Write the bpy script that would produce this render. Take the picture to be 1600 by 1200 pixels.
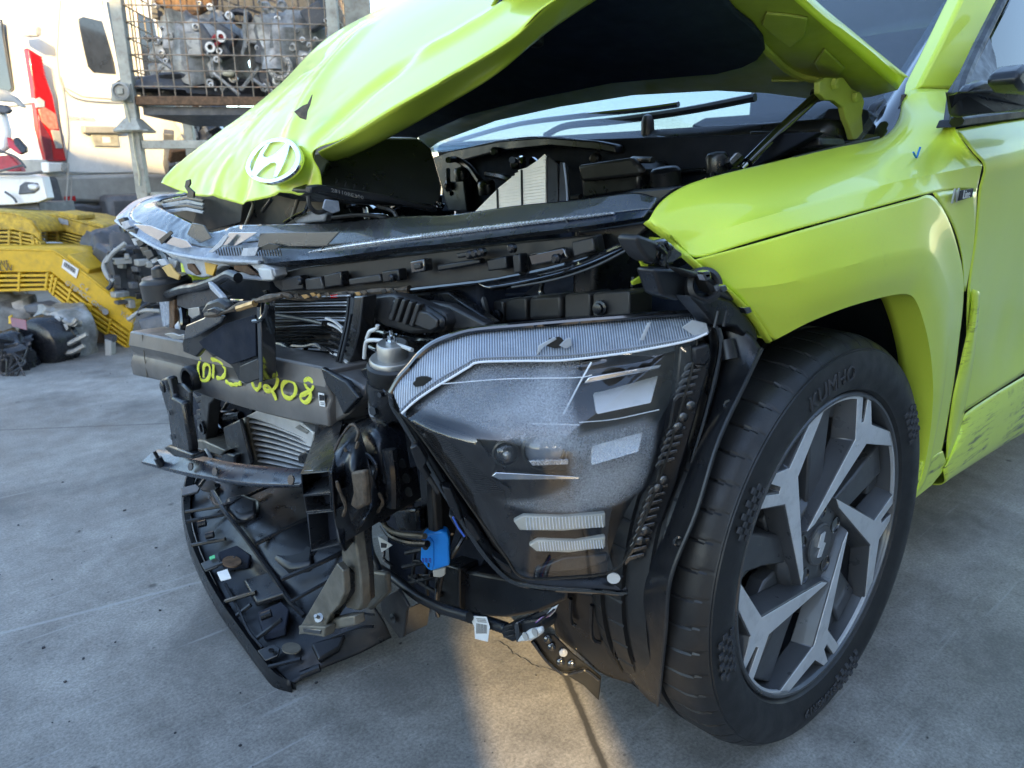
import bpy, bmesh, math, random
from math import sin, cos, pi, radians, sqrt, hypot, atan2
from mathutils import Vector, Matrix, noise
random.seed(7)
SC = bpy.context.scene
COL = SC.collection
for o in list(bpy.data.objects):
    bpy.data.objects.remove(o)

# ---------------------------------------------------------------- camera
# World frame: the car's own.  x = forward, y = car's left, z = up; origin on the ground under the front axle.
FOC, YAW, PITCH, ROLL = 1134.13, 0.854, 0.27856, -0.00546
CAM = Vector((1.0743, 1.35393, 0.92568))
_a = pi + YAW
_fh, _r, _u = Vector((cos(_a), sin(_a), 0)), Vector((sin(_a), -cos(_a), 0)), Vector((0, 0, 1))
FWD = _fh * cos(PITCH) - _u * sin(PITCH)
_uu = _u * cos(PITCH) + _fh * sin(PITCH)
RGT = _r * cos(ROLL) + _uu * sin(ROLL)
UPV = _uu * cos(ROLL) - _r * sin(ROLL)
cam = bpy.data.cameras.new('camera')
cam.sensor_width = 36.0
cam.lens = FOC / 1600 * 36.0
cam.clip_start, cam.clip_end = 0.02, 600
cam.dof.use_dof = True
cam.dof.focus_distance = 1.25
cam.dof.aperture_fstop = 7.0
camo = bpy.data.objects.new('camera', cam)
M3 = Matrix((RGT, UPV, -FWD)).transposed()
camo.matrix_world = Matrix.Translation(CAM) @ M3.to_4x4()
COL.objects.link(camo)
SC.camera = camo

# ---------------------------------------------------------------- light
SUN_AZ, SUN_EL = radians(61.0), radians(20.0)
SUN_DIR = Vector((cos(SUN_AZ) * cos(SUN_EL), sin(SUN_AZ) * cos(SUN_EL), sin(SUN_EL)))
W = bpy.data.worlds.new('World')
SC.world = W
W.use_nodes = True
nt = W.node_tree
bg = nt.nodes['Background']
sky = nt.nodes.new('ShaderNodeTexSky')
sky.sky_type = 'NISHITA'
sky.sun_disc = False
sky.sun_elevation = SUN_EL
sky.sun_rotation = pi / 2 - SUN_AZ
sky.air_density, sky.dust_density, sky.ozone_density = 1.0, 0.7, 1.2
nt.links.new(sky.outputs[0], bg.inputs[0])
bg.inputs[1].default_value = 0.15
sl = bpy.data.lights.new('sun', 'SUN')
sl.energy = 2.6
sl.angle = radians(0.5)
sl.color = (1.0, 0.72, 0.34)
so = bpy.data.objects.new('sun', sl)
so.rotation_euler = SUN_DIR.to_track_quat('Z', 'Y').to_euler()
so.location = (5, 8, 9)
COL.objects.link(so)
SC.view_settings.view_transform = 'Standard'
SC.view_settings.look = 'None'
SC.view_settings.exposure = 2.3
SC.view_settings.gamma = 1.0
SC.view_settings.use_curve_mapping = False
SC.cycles.use_denoising = True
SC.cycles.max_bounces = 8
SC.cycles.transparent_max_bounces = 16
SC.cycles.caustics_reflective = False
SC.cycles.caustics_refractive = False

# ---------------------------------------------------------------- materials
MATS = {}

def newmat(name):
    m = bpy.data.materials.new(name)
    m.use_nodes = True
    MATS[name] = m
    return m, m.node_tree, m.node_tree.nodes['Principled BSDF']

def N(t, kind, **kw):
    n = t.nodes.new(kind)
    for k, v in kw.items():
        if k in n.inputs:
            n.inputs[k].default_value = v
        else:
            setattr(n, k, v)
    return n

def coords(t):
    return t.nodes.new('ShaderNodeTexCoord').outputs['Object']

def noise_tex(t, scale, detail=5, rough=0.55, vec=None):
    n = N(t, 'ShaderNodeTexNoise', Scale=scale, Detail=detail, Roughness=rough)
    t.links.new(vec if vec is not None else coords(t), n.inputs['Vector'])
    return n.outputs['Fac']

def ramp(t, fac, stops):
    r = t.nodes.new('ShaderNodeValToRGB')
    el = r.color_ramp.elements
    while len(el) > 1:
        el.remove(el[-1])
    el[0].position, el[0].color = stops[0][0], stops[0][1]
    for p, c in stops[1:]:
        e = el.new(p)
        e.color = c
    t.links.new(fac, r.inputs[0])
    return r.outputs[0]

def g(v):
    return (v, v, v, 1)

def c4(c):
    return (c[0], c[1], c[2], 1)

def mixc(t, fac, a, b, mode='MIX'):
    m = t.nodes.new('ShaderNodeMix')
    m.data_type = 'RGBA'
    m.blend_type = mode
    for s, v in ((0, fac), (6, a), (7, b)):
        if hasattr(v, 'is_linked'):
            t.links.new(v, m.inputs[s])
        else:
            m.inputs[s].default_value = v
    return m.outputs[2]

def bump(t, b, h, strength=0.3, dist=0.002):
    n = N(t, 'ShaderNodeBump', Strength=strength, Distance=dist)
    t.links.new(h, n.inputs['Height'])
    t.links.new(n.outputs[0], b.inputs['Normal'])

def simple(name, col, rough=0.5, metal=0.0, var=0.25, vscale=14.0, bscale=260.0, bstr=0.12, coat=0.0, spec=0.5, dust=0.0, dustcol=(0.3, 0.27, 0.23)):
    """Plain paint / plastic / metal with uneven colour, uneven gloss, a fine grain and some dust."""
    m, t, b = newmat(name)
    f = noise_tex(t, vscale, 6, 0.6)
    lo = tuple(max(0, v * (1 - var)) for v in col)
    hi = tuple(min(1, v * (1 + var)) for v in col)
    c = ramp(t, f, [(0.3, c4(lo)), (0.7, c4(hi))])
    if dust:
        d = noise_tex(t, 34.0, 8, 0.7)
        dm = ramp(t, d, [(0.5, g(0)), (0.72, g(dust))])
        c = mixc(t, dm, c, c4(dustcol))
    t.links.new(c, b.inputs['Base Color'])
    r = ramp(t, noise_tex(t, vscale * 2.3, 4), [(0.3, g(max(0.02, rough - 0.1))), (0.7, g(min(1, rough + 0.12)))])
    t.links.new(r, b.inputs['Roughness'])
    b.inputs['Metallic'].default_value = metal
    b.inputs['Specular IOR Level'].default_value = spec
    b.inputs['Coat Weight'].default_value = coat
    b.inputs['Coat Roughness'].default_value = 0.03
    if bstr:
        bump(t, b, noise_tex(t, bscale, 3), bstr, 0.001)
    return m

simple('black_plastic', (0.0085, 0.0095, 0.012), 0.33, dust=0.07, dustcol=(0.09, 0.085, 0.08))
simple('grey_plastic', (0.022, 0.022, 0.023), 0.4, dust=0.12, dustcol=(0.12, 0.1, 0.08))
simple('gloss_black', (0.008, 0.0085, 0.010), 0.1, coat=1.0, bstr=0.03, bscale=60, spec=1.0)
simple('wet_black', (0.014, 0.0145, 0.016), 0.2, bscale=420, bstr=0.8, coat=0.7, spec=1.0)
simple('pad_black', (0.011, 0.015, 0.026), 0.8, bscale=500, bstr=0.5, spec=0.25)
simple('beam_steel', (0.135, 0.126, 0.118), 0.36, 0.25, var=0.35, vscale=7, dust=0.25, dustcol=(0.12, 0.10, 0.075))
simple('satin_navy', (0.012, 0.017, 0.030), 0.27, bstr=0.05, bscale=40, spec=1.0)
simple('mat_navy', (0.017, 0.026, 0.052), 0.85, bscale=500, bstr=0.5, spec=0.2)
simple('lime_hood_shade', (0.36, 0.40, 0.075), 0.45, var=0.12, coat=0.25, bstr=0.04)  # duller inner-panel lime, its colour darkened to hold the hood's shade
simple('black_steel', (0.009, 0.010, 0.0125), 0.28, 0.0, var=0.3, dust=0.12, dustcol=(0.08, 0.08, 0.08), bstr=0.2, bscale=90)
simple('tan_steel', (0.17, 0.155, 0.125), 0.42, 0.4, var=0.35, vscale=22, dust=0.35, dustcol=(0.04, 0.035, 0.03))
simple('bare_steel', (0.38, 0.37, 0.35), 0.38, 0.8, var=0.2)
simple('rusty_steel', (0.13, 0.075, 0.04), 0.75, 0.1, var=0.5, vscale=40)
simple('torn_edge', (0.085, 0.062, 0.042), 0.6, 0.2, var=0.7, vscale=80)
simple('aluminium', (0.62, 0.62, 0.61), 0.4, 0.3, var=0.12, dust=0.15, dustcol=(0.2, 0.18, 0.15))
simple('cast_aluminium', (0.33, 0.33, 0.315), 0.5, 0.5, var=0.4, vscale=18, bscale=120, bstr=0.5, dust=0.45, dustcol=(0.06, 0.055, 0.05))
simple('tube_dark', (0.045, 0.045, 0.043), 0.35, 0.6, var=0.3)
simple('fin_dark', (0.02, 0.02, 0.02), 0.6)
simple('rubber', (0.0135, 0.0137, 0.0145), 0.46, dust=0.10, dustcol=(0.11, 0.10, 0.085), bscale=300, bstr=0.2)
simple('white_plastic', (0.62, 0.62, 0.60), 0.4, var=0.1, dust=0.2)
simple('grey_clear', (0.44, 0.46, 0.49), 0.3, var=0.2, dust=0.25, dustcol=(0.2, 0.2, 0.2))
simple('frosted_ribbed', (0.27, 0.30, 0.35), 0.25, var=0.15, dust=0.2, dustcol=(0.16, 0.16, 0.17))
simple('lamp_white', (0.90, 0.91, 0.94), 0.3, var=0.06)
simple('lamp_cream', (0.55, 0.53, 0.46), 0.3, var=0.12)
simple('chrome', (0.75, 0.76, 0.78), 0.1, 1.0, var=0.05, bstr=0.02)
simple('strip_silver', (0.66, 0.68, 0.72), 0.25, 0.7, var=0.3, vscale=120, bscale=500, bstr=0.5)
simple('blue_plastic', (0.02, 0.30, 0.93), 0.38, var=0.08)
simple('chalk', (0.72, 0.74, 0.08), 0.8, var=0.12, vscale=120, bscale=500, bstr=0.5)
simple('paper', (0.72, 0.72, 0.70), 0.6, var=0.05)
simple('ink', (0.03, 0.03, 0.035), 0.6, bstr=0)
simple('ink_grey', (0.32, 0.31, 0.29), 0.6, bstr=0)
simple('blue_ink', (0.02, 0.2, 0.6), 0.5, bstr=0)
simple('filter_paper', (0.88, 0.82, 0.70), 0.8, var=0.08)
simple('amber', (0.62, 0.36, 0.05), 0.3, var=0.3)
simple('orange_foam', (0.55, 0.36, 0.12), 0.7, var=0.3)
simple('copper', (0.5, 0.30, 0.12), 0.4, 0.6, var=0.3, vscale=30)
simple('van_white', (0.70, 0.69, 0.65), 0.3, var=0.04, vscale=4, coat=0.4, bstr=0.02)
simple('van_grey', (0.30, 0.30, 0.28), 0.5, var=0.15, dust=0.2)
simple('van_dark', (0.07, 0.075, 0.085), 0.5, dust=0.2)
simple('lamp_red', (0.42, 0.004, 0.006), 0.15, var=0.2, coat=0.6)
simple('lamp_dark_red', (0.16, 0.02, 0.03), 0.15, var=0.3, coat=0.6)
simple('lamp_pink', (0.62, 0.18, 0.14), 0.2, var=0.4, vscale=40)
simple('van_glass', (0.03, 0.035, 0.045), 0.04, coat=1.0, bstr=0.0)
simple('cage_paint', (0.36, 0.36, 0.31), 0.6, 0.1, var=0.3, vscale=12, dust=0.5, dustcol=(0.17, 0.09, 0.05))
simple('cage_wire', (0.26, 0.22, 0.17), 0.6, 0.3, var=0.4, vscale=9, dust=0.9, dustcol=(0.34, 0.14, 0.045))
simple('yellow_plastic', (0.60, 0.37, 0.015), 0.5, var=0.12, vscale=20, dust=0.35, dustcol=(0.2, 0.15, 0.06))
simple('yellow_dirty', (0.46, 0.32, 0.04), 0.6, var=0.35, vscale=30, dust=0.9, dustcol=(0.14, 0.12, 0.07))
simple('red_paint', (0.40, 0.03, 0.035), 0.4, var=0.3, dust=0.3)
simple('bag_plastic', (0.02, 0.021, 0.024), 0.25, bscale=30, bstr=0.8)
simple('tarp_cream', (0.55, 0.5, 0.35), 0.7, var=0.2)
simple('wall_sheet', (0.30, 0.295, 0.28), 0.6, var=0.15, vscale=2)
simple('spoke_grey', (0.085, 0.088, 0.093), 0.34, 0.3, var=0.12, bstr=0.06, coat=0.3)
simple('rim_grey', (0.080, 0.083, 0.087), 0.36, 0.3, var=0.12, bstr=0.06, coat=0.3)
simple('rim_machined', (0.70, 0.71, 0.72), 0.36, 0.4, var=0.12, vscale=5, bscale=700, bstr=0.12, dust=0.3, dustcol=(0.17, 0.17, 0.17))
simple('disc_steel', (0.24, 0.23, 0.22), 0.35, 0.9, var=0.3)
simple('rubber_mark', (0.045, 0.046, 0.05), 0.7, bstr=0.1)
simple('wire_blue', (0.05, 0.12, 0.5), 0.4)
simple('wire_red', (0.5, 0.05, 0.12), 0.4)
simple('wire_white', (0.6, 0.6, 0.58), 0.4)
simple('green_sticker', (0.1, 0.6, 0.25), 0.5)

def ribbed():
    m = simple('ribbed_clear', (0.27, 0.30, 0.35), 0.22, var=0.2, dust=0.3, dustcol=(0.16, 0.16, 0.17))
    t = m.node_tree
    b = t.nodes['Principled BSDF']
    mp = N(t, 'ShaderNodeMapping')
    mp.inputs['Rotation'].default_value = (0, 0, -atan2(0.637, -0.771))
    t.links.new(coords(t), mp.inputs['Vector'])
    wv = N(t, 'ShaderNodeTexWave', Scale=95.0, Distortion=0.6, Detail=1.0)
    wv.inputs['Detail Scale'].default_value = 0.3
    t.links.new(mp.outputs[0], wv.inputs['Vector'])
    old = b.inputs['Base Color'].links[0].from_socket
    t.links.new(mixc(t, 0.75, old, ramp(t, wv.outputs['Fac'], [(0.2, g(0.22)), (0.8, g(0.85))]), 'OVERLAY'), b.inputs['Base Color'])
    bump(t, b, wv.outputs['Fac'], 0.6, 0.0012)
ribbed()

def paint(name, scratch):
    m, t, b = newmat(name)
    co = coords(t)
    f = noise_tex(t, 3.0, 4, vec=co)
    base = ramp(t, f, [(0.35, (0.68, 0.81, 0.072, 1)), (0.65, (0.72, 0.85, 0.086, 1))])
    fl = N(t, 'ShaderNodeTexVoronoi', Scale=900.0)
    t.links.new(co, fl.inputs['Vector'])
    base = mixc(t, 0.08, base, fl.outputs['Color'], 'SOFT_LIGHT')
    # thin road grime and, low on the body, black scuffs with a direction
    d = ramp(t, noise_tex(t, 26.0, 9, 0.75, co), [(0.60, g(0)), (0.85, g(0.25))])
    base = mixc(t, d, base, (0.24, 0.25, 0.06, 1))
    if scratch:
        mp = N(t, 'ShaderNodeMapping')
        mp.inputs['Scale'].default_value = (3.5, 20, 60)
        mp.inputs['Rotation'].default_value = (0, 0.35, 0)
        t.links.new(co, mp.inputs['Vector'])
        s = noise_tex(t, 1.6, 10, 0.72, mp.outputs[0])
        big = noise_tex(t, 7.0, 4, 0.6, co)
        s2 = t.nodes.new('ShaderNodeMath')
        s2.operation = 'MULTIPLY'
        t.links.new(ramp(t, s, [(0.50, g(0)), (0.60, g(1))]), s2.inputs[0])
        t.links.new(ramp(t, big, [(0.44, g(0)), (0.58, g(scratch))]), s2.inputs[1])
        base = mixc(t, s2.outputs[0], base, (0.03, 0.03, 0.028, 1))
    t.links.new(base, b.inputs['Base Color'])
    b.inputs['Roughness'].default_value = 0.34
    b.inputs['Metallic'].default_value = 0.0
    b.inputs['Coat Weight'].default_value = 0.42
    b.inputs['Specular IOR Level'].default_value = 0.3
    b.inputs['Coat Roughness'].default_value = 0.03
    bump(t, b, noise_tex(t, 210.0, 2, vec=co), 0.02, 0.001)
    return m

paint('lime_paint', 0.0)
paint('lime_scuffed', 0.9)
paint('lime_marked', 0.35)

def glass(name, tint, rough, dirt=None, ior=1.85):
    """Thin clear pane: fresnel reflection over tinted transparency, optional frosting where the sheet carries mist."""
    m, t, b = newmat(name)
    t.nodes.remove(b)
    out = t.nodes['Material Output']
    tr = N(t, 'ShaderNodeBsdfTransparent')
    tr.inputs[0].default_value = c4(tint)
    gl = N(t, 'ShaderNodeBsdfGlossy')
    gl.inputs['Roughness'].default_value = rough
    fr = N(t, 'ShaderNodeFresnel', IOR=ior)
    # a thin pane reflects alike from both sides: undo the node's inversion on back faces
    ge = t.nodes.new('ShaderNodeNewGeometry')
    mr = N(t, 'ShaderNodeMapRange')
    mr.inputs['To Min'].default_value = ior
    mr.inputs['To Max'].default_value = 1.0 / ior
    t.links.new(ge.outputs['Backfacing'], mr.inputs['Value'])
    t.links.new(mr.outputs['Result'], fr.inputs['IOR'])
    mx = t.nodes.new('ShaderNodeMixShader')
    t.links.new(fr.outputs[0], mx.inputs[0])
    t.links.new(tr.outputs[0], mx.inputs[1])
    t.links.new(gl.outputs[0], mx.inputs[2])
    last = mx.outputs[0]
    if dirt:
        df = N(t, 'ShaderNodeBsdfDiffuse')
        df.inputs[0].default_value = c4(dirt[0])
        tl = N(t, 'ShaderNodeBsdfTranslucent')
        tl.inputs[0].default_value = c4(dirt[0])
        ad = t.nodes.new('ShaderNodeMixShader')
        ad.inputs[0].default_value = 0.3
        t.links.new(df.outputs[0], ad.inputs[1])
        t.links.new(tl.outputs[0], ad.inputs[2])
        at_ = N(t, 'ShaderNodeAttribute', attribute_name='mist')
        dots = N(t, 'ShaderNodeTexVoronoi', Scale=dirt[1])
        t.links.new(coords(t), dots.inputs['Vector'])
        dd = ramp(t, dots.outputs['Distance'], [(0.15, g(1)), (0.55, g(0.66))])
        fine = ramp(t, noise_tex(t, 380.0, 5, 0.7), [(0.3, g(0.45)), (0.65, g(1))])
        mu = t.nodes.new('ShaderNodeMath'); mu.operation = 'MULTIPLY'
        t.links.new(dd, mu.inputs[0]); t.links.new(at_.outputs['Fac'], mu.inputs[1])
        mu2 = t.nodes.new('ShaderNodeMath'); mu2.operation = 'MULTIPLY'
        t.links.new(mu.outputs[0], mu2.inputs[0]); t.links.new(fine, mu2.inputs[1])
        mu3 = t.nodes.new('ShaderNodeMath'); mu3.operation = 'MULTIPLY'; mu3.inputs[1].default_value = dirt[2]
        mu3.use_clamp = True
        t.links.new(mu2.outputs[0], mu3.inputs[0])
        m2 = t.nodes.new('ShaderNodeMixShader')
        t.links.new(mu3.outputs[0], m2.inputs[0])
        t.links.new(last, m2.inputs[1])
        t.links.new(ad.outputs[0], m2.inputs[2])
        last = m2.outputs[0]
        bp = N(t, 'ShaderNodeBump', Strength=0.25, Distance=0.002)
        mb = t.nodes.new('ShaderNodeMath'); mb.operation = 'MULTIPLY'
        t.links.new(noise_tex(t, 260.0, 2), mb.inputs[0]); t.links.new(at_.outputs['Fac'], mb.inputs[1])
        t.links.new(mb.outputs[0], bp.inputs['Height'])
        t.links.new(bp.outputs[0], gl.inputs['Normal'])
        t.links.new(bp.outputs[0], fr.inputs['Normal'])
    t.links.new(last, out.inputs[0])
    return m

glass('lens_clear', (0.97, 0.975, 0.98), 0.015, dirt=((0.80, 0.83, 0.88), 620.0, 1.2))
glass('window_clear', (0.08, 0.13, 0.13), 0.01, ior=1.35)
glass('windscreen_wet', (0.40, 0.47, 0.53), 0.015, dirt=((0.55, 0.62, 0.7), 110.0, 0.9), ior=1.6)

JOINTS = [((1.017, -.367), (.604, -.289), .004, -.6), ((.215, .522), (.33, .724), .0065, .92), ((.827, -1.922), (.344, -1.588), .005, .6)]
def concrete():
    m, t, b = newmat('concrete')
    co = coords(t)
    f1 = noise_tex(t, 0.9, 8, 0.6, co)
    f2 = noise_tex(t, 9.0, 9, 0.72, co)
    f3 = noise_tex(t, 170.0, 6, 0.7, co)
    c = ramp(t, f1, [(0.34, (0.180, 0.170, 0.154, 1)), (0.66, (0.335, 0.318, 0.288, 1))])
    c = mixc(t, 0.65, c, ramp(t, f2, [(0.34, g(0.26)), (0.5, g(0.5)), (0.66, g(0.72))]), 'OVERLAY')
    c = mixc(t, 0.5, c, ramp(t, f3, [(0.36, g(0.22)), (0.5, g(0.5)), (0.64, g(0.78))]), 'OVERLAY')
    # oil stains
    st = ramp(t, noise_tex(t, 2.3, 5, 0.6, co), [(0.52, g(0)), (0.66, g(0.6))])
    c = mixc(t, st, c, (0.07, 0.068, 0.065, 1))
    sp = N(t, 'ShaderNodeTexVoronoi', Scale=6.0)
    t.links.new(co, sp.inputs['Vector'])
    c = mixc(t, ramp(t, sp.outputs['Distance'], [(0.035, g(0.75)), (0.075, g(0))]), c, (0.055, 0.053, 0.05, 1))
    sp2 = N(t, 'ShaderNodeTexVoronoi', Scale=23.0)
    t.links.new(co, sp2.inputs['Vector'])
    c = mixc(t, ramp(t, sp2.outputs['Distance'], [(0.04, g(0.6)), (0.09, g(0))]), c, (0.07, 0.068, 0.065, 1))
    # pale drag scratches in two directions
    for rot, sc, th in ((0.9, (1.2, 26, 1), 0.60), (-0.5, (1.0, 40, 1), 0.62), (2.0, (0.8, 30, 1), 0.62)):
        mp = N(t, 'ShaderNodeMapping')
        mp.inputs['Rotation'].default_value = (0, 0, rot)
        mp.inputs['Scale'].default_value = sc
        t.links.new(co, mp.inputs['Vector'])
        s = noise_tex(t, 1.5, 7, 0.68, mp.outputs[0])
        c = mixc(t, ramp(t, s, [(th, g(0)), (th + 0.10, g(0.5))]), c, (0.42, 0.42, 0.41, 1))
    # saw-cut joints of the slabs: dark lines with ragged sides
    wob = noise_tex(t, 14.0, 6, 0.7, co)
    for (ax, ay), (bx, by), wd, dk in JOINTS:
        L = hypot(bx - ax, by - ay)
        nx, ny_ = -(by - ay) / L, (bx - ax) / L
        dt = N(t, 'ShaderNodeVectorMath', operation='DOT_PRODUCT')
        t.links.new(co, dt.inputs[0])
        dt.inputs[1].default_value = (nx, ny_, 0)
        ma = N(t, 'ShaderNodeMath', operation='MULTIPLY_ADD')
        t.links.new(wob, ma.inputs[0])
        ma.inputs[1].default_value = 0.012
        sb = N(t, 'ShaderNodeMath', operation='SUBTRACT')
        t.links.new(dt.outputs['Value'], sb.inputs[0])
        sb.inputs[1].default_value = nx * ax + ny_ * ay + 0.006
        t.links.new(sb.outputs[0], ma.inputs[2])
        ab = N(t, 'ShaderNodeMath', operation='ABSOLUTE')
        t.links.new(ma.outputs[0], ab.inputs[0])
        c = mixc(t, ramp(t, ab.outputs[0], [(wd * .6, g(abs(dk))), (wd * 1.5, g(0))]), c, (0.045, 0.043, 0.04, 1) if dk > 0 else (.42, .42, .41, 1))
    t.links.new(c, b.inputs['Base Color'])
    t.links.new(ramp(t, f2, [(0.3, g(0.5)), (0.7, g(0.8))]), b.inputs['Roughness'])
    b.inputs['Specular IOR Level'].default_value = 0.4
    h = mixc(t, 0.5, f3, f2)
    bump(t, b, h, 0.35, 0.004)
    return m
concrete()

# ---------------------------------------------------------------- geometry helpers
PLANES = {
    'B': Vector((1, 0.172, 0)), 'W': Vector((1, 0.186, 0)), 'H': Vector((0.637, 0.771, 0)),
    'X': Vector((1, 0, 0)), 'Y': Vector((0, 1, 0)), 'Z': Vector((0, 0, 1)),
}

def at(px, py, plane, c):
    """The point of the place seen at photo pixel (px, py), on the plane  n . p = c  (a named plane or any normal)."""
    n = PLANES[plane] if isinstance(plane, str) else plane
    d = RGT * ((px - 800) / FOC) - UPV * ((py - 600) / FOC) + FWD
    return CAM + d * ((c - n.dot(CAM)) / n.dot(d))

class MB:
    def __init__(s):
        s.v, s.f = [], []
    def add(s, vs, fs):
        k = len(s.v)
        s.v += [Vector(v) for v in vs]
        s.f += [[i + k for i in f] for f in fs]
        return s
    def prism(s, pts, vec):
        n = len(pts)
        vs = list(pts) + [p + vec for p in pts]
        fs = [list(range(n)), list(range(2 * n - 1, n - 1, -1))]
        fs += [[i, i + n, (i + 1) % n + n, (i + 1) % n] for i in range(n)]
        return s.add(vs, fs)
    def box(s, c, size, m=None):
        x, y, z = (q / 2 for q in size)
        vs = [Vector(p) for p in ((-x, -y, -z), (x, -y, -z), (x, y, -z), (-x, y, -z), (-x, -y, z), (x, -y, z), (x, y, z), (-x, y, z))]
        if m is not None:
            vs = [m @ v for v in vs]
        c = Vector(c)
        return s.add([v + c for v in vs], [[3, 2, 1, 0], [4, 5, 6, 7], [0, 1, 5, 4], [1, 2, 6, 5], [2, 3, 7, 6], [3, 0, 4, 7]])
    def tube(s, pts, r, n=8, smooth=True):
        pts = [Vector(p) for p in pts]
        if smooth and len(pts) > 2:
            pts = spline(pts, (len(pts) - 1) * 5 + 1)
        rs = r if callable(r) else (lambda u: r)
        t0 = (pts[1] - pts[0]).normalized()
        u = t0.orthogonal().normalized()
        vs, fs = [], []
        L = len(pts)
        for i, p in enumerate(pts):
            t = (pts[min(i + 1, L - 1)] - pts[max(i - 1, 0)])
            t = t.normalized() if t.length > 1e-9 else t0
            u = (u - t * u.dot(t))
            u = u.normalized() if u.length > 1e-6 else t.orthogonal().normalized()
            w = t.cross(u)
            rr = rs(i / (L - 1))
            vs += [p + (u * cos(2 * pi * k / n) + w * sin(2 * pi * k / n)) * rr for k in range(n)]
        for i in range(L - 1):
            fs += [[i * n + k, i * n + (k + 1) % n, (i + 1) * n + (k + 1) % n, (i + 1) * n + k] for k in range(n)]
        fs += [list(range(n - 1, -1, -1)), [(L - 1) * n + k for k in range(n)]]
        return s.add(vs, fs)
    def lathe(s, prof, o, ax, n=32, rfun=None, ph=0.0, cap=True):
        """prof: list of (radius, distance along the axis); closed where the radius is 0."""
        ax = Vector(ax).normalized()
        e1 = ax.orthogonal().normalized()
        e2 = ax.cross(e1)
        o = Vector(o)
        vs, fs = [], []
        for j, (r, h) in enumerate(prof):
            for k in range(n):
                a = 2 * pi * k / n + ph
                rr = r if rfun is None else r + rfun(j, k)
                vs.append(o + ax * h + (e1 * cos(a) + e2 * sin(a)) * rr)
        for j in range(len(prof) - 1):
            fs += [[j * n + k, j * n + (k + 1) % n, (j + 1) * n + (k + 1) % n, (j + 1) * n + k] for k in range(n)]
        if cap and prof[0][0] > 1e-6: fs.append(list(range(n - 1, -1, -1)))
        if cap and prof[-1][0] > 1e-6: fs.append([(len(prof) - 1) * n + k for k in range(n)])
        return s.add(vs, fs)
    def grid(s, rows):
        m = len(rows[0])
        vs = [p for r in rows for p in r]
        fs = [[i * m + j, i * m + j + 1, (i + 1) * m + j + 1, (i + 1) * m + j] for i in range(len(rows) - 1) for j in range(m - 1)]
        return s.add(vs, fs)

def spline(pts, n):
    """n points along a Catmull-Rom curve through pts, evenly spaced in the chord parameter."""
    pts = [Vector(p) for p in pts]
    if len(pts) == 2:
        return [pts[0].lerp(pts[1], i / (n - 1)) for i in range(n)]
    ts = [0.0]
    for a, b in zip(pts, pts[1:]):
        ts.append(ts[-1] + max(1e-6, (b - a).length) ** 0.6)
    out = []
    ext = [pts[0] * 2 - pts[1]] + pts + [pts[-1] * 2 - pts[-2]]
    for i in range(n):
        t = ts[-1] * i / (n - 1)
        k = 0
        while k < len(pts) - 2 and t > ts[k + 1]:
            k += 1
        u = min(1, max(0, (t - ts[k]) / (ts[k + 1] - ts[k])))
        p0, p1, p2, p3 = ext[k], ext[k + 1], ext[k + 2], ext[k + 3]
        out.append(0.5 * ((2 * p1) + (p2 - p0) * u + (2 * p0 - 5 * p1 + 4 * p2 - p3) * u * u + (3 * p1 - p0 - 3 * p2 + p3) * u ** 3))
    return out

def build(name, mb, mat, parent=None, bev=0.0, ang=35, solid=0.0, seg=2, fix=True, label=None):
    while parent is not None and parent.parent is not None and parent.parent.parent is not None:
        parent = parent.parent
    me = bpy.data.meshes.new(name)
    off = root_loc(parent)
    me.from_pydata([tuple(v - off) for v in mb.v], [], mb.f)
    if fix:
        bm = bmesh.new()
        bm.from_mesh(me)
        bmesh.ops.remove_doubles(bm, verts=bm.verts, dist=1e-5)
        bmesh.ops.recalc_face_normals(bm, faces=bm.faces)
        bm.to_mesh(me)
        bm.free()
    me.update()
    me.shade_smooth()
    me.set_sharp_from_angle(angle=radians(ang))
    me.materials.append(MATS[mat])
    o = bpy.data.objects.new(name, me)
    COL.objects.link(o)
    if parent is not None:
        o.parent = parent
    if solid:
        md = o.modifiers.new('thickness', 'SOLIDIFY')
        md.thickness = solid
        md.offset = -1
    if bev:
        md = o.modifiers.new('edge', 'BEVEL')
        md.width = bev
        md.segments = seg
        md.limit_method = 'ANGLE'
        md.angle_limit = radians(40)
        md.use_clamp_overlap = True
        md.harden_normals = False
    if label:
        o['label'] = label
    return o

def root_loc(o):
    v = Vector((0, 0, 0))
    while o is not None:
        v += o.location
        o = o.parent
    return v

def thing(name, label, cat, loc=(0, 0, 0), group=None):
    o = bpy.data.objects.new(name, None)
    o.empty_display_size = 0.2
    o.location = loc
    COL.objects.link(o)
    o['label'] = label
    o['category'] = cat
    if group:
        o['group'] = group
    return o

def PT(plane, c, pts):
    return [at(p[0], p[1], plane, p[2] if len(p) > 2 else c) for p in pts]

def away(plane):
    n = PLANES[plane] if isinstance(plane, str) else plane
    n = n.normalized()
    return -n

def slab(name, plane, c, th, pts, mat, parent, bev=0.002, label=None, seg=2):
    n = away(plane)
    if plane == 'Z':
        n = Vector((0, 0, -1))
    return build(name, MB().prism(PT(plane, c, pts), n * th), mat, parent, bev, label=label, seg=seg)

def rod(name, plane, c, pts, r, mat, parent, n=8, smooth=True, label=None):
    return build(name, MB().tube(PT(plane, c, pts), r, n, smooth), mat, parent, label=label)

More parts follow.
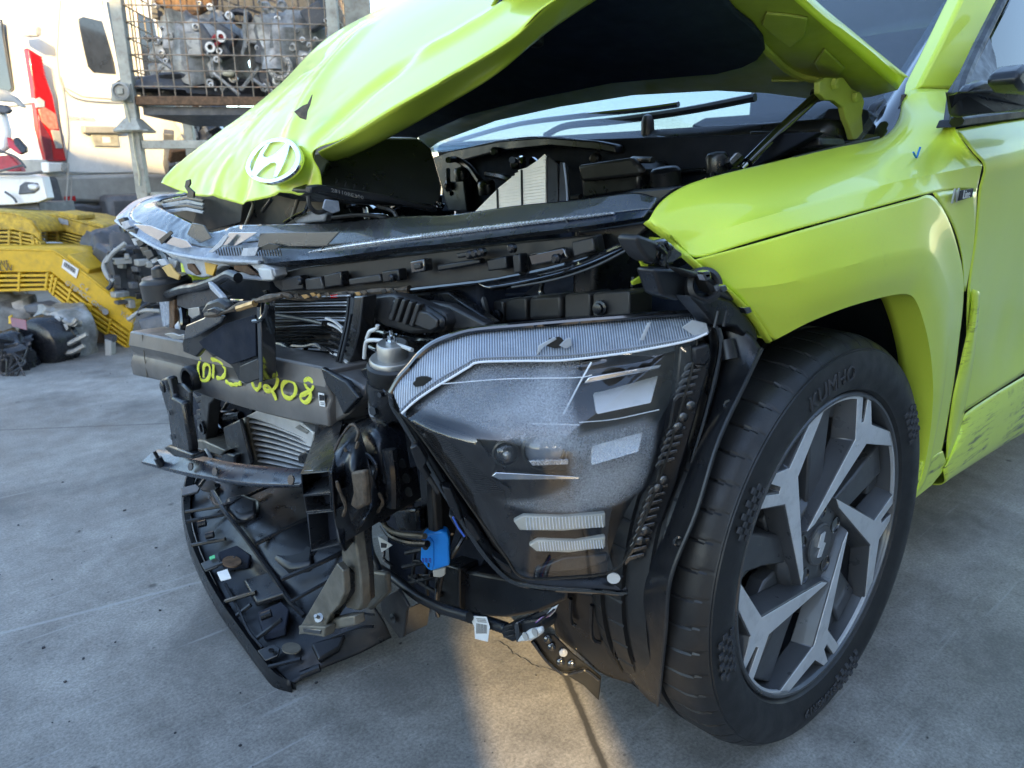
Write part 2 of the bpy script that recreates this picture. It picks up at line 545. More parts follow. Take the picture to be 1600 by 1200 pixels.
def text_mb(s, size, extrude=0.0, res=2, shear=0.0, bold=0.0):
    cu = bpy.data.curves.new('lettering', 'FONT')
    cu.body = s
    cu.size = size
    cu.extrude = extrude
    cu.resolution_u = res
    cu.shear = shear
    cu.offset = bold
    cu.align_x = 'CENTER'
    cu.align_y = 'CENTER'
    ob = bpy.data.objects.new('lettering', cu)
    COL.objects.link(ob)
    dg = bpy.context.evaluated_depsgraph_get()
    me = bpy.data.meshes.new_from_object(ob.evaluated_get(dg))
    vs = [v.co.copy() for v in me.vertices]
    fs = [list(p.vertices) for p in me.polygons]
    bpy.data.objects.remove(ob)
    bpy.data.curves.remove(cu)
    bpy.data.meshes.remove(me)
    return vs, fs

def put_text(name, s, size, o, ex, ey, mat, parent, extrude=0.0006, **kw):
    """Lettering standing on a surface: o = centre, ex / ey = reading and up directions."""
    vs, fs = text_mb(s, size, extrude, **kw)
    ex, ey = Vector(ex).normalized(), Vector(ey).normalized()
    ez = ex.cross(ey)
    return build(name, MB().add([Vector(o) + ex * v.x + ey * v.y + ez * v.z for v in vs], fs), mat, parent, fix=False)
# ================================================================ ground and the hall that shades the yard
gr = MB().add([(-120, -120, 0), (120, -120, 0), (120, 120, 0), (-120, 120, 0)], [[0, 1, 2, 3]])
ground = build('ground', gr, 'concrete', fix=False)
ground['kind'] = 'structure'

rg = random.Random(5)
grit = MB()
for i in range(220):
    x, y = rg.uniform(-.6, 2.0), rg.uniform(-3.2, 1.3)
    if rg.random() < .5:
        x, y = rg.uniform(.2, 1.3), rg.uniform(-1.3, .6)
    r = rg.choice([.0008, .001, .0012, .0015, .002, .0028]) * rg.uniform(.7, 1.4)
    n_ = rg.randint(4, 6)
    a0 = rg.uniform(0, 6)
    grit.prism([Vector((x + r * cos(a0 + 2 * pi * k / n_) * rg.uniform(.6, 1.5), y + r * sin(a0 + 2 * pi * k / n_), r * rg.uniform(.4, 1))) for k in range(n_)], Vector((0, 0, -r)))
gro = build('grit', grit, 'ink', fix=False)
gro['kind'] = 'stuff'
gro['label'] = 'dark grit and plastic crumbs strewn over the concrete floor'
gro['category'] = 'grit'

# ragged crack in the slab beside the tyre
ckp = [at(x, y, 'Z', .0015) for x, y in ((762, 1000), (784, 1004), (806, 1022), (822, 1030), (838, 1040), (862, 1046), (884, 1056))]
ckp = spline(ckp, 50)
rows_ = []
for i, p in enumerate(ckp):
    q = p + Vector((noise.noise(p * 90) * .006, noise.noise(p * 80 + Vector((3, 0, 0))) * .006, 0))
    w_ = .0012 + .0012 * abs(noise.noise(p * 60))
    rows_.append([q - Vector((.7, -.7, 0)) * w_, q + Vector((.7, -.7, 0)) * w_])
crk = build('floor_crack', MB().grid(rows_), 'ink', fix=False)
crk['kind'] = 'structure'

# unseen hall set up to shade the car; opening added for the sun patch
hall = thing('shade_hall', 'unseen grey sheet metal hall set behind the camera to shade the car', 'building', (4, 6.3, 0))
Y0, HT = 6.0, 5.75
hx0, hx1 = -34.0, 10.0
wx0, wx1, wz0, wz1 = 3.22, 3.57, 1.35, 2.47
def wallbox(nm, x0, x1, z0, z1):
    return build(nm, MB().box(((x0 + x1) / 2, Y0 + 0.1, (z0 + z1) / 2), (x1 - x0, 0.2, z1 - z0)), 'wall_sheet', hall)
wallbox('wall', hx0, wx0, 0, HT)
wallbox('wall', wx1, hx1, 0, HT)
wallbox('wall', wx0, wx1, wz1, HT)
wallbox('wall', wx0, wx1, 0, wz0)
rb = MB()
for i in range(176):
    x = hx0 + 0.12 + i * 0.25
    if not (wx0 - 0.05 < x < wx1 + 0.05):
        rb.box((x, Y0 - 0.02, HT / 2), (0.08, 0.04, HT - 0.02))
rbo = build('wall_rib', rb, 'wall_sheet', hall)
rbo['kind'] = 'stuff'
build('roof', MB().box(((hx0 + hx1) / 2, Y0 + 3.2, HT + 0.06), (hx1 - hx0 + 0.3, 6.6, 0.12)), 'wall_sheet', hall)

# ================================================================ the car
car = thing('wrecked_car', 'lime green compact SUV with its front torn off and hood buckled open', 'car')

def rows3(rows, plane='Y'):
    return [[at(p[0], p[1], plane, p[2]) for p in r] for r in rows]

def patch(rows, nu, nv, smooth_v=True):
    """Dense sheet through control rows: spline along every row, then across the rows."""
    rr = [spline(r, nu) for r in rows]
    if not smooth_v:
        out = []
        for a, b in zip(rr, rr[1:]):
            for k in range(nv):
                out.append([p.lerp(q, k / nv) for p, q in zip(a, b)])
        out.append(rr[-1])
        return out
    cols = [spline([r[j] for r in rr], nv) for j in range(nu)]
    return [[cols[j][i] for j in range(nu)] for i in range(nv)]

def dent(rows, amp, scale, seed, mask=None):
    out = []
    for r in rows:
        q = []
        for p in r:
            k = noise.noise((p + Vector((seed, 0, 0))) * scale) * amp
            q.append(p + (CAM - p).normalized() * k * (mask(p) if mask else 1))
        out.append(q)
    return out

# ---- front fender: upper skin, crease band, flared arch
R0 = [(1014, 343, .765), (1032, 316, .755), (1065, 293, .745), (1110, 277, .74), (1200, 255, .725), (1300, 231, .712), (1385, 213, .70), (1401, 190, .70), (1412, 152, .70), (1432, 139, .715), (1497, 141, .765)]
RM = [(1025, 353, .775), (1052, 330, .775), (1090, 312, .785), (1140, 300, .79), (1220, 283, .80), (1300, 264, .81), (1370, 245, .815), (1410, 232, .82), (1440, 214, .825), (1465, 203, .84), (1491, 198, .862)]
R1 = [(1042, 364, .785), (1074, 376, .80), (1110, 365, .815), (1200, 337, .855), (1330, 303, .875), (1400, 284, .885), (1440, 276, .89), (1470, 270, .895), (1500, 264, .90), (1520, 260, .902), (1535, 258, .905)]
up = patch(rows3([R0, RM, R1]), 70, 26)
R2 = [(1060, 382, .79), (1088, 402, .815), (1160, 382, .85), (1250, 356, .885), (1350, 329, .90), (1430, 307, .908), (1458, 301, .908), (1480, 298, .905), (1500, 297, .905), (1515, 298, .905), (1526, 300, .905)]
band = patch(rows3([R1, R2]), 70, 6, False)
def taut(rows, n):
    for _ in range(n):
        nr = [r[:] for r in rows]
        for i in range(1, len(rows) - 1):
            for j in range(1, len(rows[0]) - 1):
                nr[i][j] = (rows[i - 1][j] + rows[i + 1][j] + rows[i][j - 1] + rows[i][j + 1]) * .25
        rows = nr
    return rows
up = taut(up, 60)
fen = MB()
fen.grid(up)
fen.grid(band)
# plain field behind the arch up to the door gap
G0 = [(1458, 301, .908), (1480, 298, .905), (1500, 297, .905), (1526, 300, .905)]
G1 = [(1488, 350, .907), (1500, 345, .905), (1512, 342, .904), (1525, 338, .903)]
G2 = [(1503, 400, .906), (1508, 398, .904), (1513, 396, .903), (1520, 393, .902)]
G3 = [(1507, 455, .905), (1507.5, 455, .904), (1508, 455, .903), (1509, 455, .902)]
fen.grid(patch(rows3([G0, G1, G2, G3]), 12, 14))
fender = build('front_fender', fen, 'lime_paint', car, ang=22, solid=0.0012)

# arch flare, its own pressing below the dark joint
A3 = [(1086, 406, .825), (1160, 386, .858), (1250, 360, .893), (1350, 332, .909), (1428, 311, .914), (1456, 306, .913), (1478, 335, .912), (1494, 378, .911), (1505, 430, .91), (1505, 475, .908), (1499, 530, .905), (1490, 600, .90), (1479, 665, .897), (1470, 712, .895)]
A3b = [(1112, 428, .834), (1180, 415, .868), (1255, 395, .902), (1345, 368, .919), (1420, 350, .923), (1445, 347, .923), (1463, 366, .922), (1477, 400, .920), (1491, 440, .917), (1494, 490, .914), (1490, 540, .910), (1482, 605, .904), (1471, 670, .899), (1462, 720, .896)]
A4 = [(1140, 452, .848), (1200, 447, .879), (1262, 434, .908), (1340, 411, .928), (1412, 394, .934), (1440, 391, .934), (1456, 398, .933), (1469, 420, .930), (1481, 455, .926), (1485, 500, .921), (1482, 545, .915), (1475, 610, .907), (1462, 680, .901), (1453, 730, .899)]
A5 = [(1208, 533, .862), (1236, 518, .880), (1270, 501, .898), (1330, 478, .918), (1395, 461, .925), (1422, 461, .926), (1434, 476, .926), (1444, 505, .925), (1451, 535, .923), (1456, 570, .92), (1458, 620, .915), (1453, 680, .908), (1443, 735, .903), (1429, 778, .90)]
a3, a3b, a4, a5 = rows3([A3, A3b, A4, A5])
fl = MB()
fl.grid(patch([a3, a3b, a4], 90, 16))
a4b = [(p + q) / 2 + Vector((0, 0.004, 0)) for p, q in zip(a4, a5)]
fl.grid(patch([a4, a4b, a5], 90, 8))
a6 = [p + Vector((0.004, -0.055, 0.004)) for p in a5]
fl.grid(patch([a5, a6], 90, 4, False))
# turned-in front edge of the fender
F1 = [at(x, y, 'Y', v) for x, y, v in ((1014, 343, .765), (1042, 364, .785), (1060, 382, .79), (1086, 406, .825), (1140, 452, .853), (1180, 492, .86), (1208, 533, .862))]
F2 = [p + Vector((-0.010, -0.016, -0.006)) for p in F1]
F3 = [p + Vector((-0.035, -0.022, -0.012)) for p in F1]
fl.grid(patch([F1, F2, F3], 40, 6))
build('wheel_arch_flare', fl, 'lime_paint', car, ang=20, solid=0.0012)

# crumpled seam strip and foot behind the wheel
C0 = [(1520, 452, .905), (1514, 500, .90), (1503, 560, .90), (1490, 620, .90), (1481, 680, .895), (1477, 716, .893)]
C1 = [(1529, 455, .909), (1525, 500, .910), (1517, 560, .907), (1506, 615, .904), (1494, 668, .90), (1480, 722, .897)]
C2 = [(1532, 458, .897), (1529, 502, .898), (1522, 562, .893), (1512, 618, .888), (1502, 668, .886), (1487, 724, .885)]
build('crumpled_seam', MB().grid(dent(patch(rows3([C0, C1, C2]), 36, 8), 0.004, 34, 3)), 'lime_scuffed', car, ang=30, solid=0.002)
FT = [(1443, 722, .902), (1474, 704, .896), (1480, 722, .898), (1473, 738, .896), (1455, 760, .895), (1430, 780, .898), (1427, 768, .90)]
slab('flare_foot', 'Y', .9, 0.03, FT, 'lime_scuffed', car, 0.003)

# rocker
S0 = [(1479, 722, .897), (1497, 672, .885), (1507, 648, .884), (1550, 618, .884), (1602, 587, .884)]
S1 = [(1475, 735, .90), (1500, 700, .90), (1520, 683, .898), (1560, 655, .895), (1602, 628, .893)]
S2 = [(1467, 758, .885), (1495, 741, .884), (1520, 725, .883), (1560, 700, .88), (1602, 675, .877)]
def extend(r, x):
    a, b = r[-2], r[-1]
    d = (b - a)
    return r + [b + d * ((x - b.x) / d.x) * 0.5, b + d * ((x - b.x) / d.x)]
s0, s1, s2 = [extend(r, -2.2) for r in rows3([S0, S1, S2])]
s3 = [p + Vector((0, -0.12, -0.02)) for p in s2]
build('rocker_panel', MB().grid(patch([s0, s1, s2, s3], 44, 20)), 'lime_scuffed', car, ang=30, solid=0.002)

# ---- front door
D = [[(1492, 202, .865), (1545, 192, .863), (1602, 183, .862)],
     [(1520, 236, .893), (1560, 226, .893), (1602, 217, .892)],
     [(1538, 260, .906), (1570, 252, .906), (1602, 246, .905)],
     [(1530, 300, .904), (1565, 292, .902), (1602, 284, .90)],
     [(1524, 370, .902), (1560, 356, .896), (1602, 342, .892)],
     [(1513, 452, .901), (1556, 428, .889), (1602, 405, .882)],
     [(1510, 545, .893), (1556, 512, .88), (1602, 482, .873)],
     [(1506, 600, .888), (1556, 565, .88), (1602, 535, .874)],
     [(1505, 644, .886), (1552, 614, .886), (1602, 582, .885)]]
drows = [extend(r, -1.55) for r in rows3(D)]
for r in drows:
    r[-1].y = r[-3].y - 0.01
    r[-2].y = r[-3].y
def dmask(p):
    return 1.0 if p.z < .74 else 0.0
door = build('front_door', MB().grid(dent(patch(drows, 60, 60), 0.010, 7.5, 1, lambda p: max(0, min(1, (.80 - p.z) * 5)))), 'lime_paint', car, ang=40, solid=0.0015)
build('door_core', MB().box((-1.02, 0.80, 0.62), (1.0, 0.06, 0.55)), 'black_plastic', door)
# window frame trim, sail panel, glass
slab('belt_moulding', 'Y', .868, 0.03, [(1491, 199), (1497, 186), (1602, 172), (1690, 160), (1690, 172), (1602, 184)], 'rubber', door, 0.002)
slab('sail_panel', 'Y', .835, 0.02, [(1493, 188, .862), (1498, 142, .82), (1535, 82, .79), (1547, 58, .785), (1556, 90, .79), (1561, 130, .815), (1556, 178, .86)], 'grey_plastic', door, 0.002)
ny = Vector((0, 0.93, 0.36))
qc = ny.dot(at(1560, 130, 'Y', .80))
slab('side_window', ny, qc, 0.004, [(1556, 182), (1549, 60), (1580, 0), (1640, -130), (1800, -130), (1800, 150)], 'window_clear', door, 0)
# mirror: black body on its arm, top wet
mir = slab('door_mirror', 'Y', .93, .02, [(1499, 184, .90), (1500, 150, .90), (1512, 142), (1546, 137), (1554, 130), (1578, 126), (1604, 132), (1660, 140), (1660, 176), (1604, 174), (1548, 177)], 'black_plastic', door, .008, seg=3)
slab('mirror_pod', 'Y', .935, .02, [(1516, 144), (1524, 132), (1540, 125), (1556, 127), (1562, 136), (1556, 144)], 'black_plastic', door, .012, seg=3)
slab('mirror_case', 'Y', 1.00, .04, [(1590, 128), (1594, 112), (1606, 100), (1690, 90), (1690, 150), (1600, 142)], 'black_plastic', door, .012, seg=3)
build('pillar_seal', MB().tube([at(x, y, 'Y', v) for x, y, v in ((1568, -6, .76), (1526, 78, .80), (1500, 140, .845), (1495, 190, .872))], .011, 8), 'rubber', door)
# shiny pillar trim of the next car part seen through the glass: seat belt guide and head restraint
slab('seat_belt_trim', 'Y', .60, .03, [(1557, 58), (1561, 20), (1576, -20), (1608, -30), (1600, 8), (1584, 56), (1574, 64), (1560, 62)], 'bare_steel', car, .008, seg=3)
slab('head_restraint', 'Y', .45, 0.1, [(1562, 0), (1585, -30), (1640, -30), (1640, 40), (1600, 50), (1566, 60)], 'grey_plastic', car, 0.02)

# ---- a pillar, windscreen, roof edge
na = Vector((0.25, 0.90, 0.36))
ca = na.dot(at(1434, 139, 'Y', .718))
slab('a_pillar', na, ca, 0.05, [(1434, 138), (1470, 66), (1503, -4), (1560, -120), (1640, -120), (1562, -2), (1520, 80), (1497, 140)], 'lime_paint', car, 0.008, seg=3)
wsn = Vector((0.56, 0.06, 0.83))
wsc = wsn.dot(at(1433, 138, 'Y', .70))
wb = Vector((-0.50, 0.72, 0))
def wsp(x, y):
    return Vector((x, y, (wsc - wsn.x * x - wsn.y * y) / wsn.z))
ws_rows = []
for i in range(25):
    u = i / 24
    row = []
    for j in range(41):
        y = 0.735 - 1.47 * j / 40
        x = -0.30 - 1.1 * u
        p = wsp(x, y * (1 - 0.15 * u))
        p += wsn.normalized() * (0.05 * (1 - (y / 0.735) ** 2))
        row.append(p)
    ws_rows.append(row)
ws = build('windscreen', MB().grid(ws_rows), 'windscreen_wet', car, ang=60, solid=0.004)
at_ = ws.data.attributes.new('mist', 'FLOAT', 'POINT')
for i, v in enumerate(ws.data.vertices):
    at_.data[i].value = 0.22
# dark ceramic edge of the screen along the pillar
ce = MB()
ce.grid([[wsp(-0.42 - 0.98 * i / 20, y * (1 - .15 * i / 20)) + wsn * 0.006 for y in (0.735, 0.665)] for i in range(21)])
build('screen_border', ce, 'gloss_black', ws, solid=0.002)
# cabin: dash, floor tub, seats, so that the glass looks into something
build('dashboard', MB().box((-0.90, 0, 0.79), (0.50, 1.34, 0.22)), 'pad_black', car, 0.05)
build('cabin_tub', MB().box((-1.9, 0, 0.42), (2.4, 1.5, 0.4)), 'pad_black', car, 0.05)
build('cabin_sky_block', MB().box((-2.3, 0, 1.02), (.1, 1.45, .95)), 'pad_black', car, .05)  # added dark board that blocks bright sky behind the side window
for s in (0.38, -0.38):
    build('seat', MB().box((-1.75, s, 0.85), (0.22, 0.5, 0.62)), 'pad_black', car, 0.06)
rf = []
for i in range(9):
    x = -1.40 - 1.3 * i / 8
    rf.append([Vector((x, y, 1.545 - 0.06 * abs(y) ** 2 * 2 - 0.02 * (i / 8) ** 2)) for y in (-0.62, -0.4, -0.2, 0, .2, .4, .62)])
build('roof', MB().grid(rf), 'lime_paint', car, solid=0.02)
build('rear_body', MB().box((-2.7, 0, 0.72), (1.2, 1.74, 0.72)), 'lime_paint', car, 0.08)

# ---- front wheel
ST, CB = -0.02012, 0.0195
AX = Vector((-sin(ST), cos(ST) * cos(CB), sin(CB))).normalized()
E1 = AX.cross(Vector((0, 0, 1))).normalized()
E2 = E1.cross(AX)
WC = Vector((0, 0.79, 0.347))
wheel = bpy.data.objects.new('front_wheel', None)
wheel.location = (0, 0, 0)
wheel.parent = car
COL.objects.link(wheel)
def wp(r, deg, h):
    a = radians(deg)
    return WC + (E1 * cos(a) + E2 * sin(a)) * r + AX * h
prof = [(.2500, -.098), (.262, -.110), (.290, -.118), (.315, -.114), (.332, -.102)]
prof += [(.3385, -.092), (.3435, -.080)]
for gx in (-.062, -.020, .026):
    prof += [(.3465, gx - .0062), (.3395, gx - .005), (.3395, gx + .005), (.3465, gx + .0062)]
prof += [(.3445, .072), (.3420, .082), (.3385, .091), (.333, .1005), (.326, .107), (.3250, .1095), (.3225, .1095), (.3215, .1115), (.300, .1165), (.280, .1150), (.2665, .1085), (.2610, .1070), (.2575, .1015), (.2535, .0985), (.250, .094)]
NP = 52
def treadcut(j, k):
    r, h = prof[j]
    if r < .331 or abs(h) > .104:
        return 0.0
    ph = (k + int((h * 70) if h > 0 else (-h * 70))) % 16
    if h > .034 or -.055 < h < -.026 or h < -.07:
        return -0.0032 if ph == 0 else 0.0
    return 0.0
build('tyre', MB().lathe(prof, WC, AX, NP * 16, treadcut, cap=False), 'rubber', wheel, ang=28)
def arc_text(nm, s, size, rad, deg, mat, h, flip=False, ext=.0012, bold=0.0):
    vs, fs = text_mb(s, size, ext, bold=bold)
    sgn = -1 if not flip else 1
    vv = []
    for v in vs:
        a = deg - sgn * (-1) * math.degrees(v.x / rad) * 1.0 if not flip else deg - math.degrees(v.x / rad)
        rr = rad + (v.y if not flip else -v.y)
        hh = h + v.z - max(0, (rr - .30)) * 0.12 - max(0, .282 - rr) * .3
        vv.append(wp(rr, a, hh))
    return build(nm, MB().add(vv, fs), mat, wheel, fix=False)
# reading direction clockwise as seen from outside; E1 points to the car's front, i.e. left as seen
def face_text(nm, s, size, rad, deg, mat, h, top_out=True, **kw):
    vs, fs = text_mb(s, size, kw.get('ext', .0012), bold=kw.get('bold', 0))
    vv = []
    for v in vs:
        k = math.degrees(v.x / rad)
        a = deg + k if top_out else deg - k
        rr = rad + (v.y if top_out else -v.y)
        vv.append(wp(rr, a, h + v.z - max(0, rr - .30) * 0.2 - max(0, .282 - rr) * .42))
    return build(nm, MB().add(vv, fs), mat, wheel, fix=False)
face_text('tyre_lettering', 'KUMHO', .036, .291, 78, 'rubber_mark', .1172)
face_text('size_lettering', '235/45R19', .024, .291, -92, 'rubber_mark', .1172)
ck = MB()
for base, sg in ((22, 1), (-4, -1), (140, 1), (-118, 1)):
    for i in range(9):
        for j in range(4):
            if (i + j) % 2 == 0:
                r0 = .276 + j * .009
                a0 = base + i * 1.7 * sg
                q = [wp(r0, a0, .1168 - max(0, .282 - r0) * .42), wp(r0 + .0085, a0, .1171), wp(r0 + .0085, a0 + 1.6 * sg, .1171), wp(r0, a0 + 1.6 * sg, .1168 - max(0, .282 - r0) * .42)]
                ck.prism([p + AX * .0012 for p in q], AX * -.003)
cko = build('sidewall_checks', ck, 'rubber_mark', wheel)
cko['kind'] = 'stuff'
# rim barrel and lip
build('rim', MB().lathe([(.2555, .101), (.2525, .1045), (.2490, .1035), (.2465, .098), (.2440, .080), (.236, .02), (.232, -.09), (.25, -.1)], WC, AX, 96, cap=False), 'rim_grey', wheel, ang=50)
build('rim_edge', MB().lathe([(.2470, .1005), (.2485, .1042), (.2515, .1045), (.2525, .1010)], WC, AX, 96, cap=False), 'rim_grey', wheel, ang=50)
# hub plate with lug wells and cap
build('hub_plate', MB().lathe([(.086, .040), (.092, .070), (.082, .083), (.060, .087), (.030, .088), (0, .088)], WC, AX, 40), 'rim_grey', wheel, 0.002)
for k in range(5):
    c = wp(.0565, 20 + 72 * k, .0868)
    build('lug_well', MB().lathe([(.0145, .001), (.0145, .0028), (.0120, .0030), (.0112, -.012), (0, -.012)], c, AX, 20), 'gloss_black', wheel, ang=50)
    build('lug_nut', MB().lathe([(.0085, -.012), (.0085, -.004), (.006, -.002), (0, -.002)], c, AX, 6), 'black_steel', wheel)
cap = build('hub_cap', MB().lathe([(.036, .086), (.036, .0915), (.0335, .0935), (.030, .0925), (0, .0945)], WC, AX, 40), 'rim_grey', wheel, ang=40)
sq = [(-.005, .020), (.008, .021), (.004, .004), (.012, .000), (.001, -.021), (-.010, -.019), (-.003, -.005), (-.011, -.001)]
build('cap_emblem', MB().prism([WC + AX * .0958 + E1 * -x + E2 * y for x, y in sq], AX * -.002), 'rim_machined', wheel)
def tmpl(pts, J, h0, h1, grow=0.0):
    f = [wp(r, J + a, h0) for r, a in pts]
    c = sum(f, Vector()) / len(f)
    b = [wp(r, J + a, h1) + (p - c).normalized() * grow for (r, a), p in zip(pts, f)]
    n = len(f)
    m = MB()
    m.add(f + b, [list(range(n)), list(range(2 * n - 1, n - 1, -1))] + [[i, i + n, (i + 1) % n + n, (i + 1) % n] for i in range(n)])
    return m
# one arm: blade from the hub, forked into two legs to the rim edge
ARM = [(.083, -80), (.076, -64), (.125, -22), (.190, 9), (.219, 21), (.2505, 27), (.2505, 34), (.223, 15), (.217, 6), (.2505, -1.5), (.2505, -5), (.214, -1.5), (.2505, -9), (.2505, -14), (.176, -4.5), (.110, -35)]
ARM = [(.0795, -81), (.0655, -65), (.1855, 10.3), (.2505, 35.8), (.2505, 26.2), (.217, 6.5), (.2505, -1.0), (.2505, -4.5), (.213, -1.5), (.208, -3), (.2505, -8.5), (.2505, -14), (.178, -5.5)]
FACE = .1005
for k in range(5):
    J = 45 + 72 * k
    arm = build('spoke', tmpl(ARM, J, FACE - .0012, FACE - .034, .015), 'spoke_grey', wheel, 0.0015)
    inner = [(.0785, -80), (.067, -66), (.1845, 9.5), (.2498, 35), (.2498, 26.8), (.216, 7), (.2498, -1.4), (.2498, -4.1), (.212, -1.1), (.207, -3.6), (.2498, -8.9), (.2498, -13.5), (.179, -4.8)]
    build('machined_face', tmpl(inner, J, FACE, FACE - .003), 'rim_machined', wheel, 0.0006)
    arc_ = [wp(r, J + 27 + 32 * q / 14, FACE) for r in (.2505,) for q in range(15)] + [wp(.2430, J + 59 - 32 * q / 14, FACE) for q in range(15)]
    build('machined_arc', MB().prism(arc_, AX * -.006), 'rim_machined', wheel, 0.0006)
    # painted spoke set back between two arms
    sec = [(.085, 22), (.085, 52), (.150, 50), (.240, 49), (.240, 33), (.150, 31)]
    build('set_back_spoke', tmpl(sec, J, .080, .030, .006), 'rim_grey', wheel, 0.004)
    ledge = [(.205, -14), (.243, -16), (.243, -30), (.215, -27)]
    build('rim_ledge', tmpl(ledge, J, .072, .03, .003), 'rim_grey', wheel, 0.004)
    web = [(.066, -40), (.07, 8), (.120, 10), (.155, 1), (.150, -16), (.110, -30)]
    build('hub_web', tmpl(web, J, .066, .038, .002), 'rim_grey', wheel, 0.004)
vs0 = wp(.222, 96, .060)
build('tyre_valve', MB().tube([wp(.232, 97, .055), wp(.222, 95, .064), wp(.206, 92, .076)], .0034, 8), 'chrome', wheel)
build('brake_disc', MB().lathe([(.155, -.012), (.155, .012), (.09, .014), (.085, .03), (0, .032)], WC, AX, 64), 'disc_steel', wheel)
cal = [(.165, -12), (.165, 36), (.118, 34), (.105, 12), (.118, -10)]
build('brake_caliper', tmpl(cal, 0, .045, -.03), 'cast_aluminium', wheel, 0.006)
# dark wheel house and suspension behind
hs = []
for i in range(19):
    a = radians(58 + 150 * i / 18)
    hs.append([Vector((-0.02 + .44 * cos(a), y, .36 + .43 * sin(a))) for y in (.40, .62, .84)])
build('wheel_house', MB().grid(hs), 'pad_black', car, solid=0.004)
build('wheel_house_wall', MB().box((-.17, .42, .5), (.6, .03, .7)), 'pad_black', car)
build('lower_arm', MB().tube([(0.1, .35, .2), (0, .5, .2), (0, .68, .22)], .025), 'black_steel', car)

# ---- hood: crumpled outer skin running down to the nose
HR = [[(252, 286, -.62), (295, 303, -.48), (340, 309, -.32), (375, 315, -.2), (440, 304, -.03), (503, 296, .12)],
      [(262, 270, -.61), (310, 268, -.46), (355, 262, -.31), (400, 255, -.17), (452, 245, -.02), (500, 270, .13)],
      [(300, 238, -.58), (345, 224, -.44), (390, 210, -.29), (430, 200, -.15), (465, 205, .0), (489, 236, .14)],
      [(345, 204, -.55), (390, 185, -.42), (430, 165, -.27), (465, 160, -.12), (505, 180, .04), (545, 212, .22)],
      [(390, 171, -.52), (440, 140, -.38), (485, 115, -.22), (520, 118, -.06), (560, 140, .12), (605, 174, .32)],
      [(440, 129, -.50), (490, 95, -.34), (540, 75, -.17), (590, 75, .02), (640, 95, .22), (700, 120, .42)],
      [(510, 60, -.48), (560, 35, -.31), (620, 15, -.12), (680, 20, .1), (740, 40, .31), (800, 59, .5)],
      [(600, 9, -.46), (650, -15, -.28), (715, -35, -.06), (770, -35, .17), (820, -20, .38), (862, 2, .56)],
      [(680, -40, -.45), (740, -70, -.25), (810, -90, 0), (880, -95, .22), (950, -90, .45), (1020, -80, .64)]]
hrows = patch(rows3(HR), 80, 110)
for _ in range(120):          # pull the sheet taut between its edges
    nr = [r[:] for r in hrows]
    for i in range(1, len(hrows) - 1):
        for j in range(1, len(hrows[0]) - 1):
            nr[i][j] = (hrows[i - 1][j] + hrows[i + 1][j] + hrows[i][j - 1] + hrows[i][j + 1]) * .25
    hrows = nr
def crease(p, a, b, w):
    """0..1 nearness of p to the line a-b"""
    ab = b - a
    t = max(0, min(1, (p - a).dot(ab) / ab.length_squared))
    d = (p - (a + ab * t)).length
    k = max(0.0, 1 - d / (w * 1.5))
    return k * (.35 + .65 * k)
def hp(px, py, y):
    return at(px, py, 'Y', y)
CR = [(hp(452, 205, -.05), hp(560, 40, -.2), .035, .016), (hp(500, 225, .10), hp(640, 95, .22), .028, -.018),
      (hp(375, 200, -.33), hp(470, 118, -.28), .02, .012), (hp(375, 312, -.2), hp(395, 238, -.2), .022, -.014),
      (hp(330, 305, -.34), hp(352, 250, -.33), .02, .012), (hp(470, 300, .03), hp(485, 245, .1), .02, -.016),
      (hp(640, 95, .22), hp(840, -20, .42), .03, .014), (hp(440, 303, -.03), hp(415, 250, -.13), .016, .009)]
hr2 = []
for i, r in enumerate(hrows):
    q = []
    for p in r:
        d = 0
        for a, b, w, h in CR:
            d += crease(p, a, b, w) * h * .7
        low = max(0, 1 - i / 55)
        far = max(0, min(1, (p.y + .55) * 4))
        d += noise.noise(p * 14) * 0.0026 * (0.10 + low) * (.3 + .7 * far) + noise.noise(p * 38 + Vector((4, 1, 2))) * 0.0022 * low
        q.append(p + Vector((.62, .25, .74)) * d)
    hr2.append(q)
hood = build('hood', MB().grid(hr2), 'lime_paint', car, ang=55, solid=0.0015)
# torn hole and rip
slab('torn_hole', 'Y', .085, .004, [(471, 190, .055), (484, 181, .07), (492, 178, .085), (499, 164, .10), (495, 180, .09), (491, 190, .085), (489, 203, .085), (480, 200, .07)], 'torn_edge', hood, 0.0004).location = Vector((.62, .25, .74)) * .022
None and slab('torn_hole', 'Y', .12, .004, [(476, 217, .10), (481, 230, .115), (497, 233, .14), (494, 240, .14), (476, 236, .105)], 'gloss_black', hood, 0.0004)
# emblem: ring and slanted letter, lying on the nose
P_ = [hp(392, 262, -.185), hp(462, 240, .01), hp(437, 205, -.13)]
en = (P_[1] - P_[0]).cross(P_[2] - P_[0]).normalized()
if en.dot(CAM - P_[0]) < 0: en = -en
ec = en.dot(P_[0]) + .02
Z3 = lambda pts: [(180 + x / 3.75, y / 3.75) for x, y in pts]
out_e = Z3([(762, 985), (775, 935), (810, 880), (860, 836), (920, 811), (980, 806), (1035, 826), (1070, 868), (1085, 915), (1072, 965), (1035, 1015), (978, 1050), (910, 1070), (850, 1064), (800, 1043), (772, 1014)])
cx, cy = 180 + 925 / 3.75, 940 / 3.75
oe = [at(x, y, en, ec) for x, y in out_e]
ie = [at(cx + (x - cx) * .83, cy + (y - cy) * .83, en, ec) for x, y in out_e]
oe = spline(oe + [oe[0]], 65)[:-1]
ie = spline(ie + [ie[0]], 65)[:-1]
m = MB()
n_ = 64
th = -en * .006
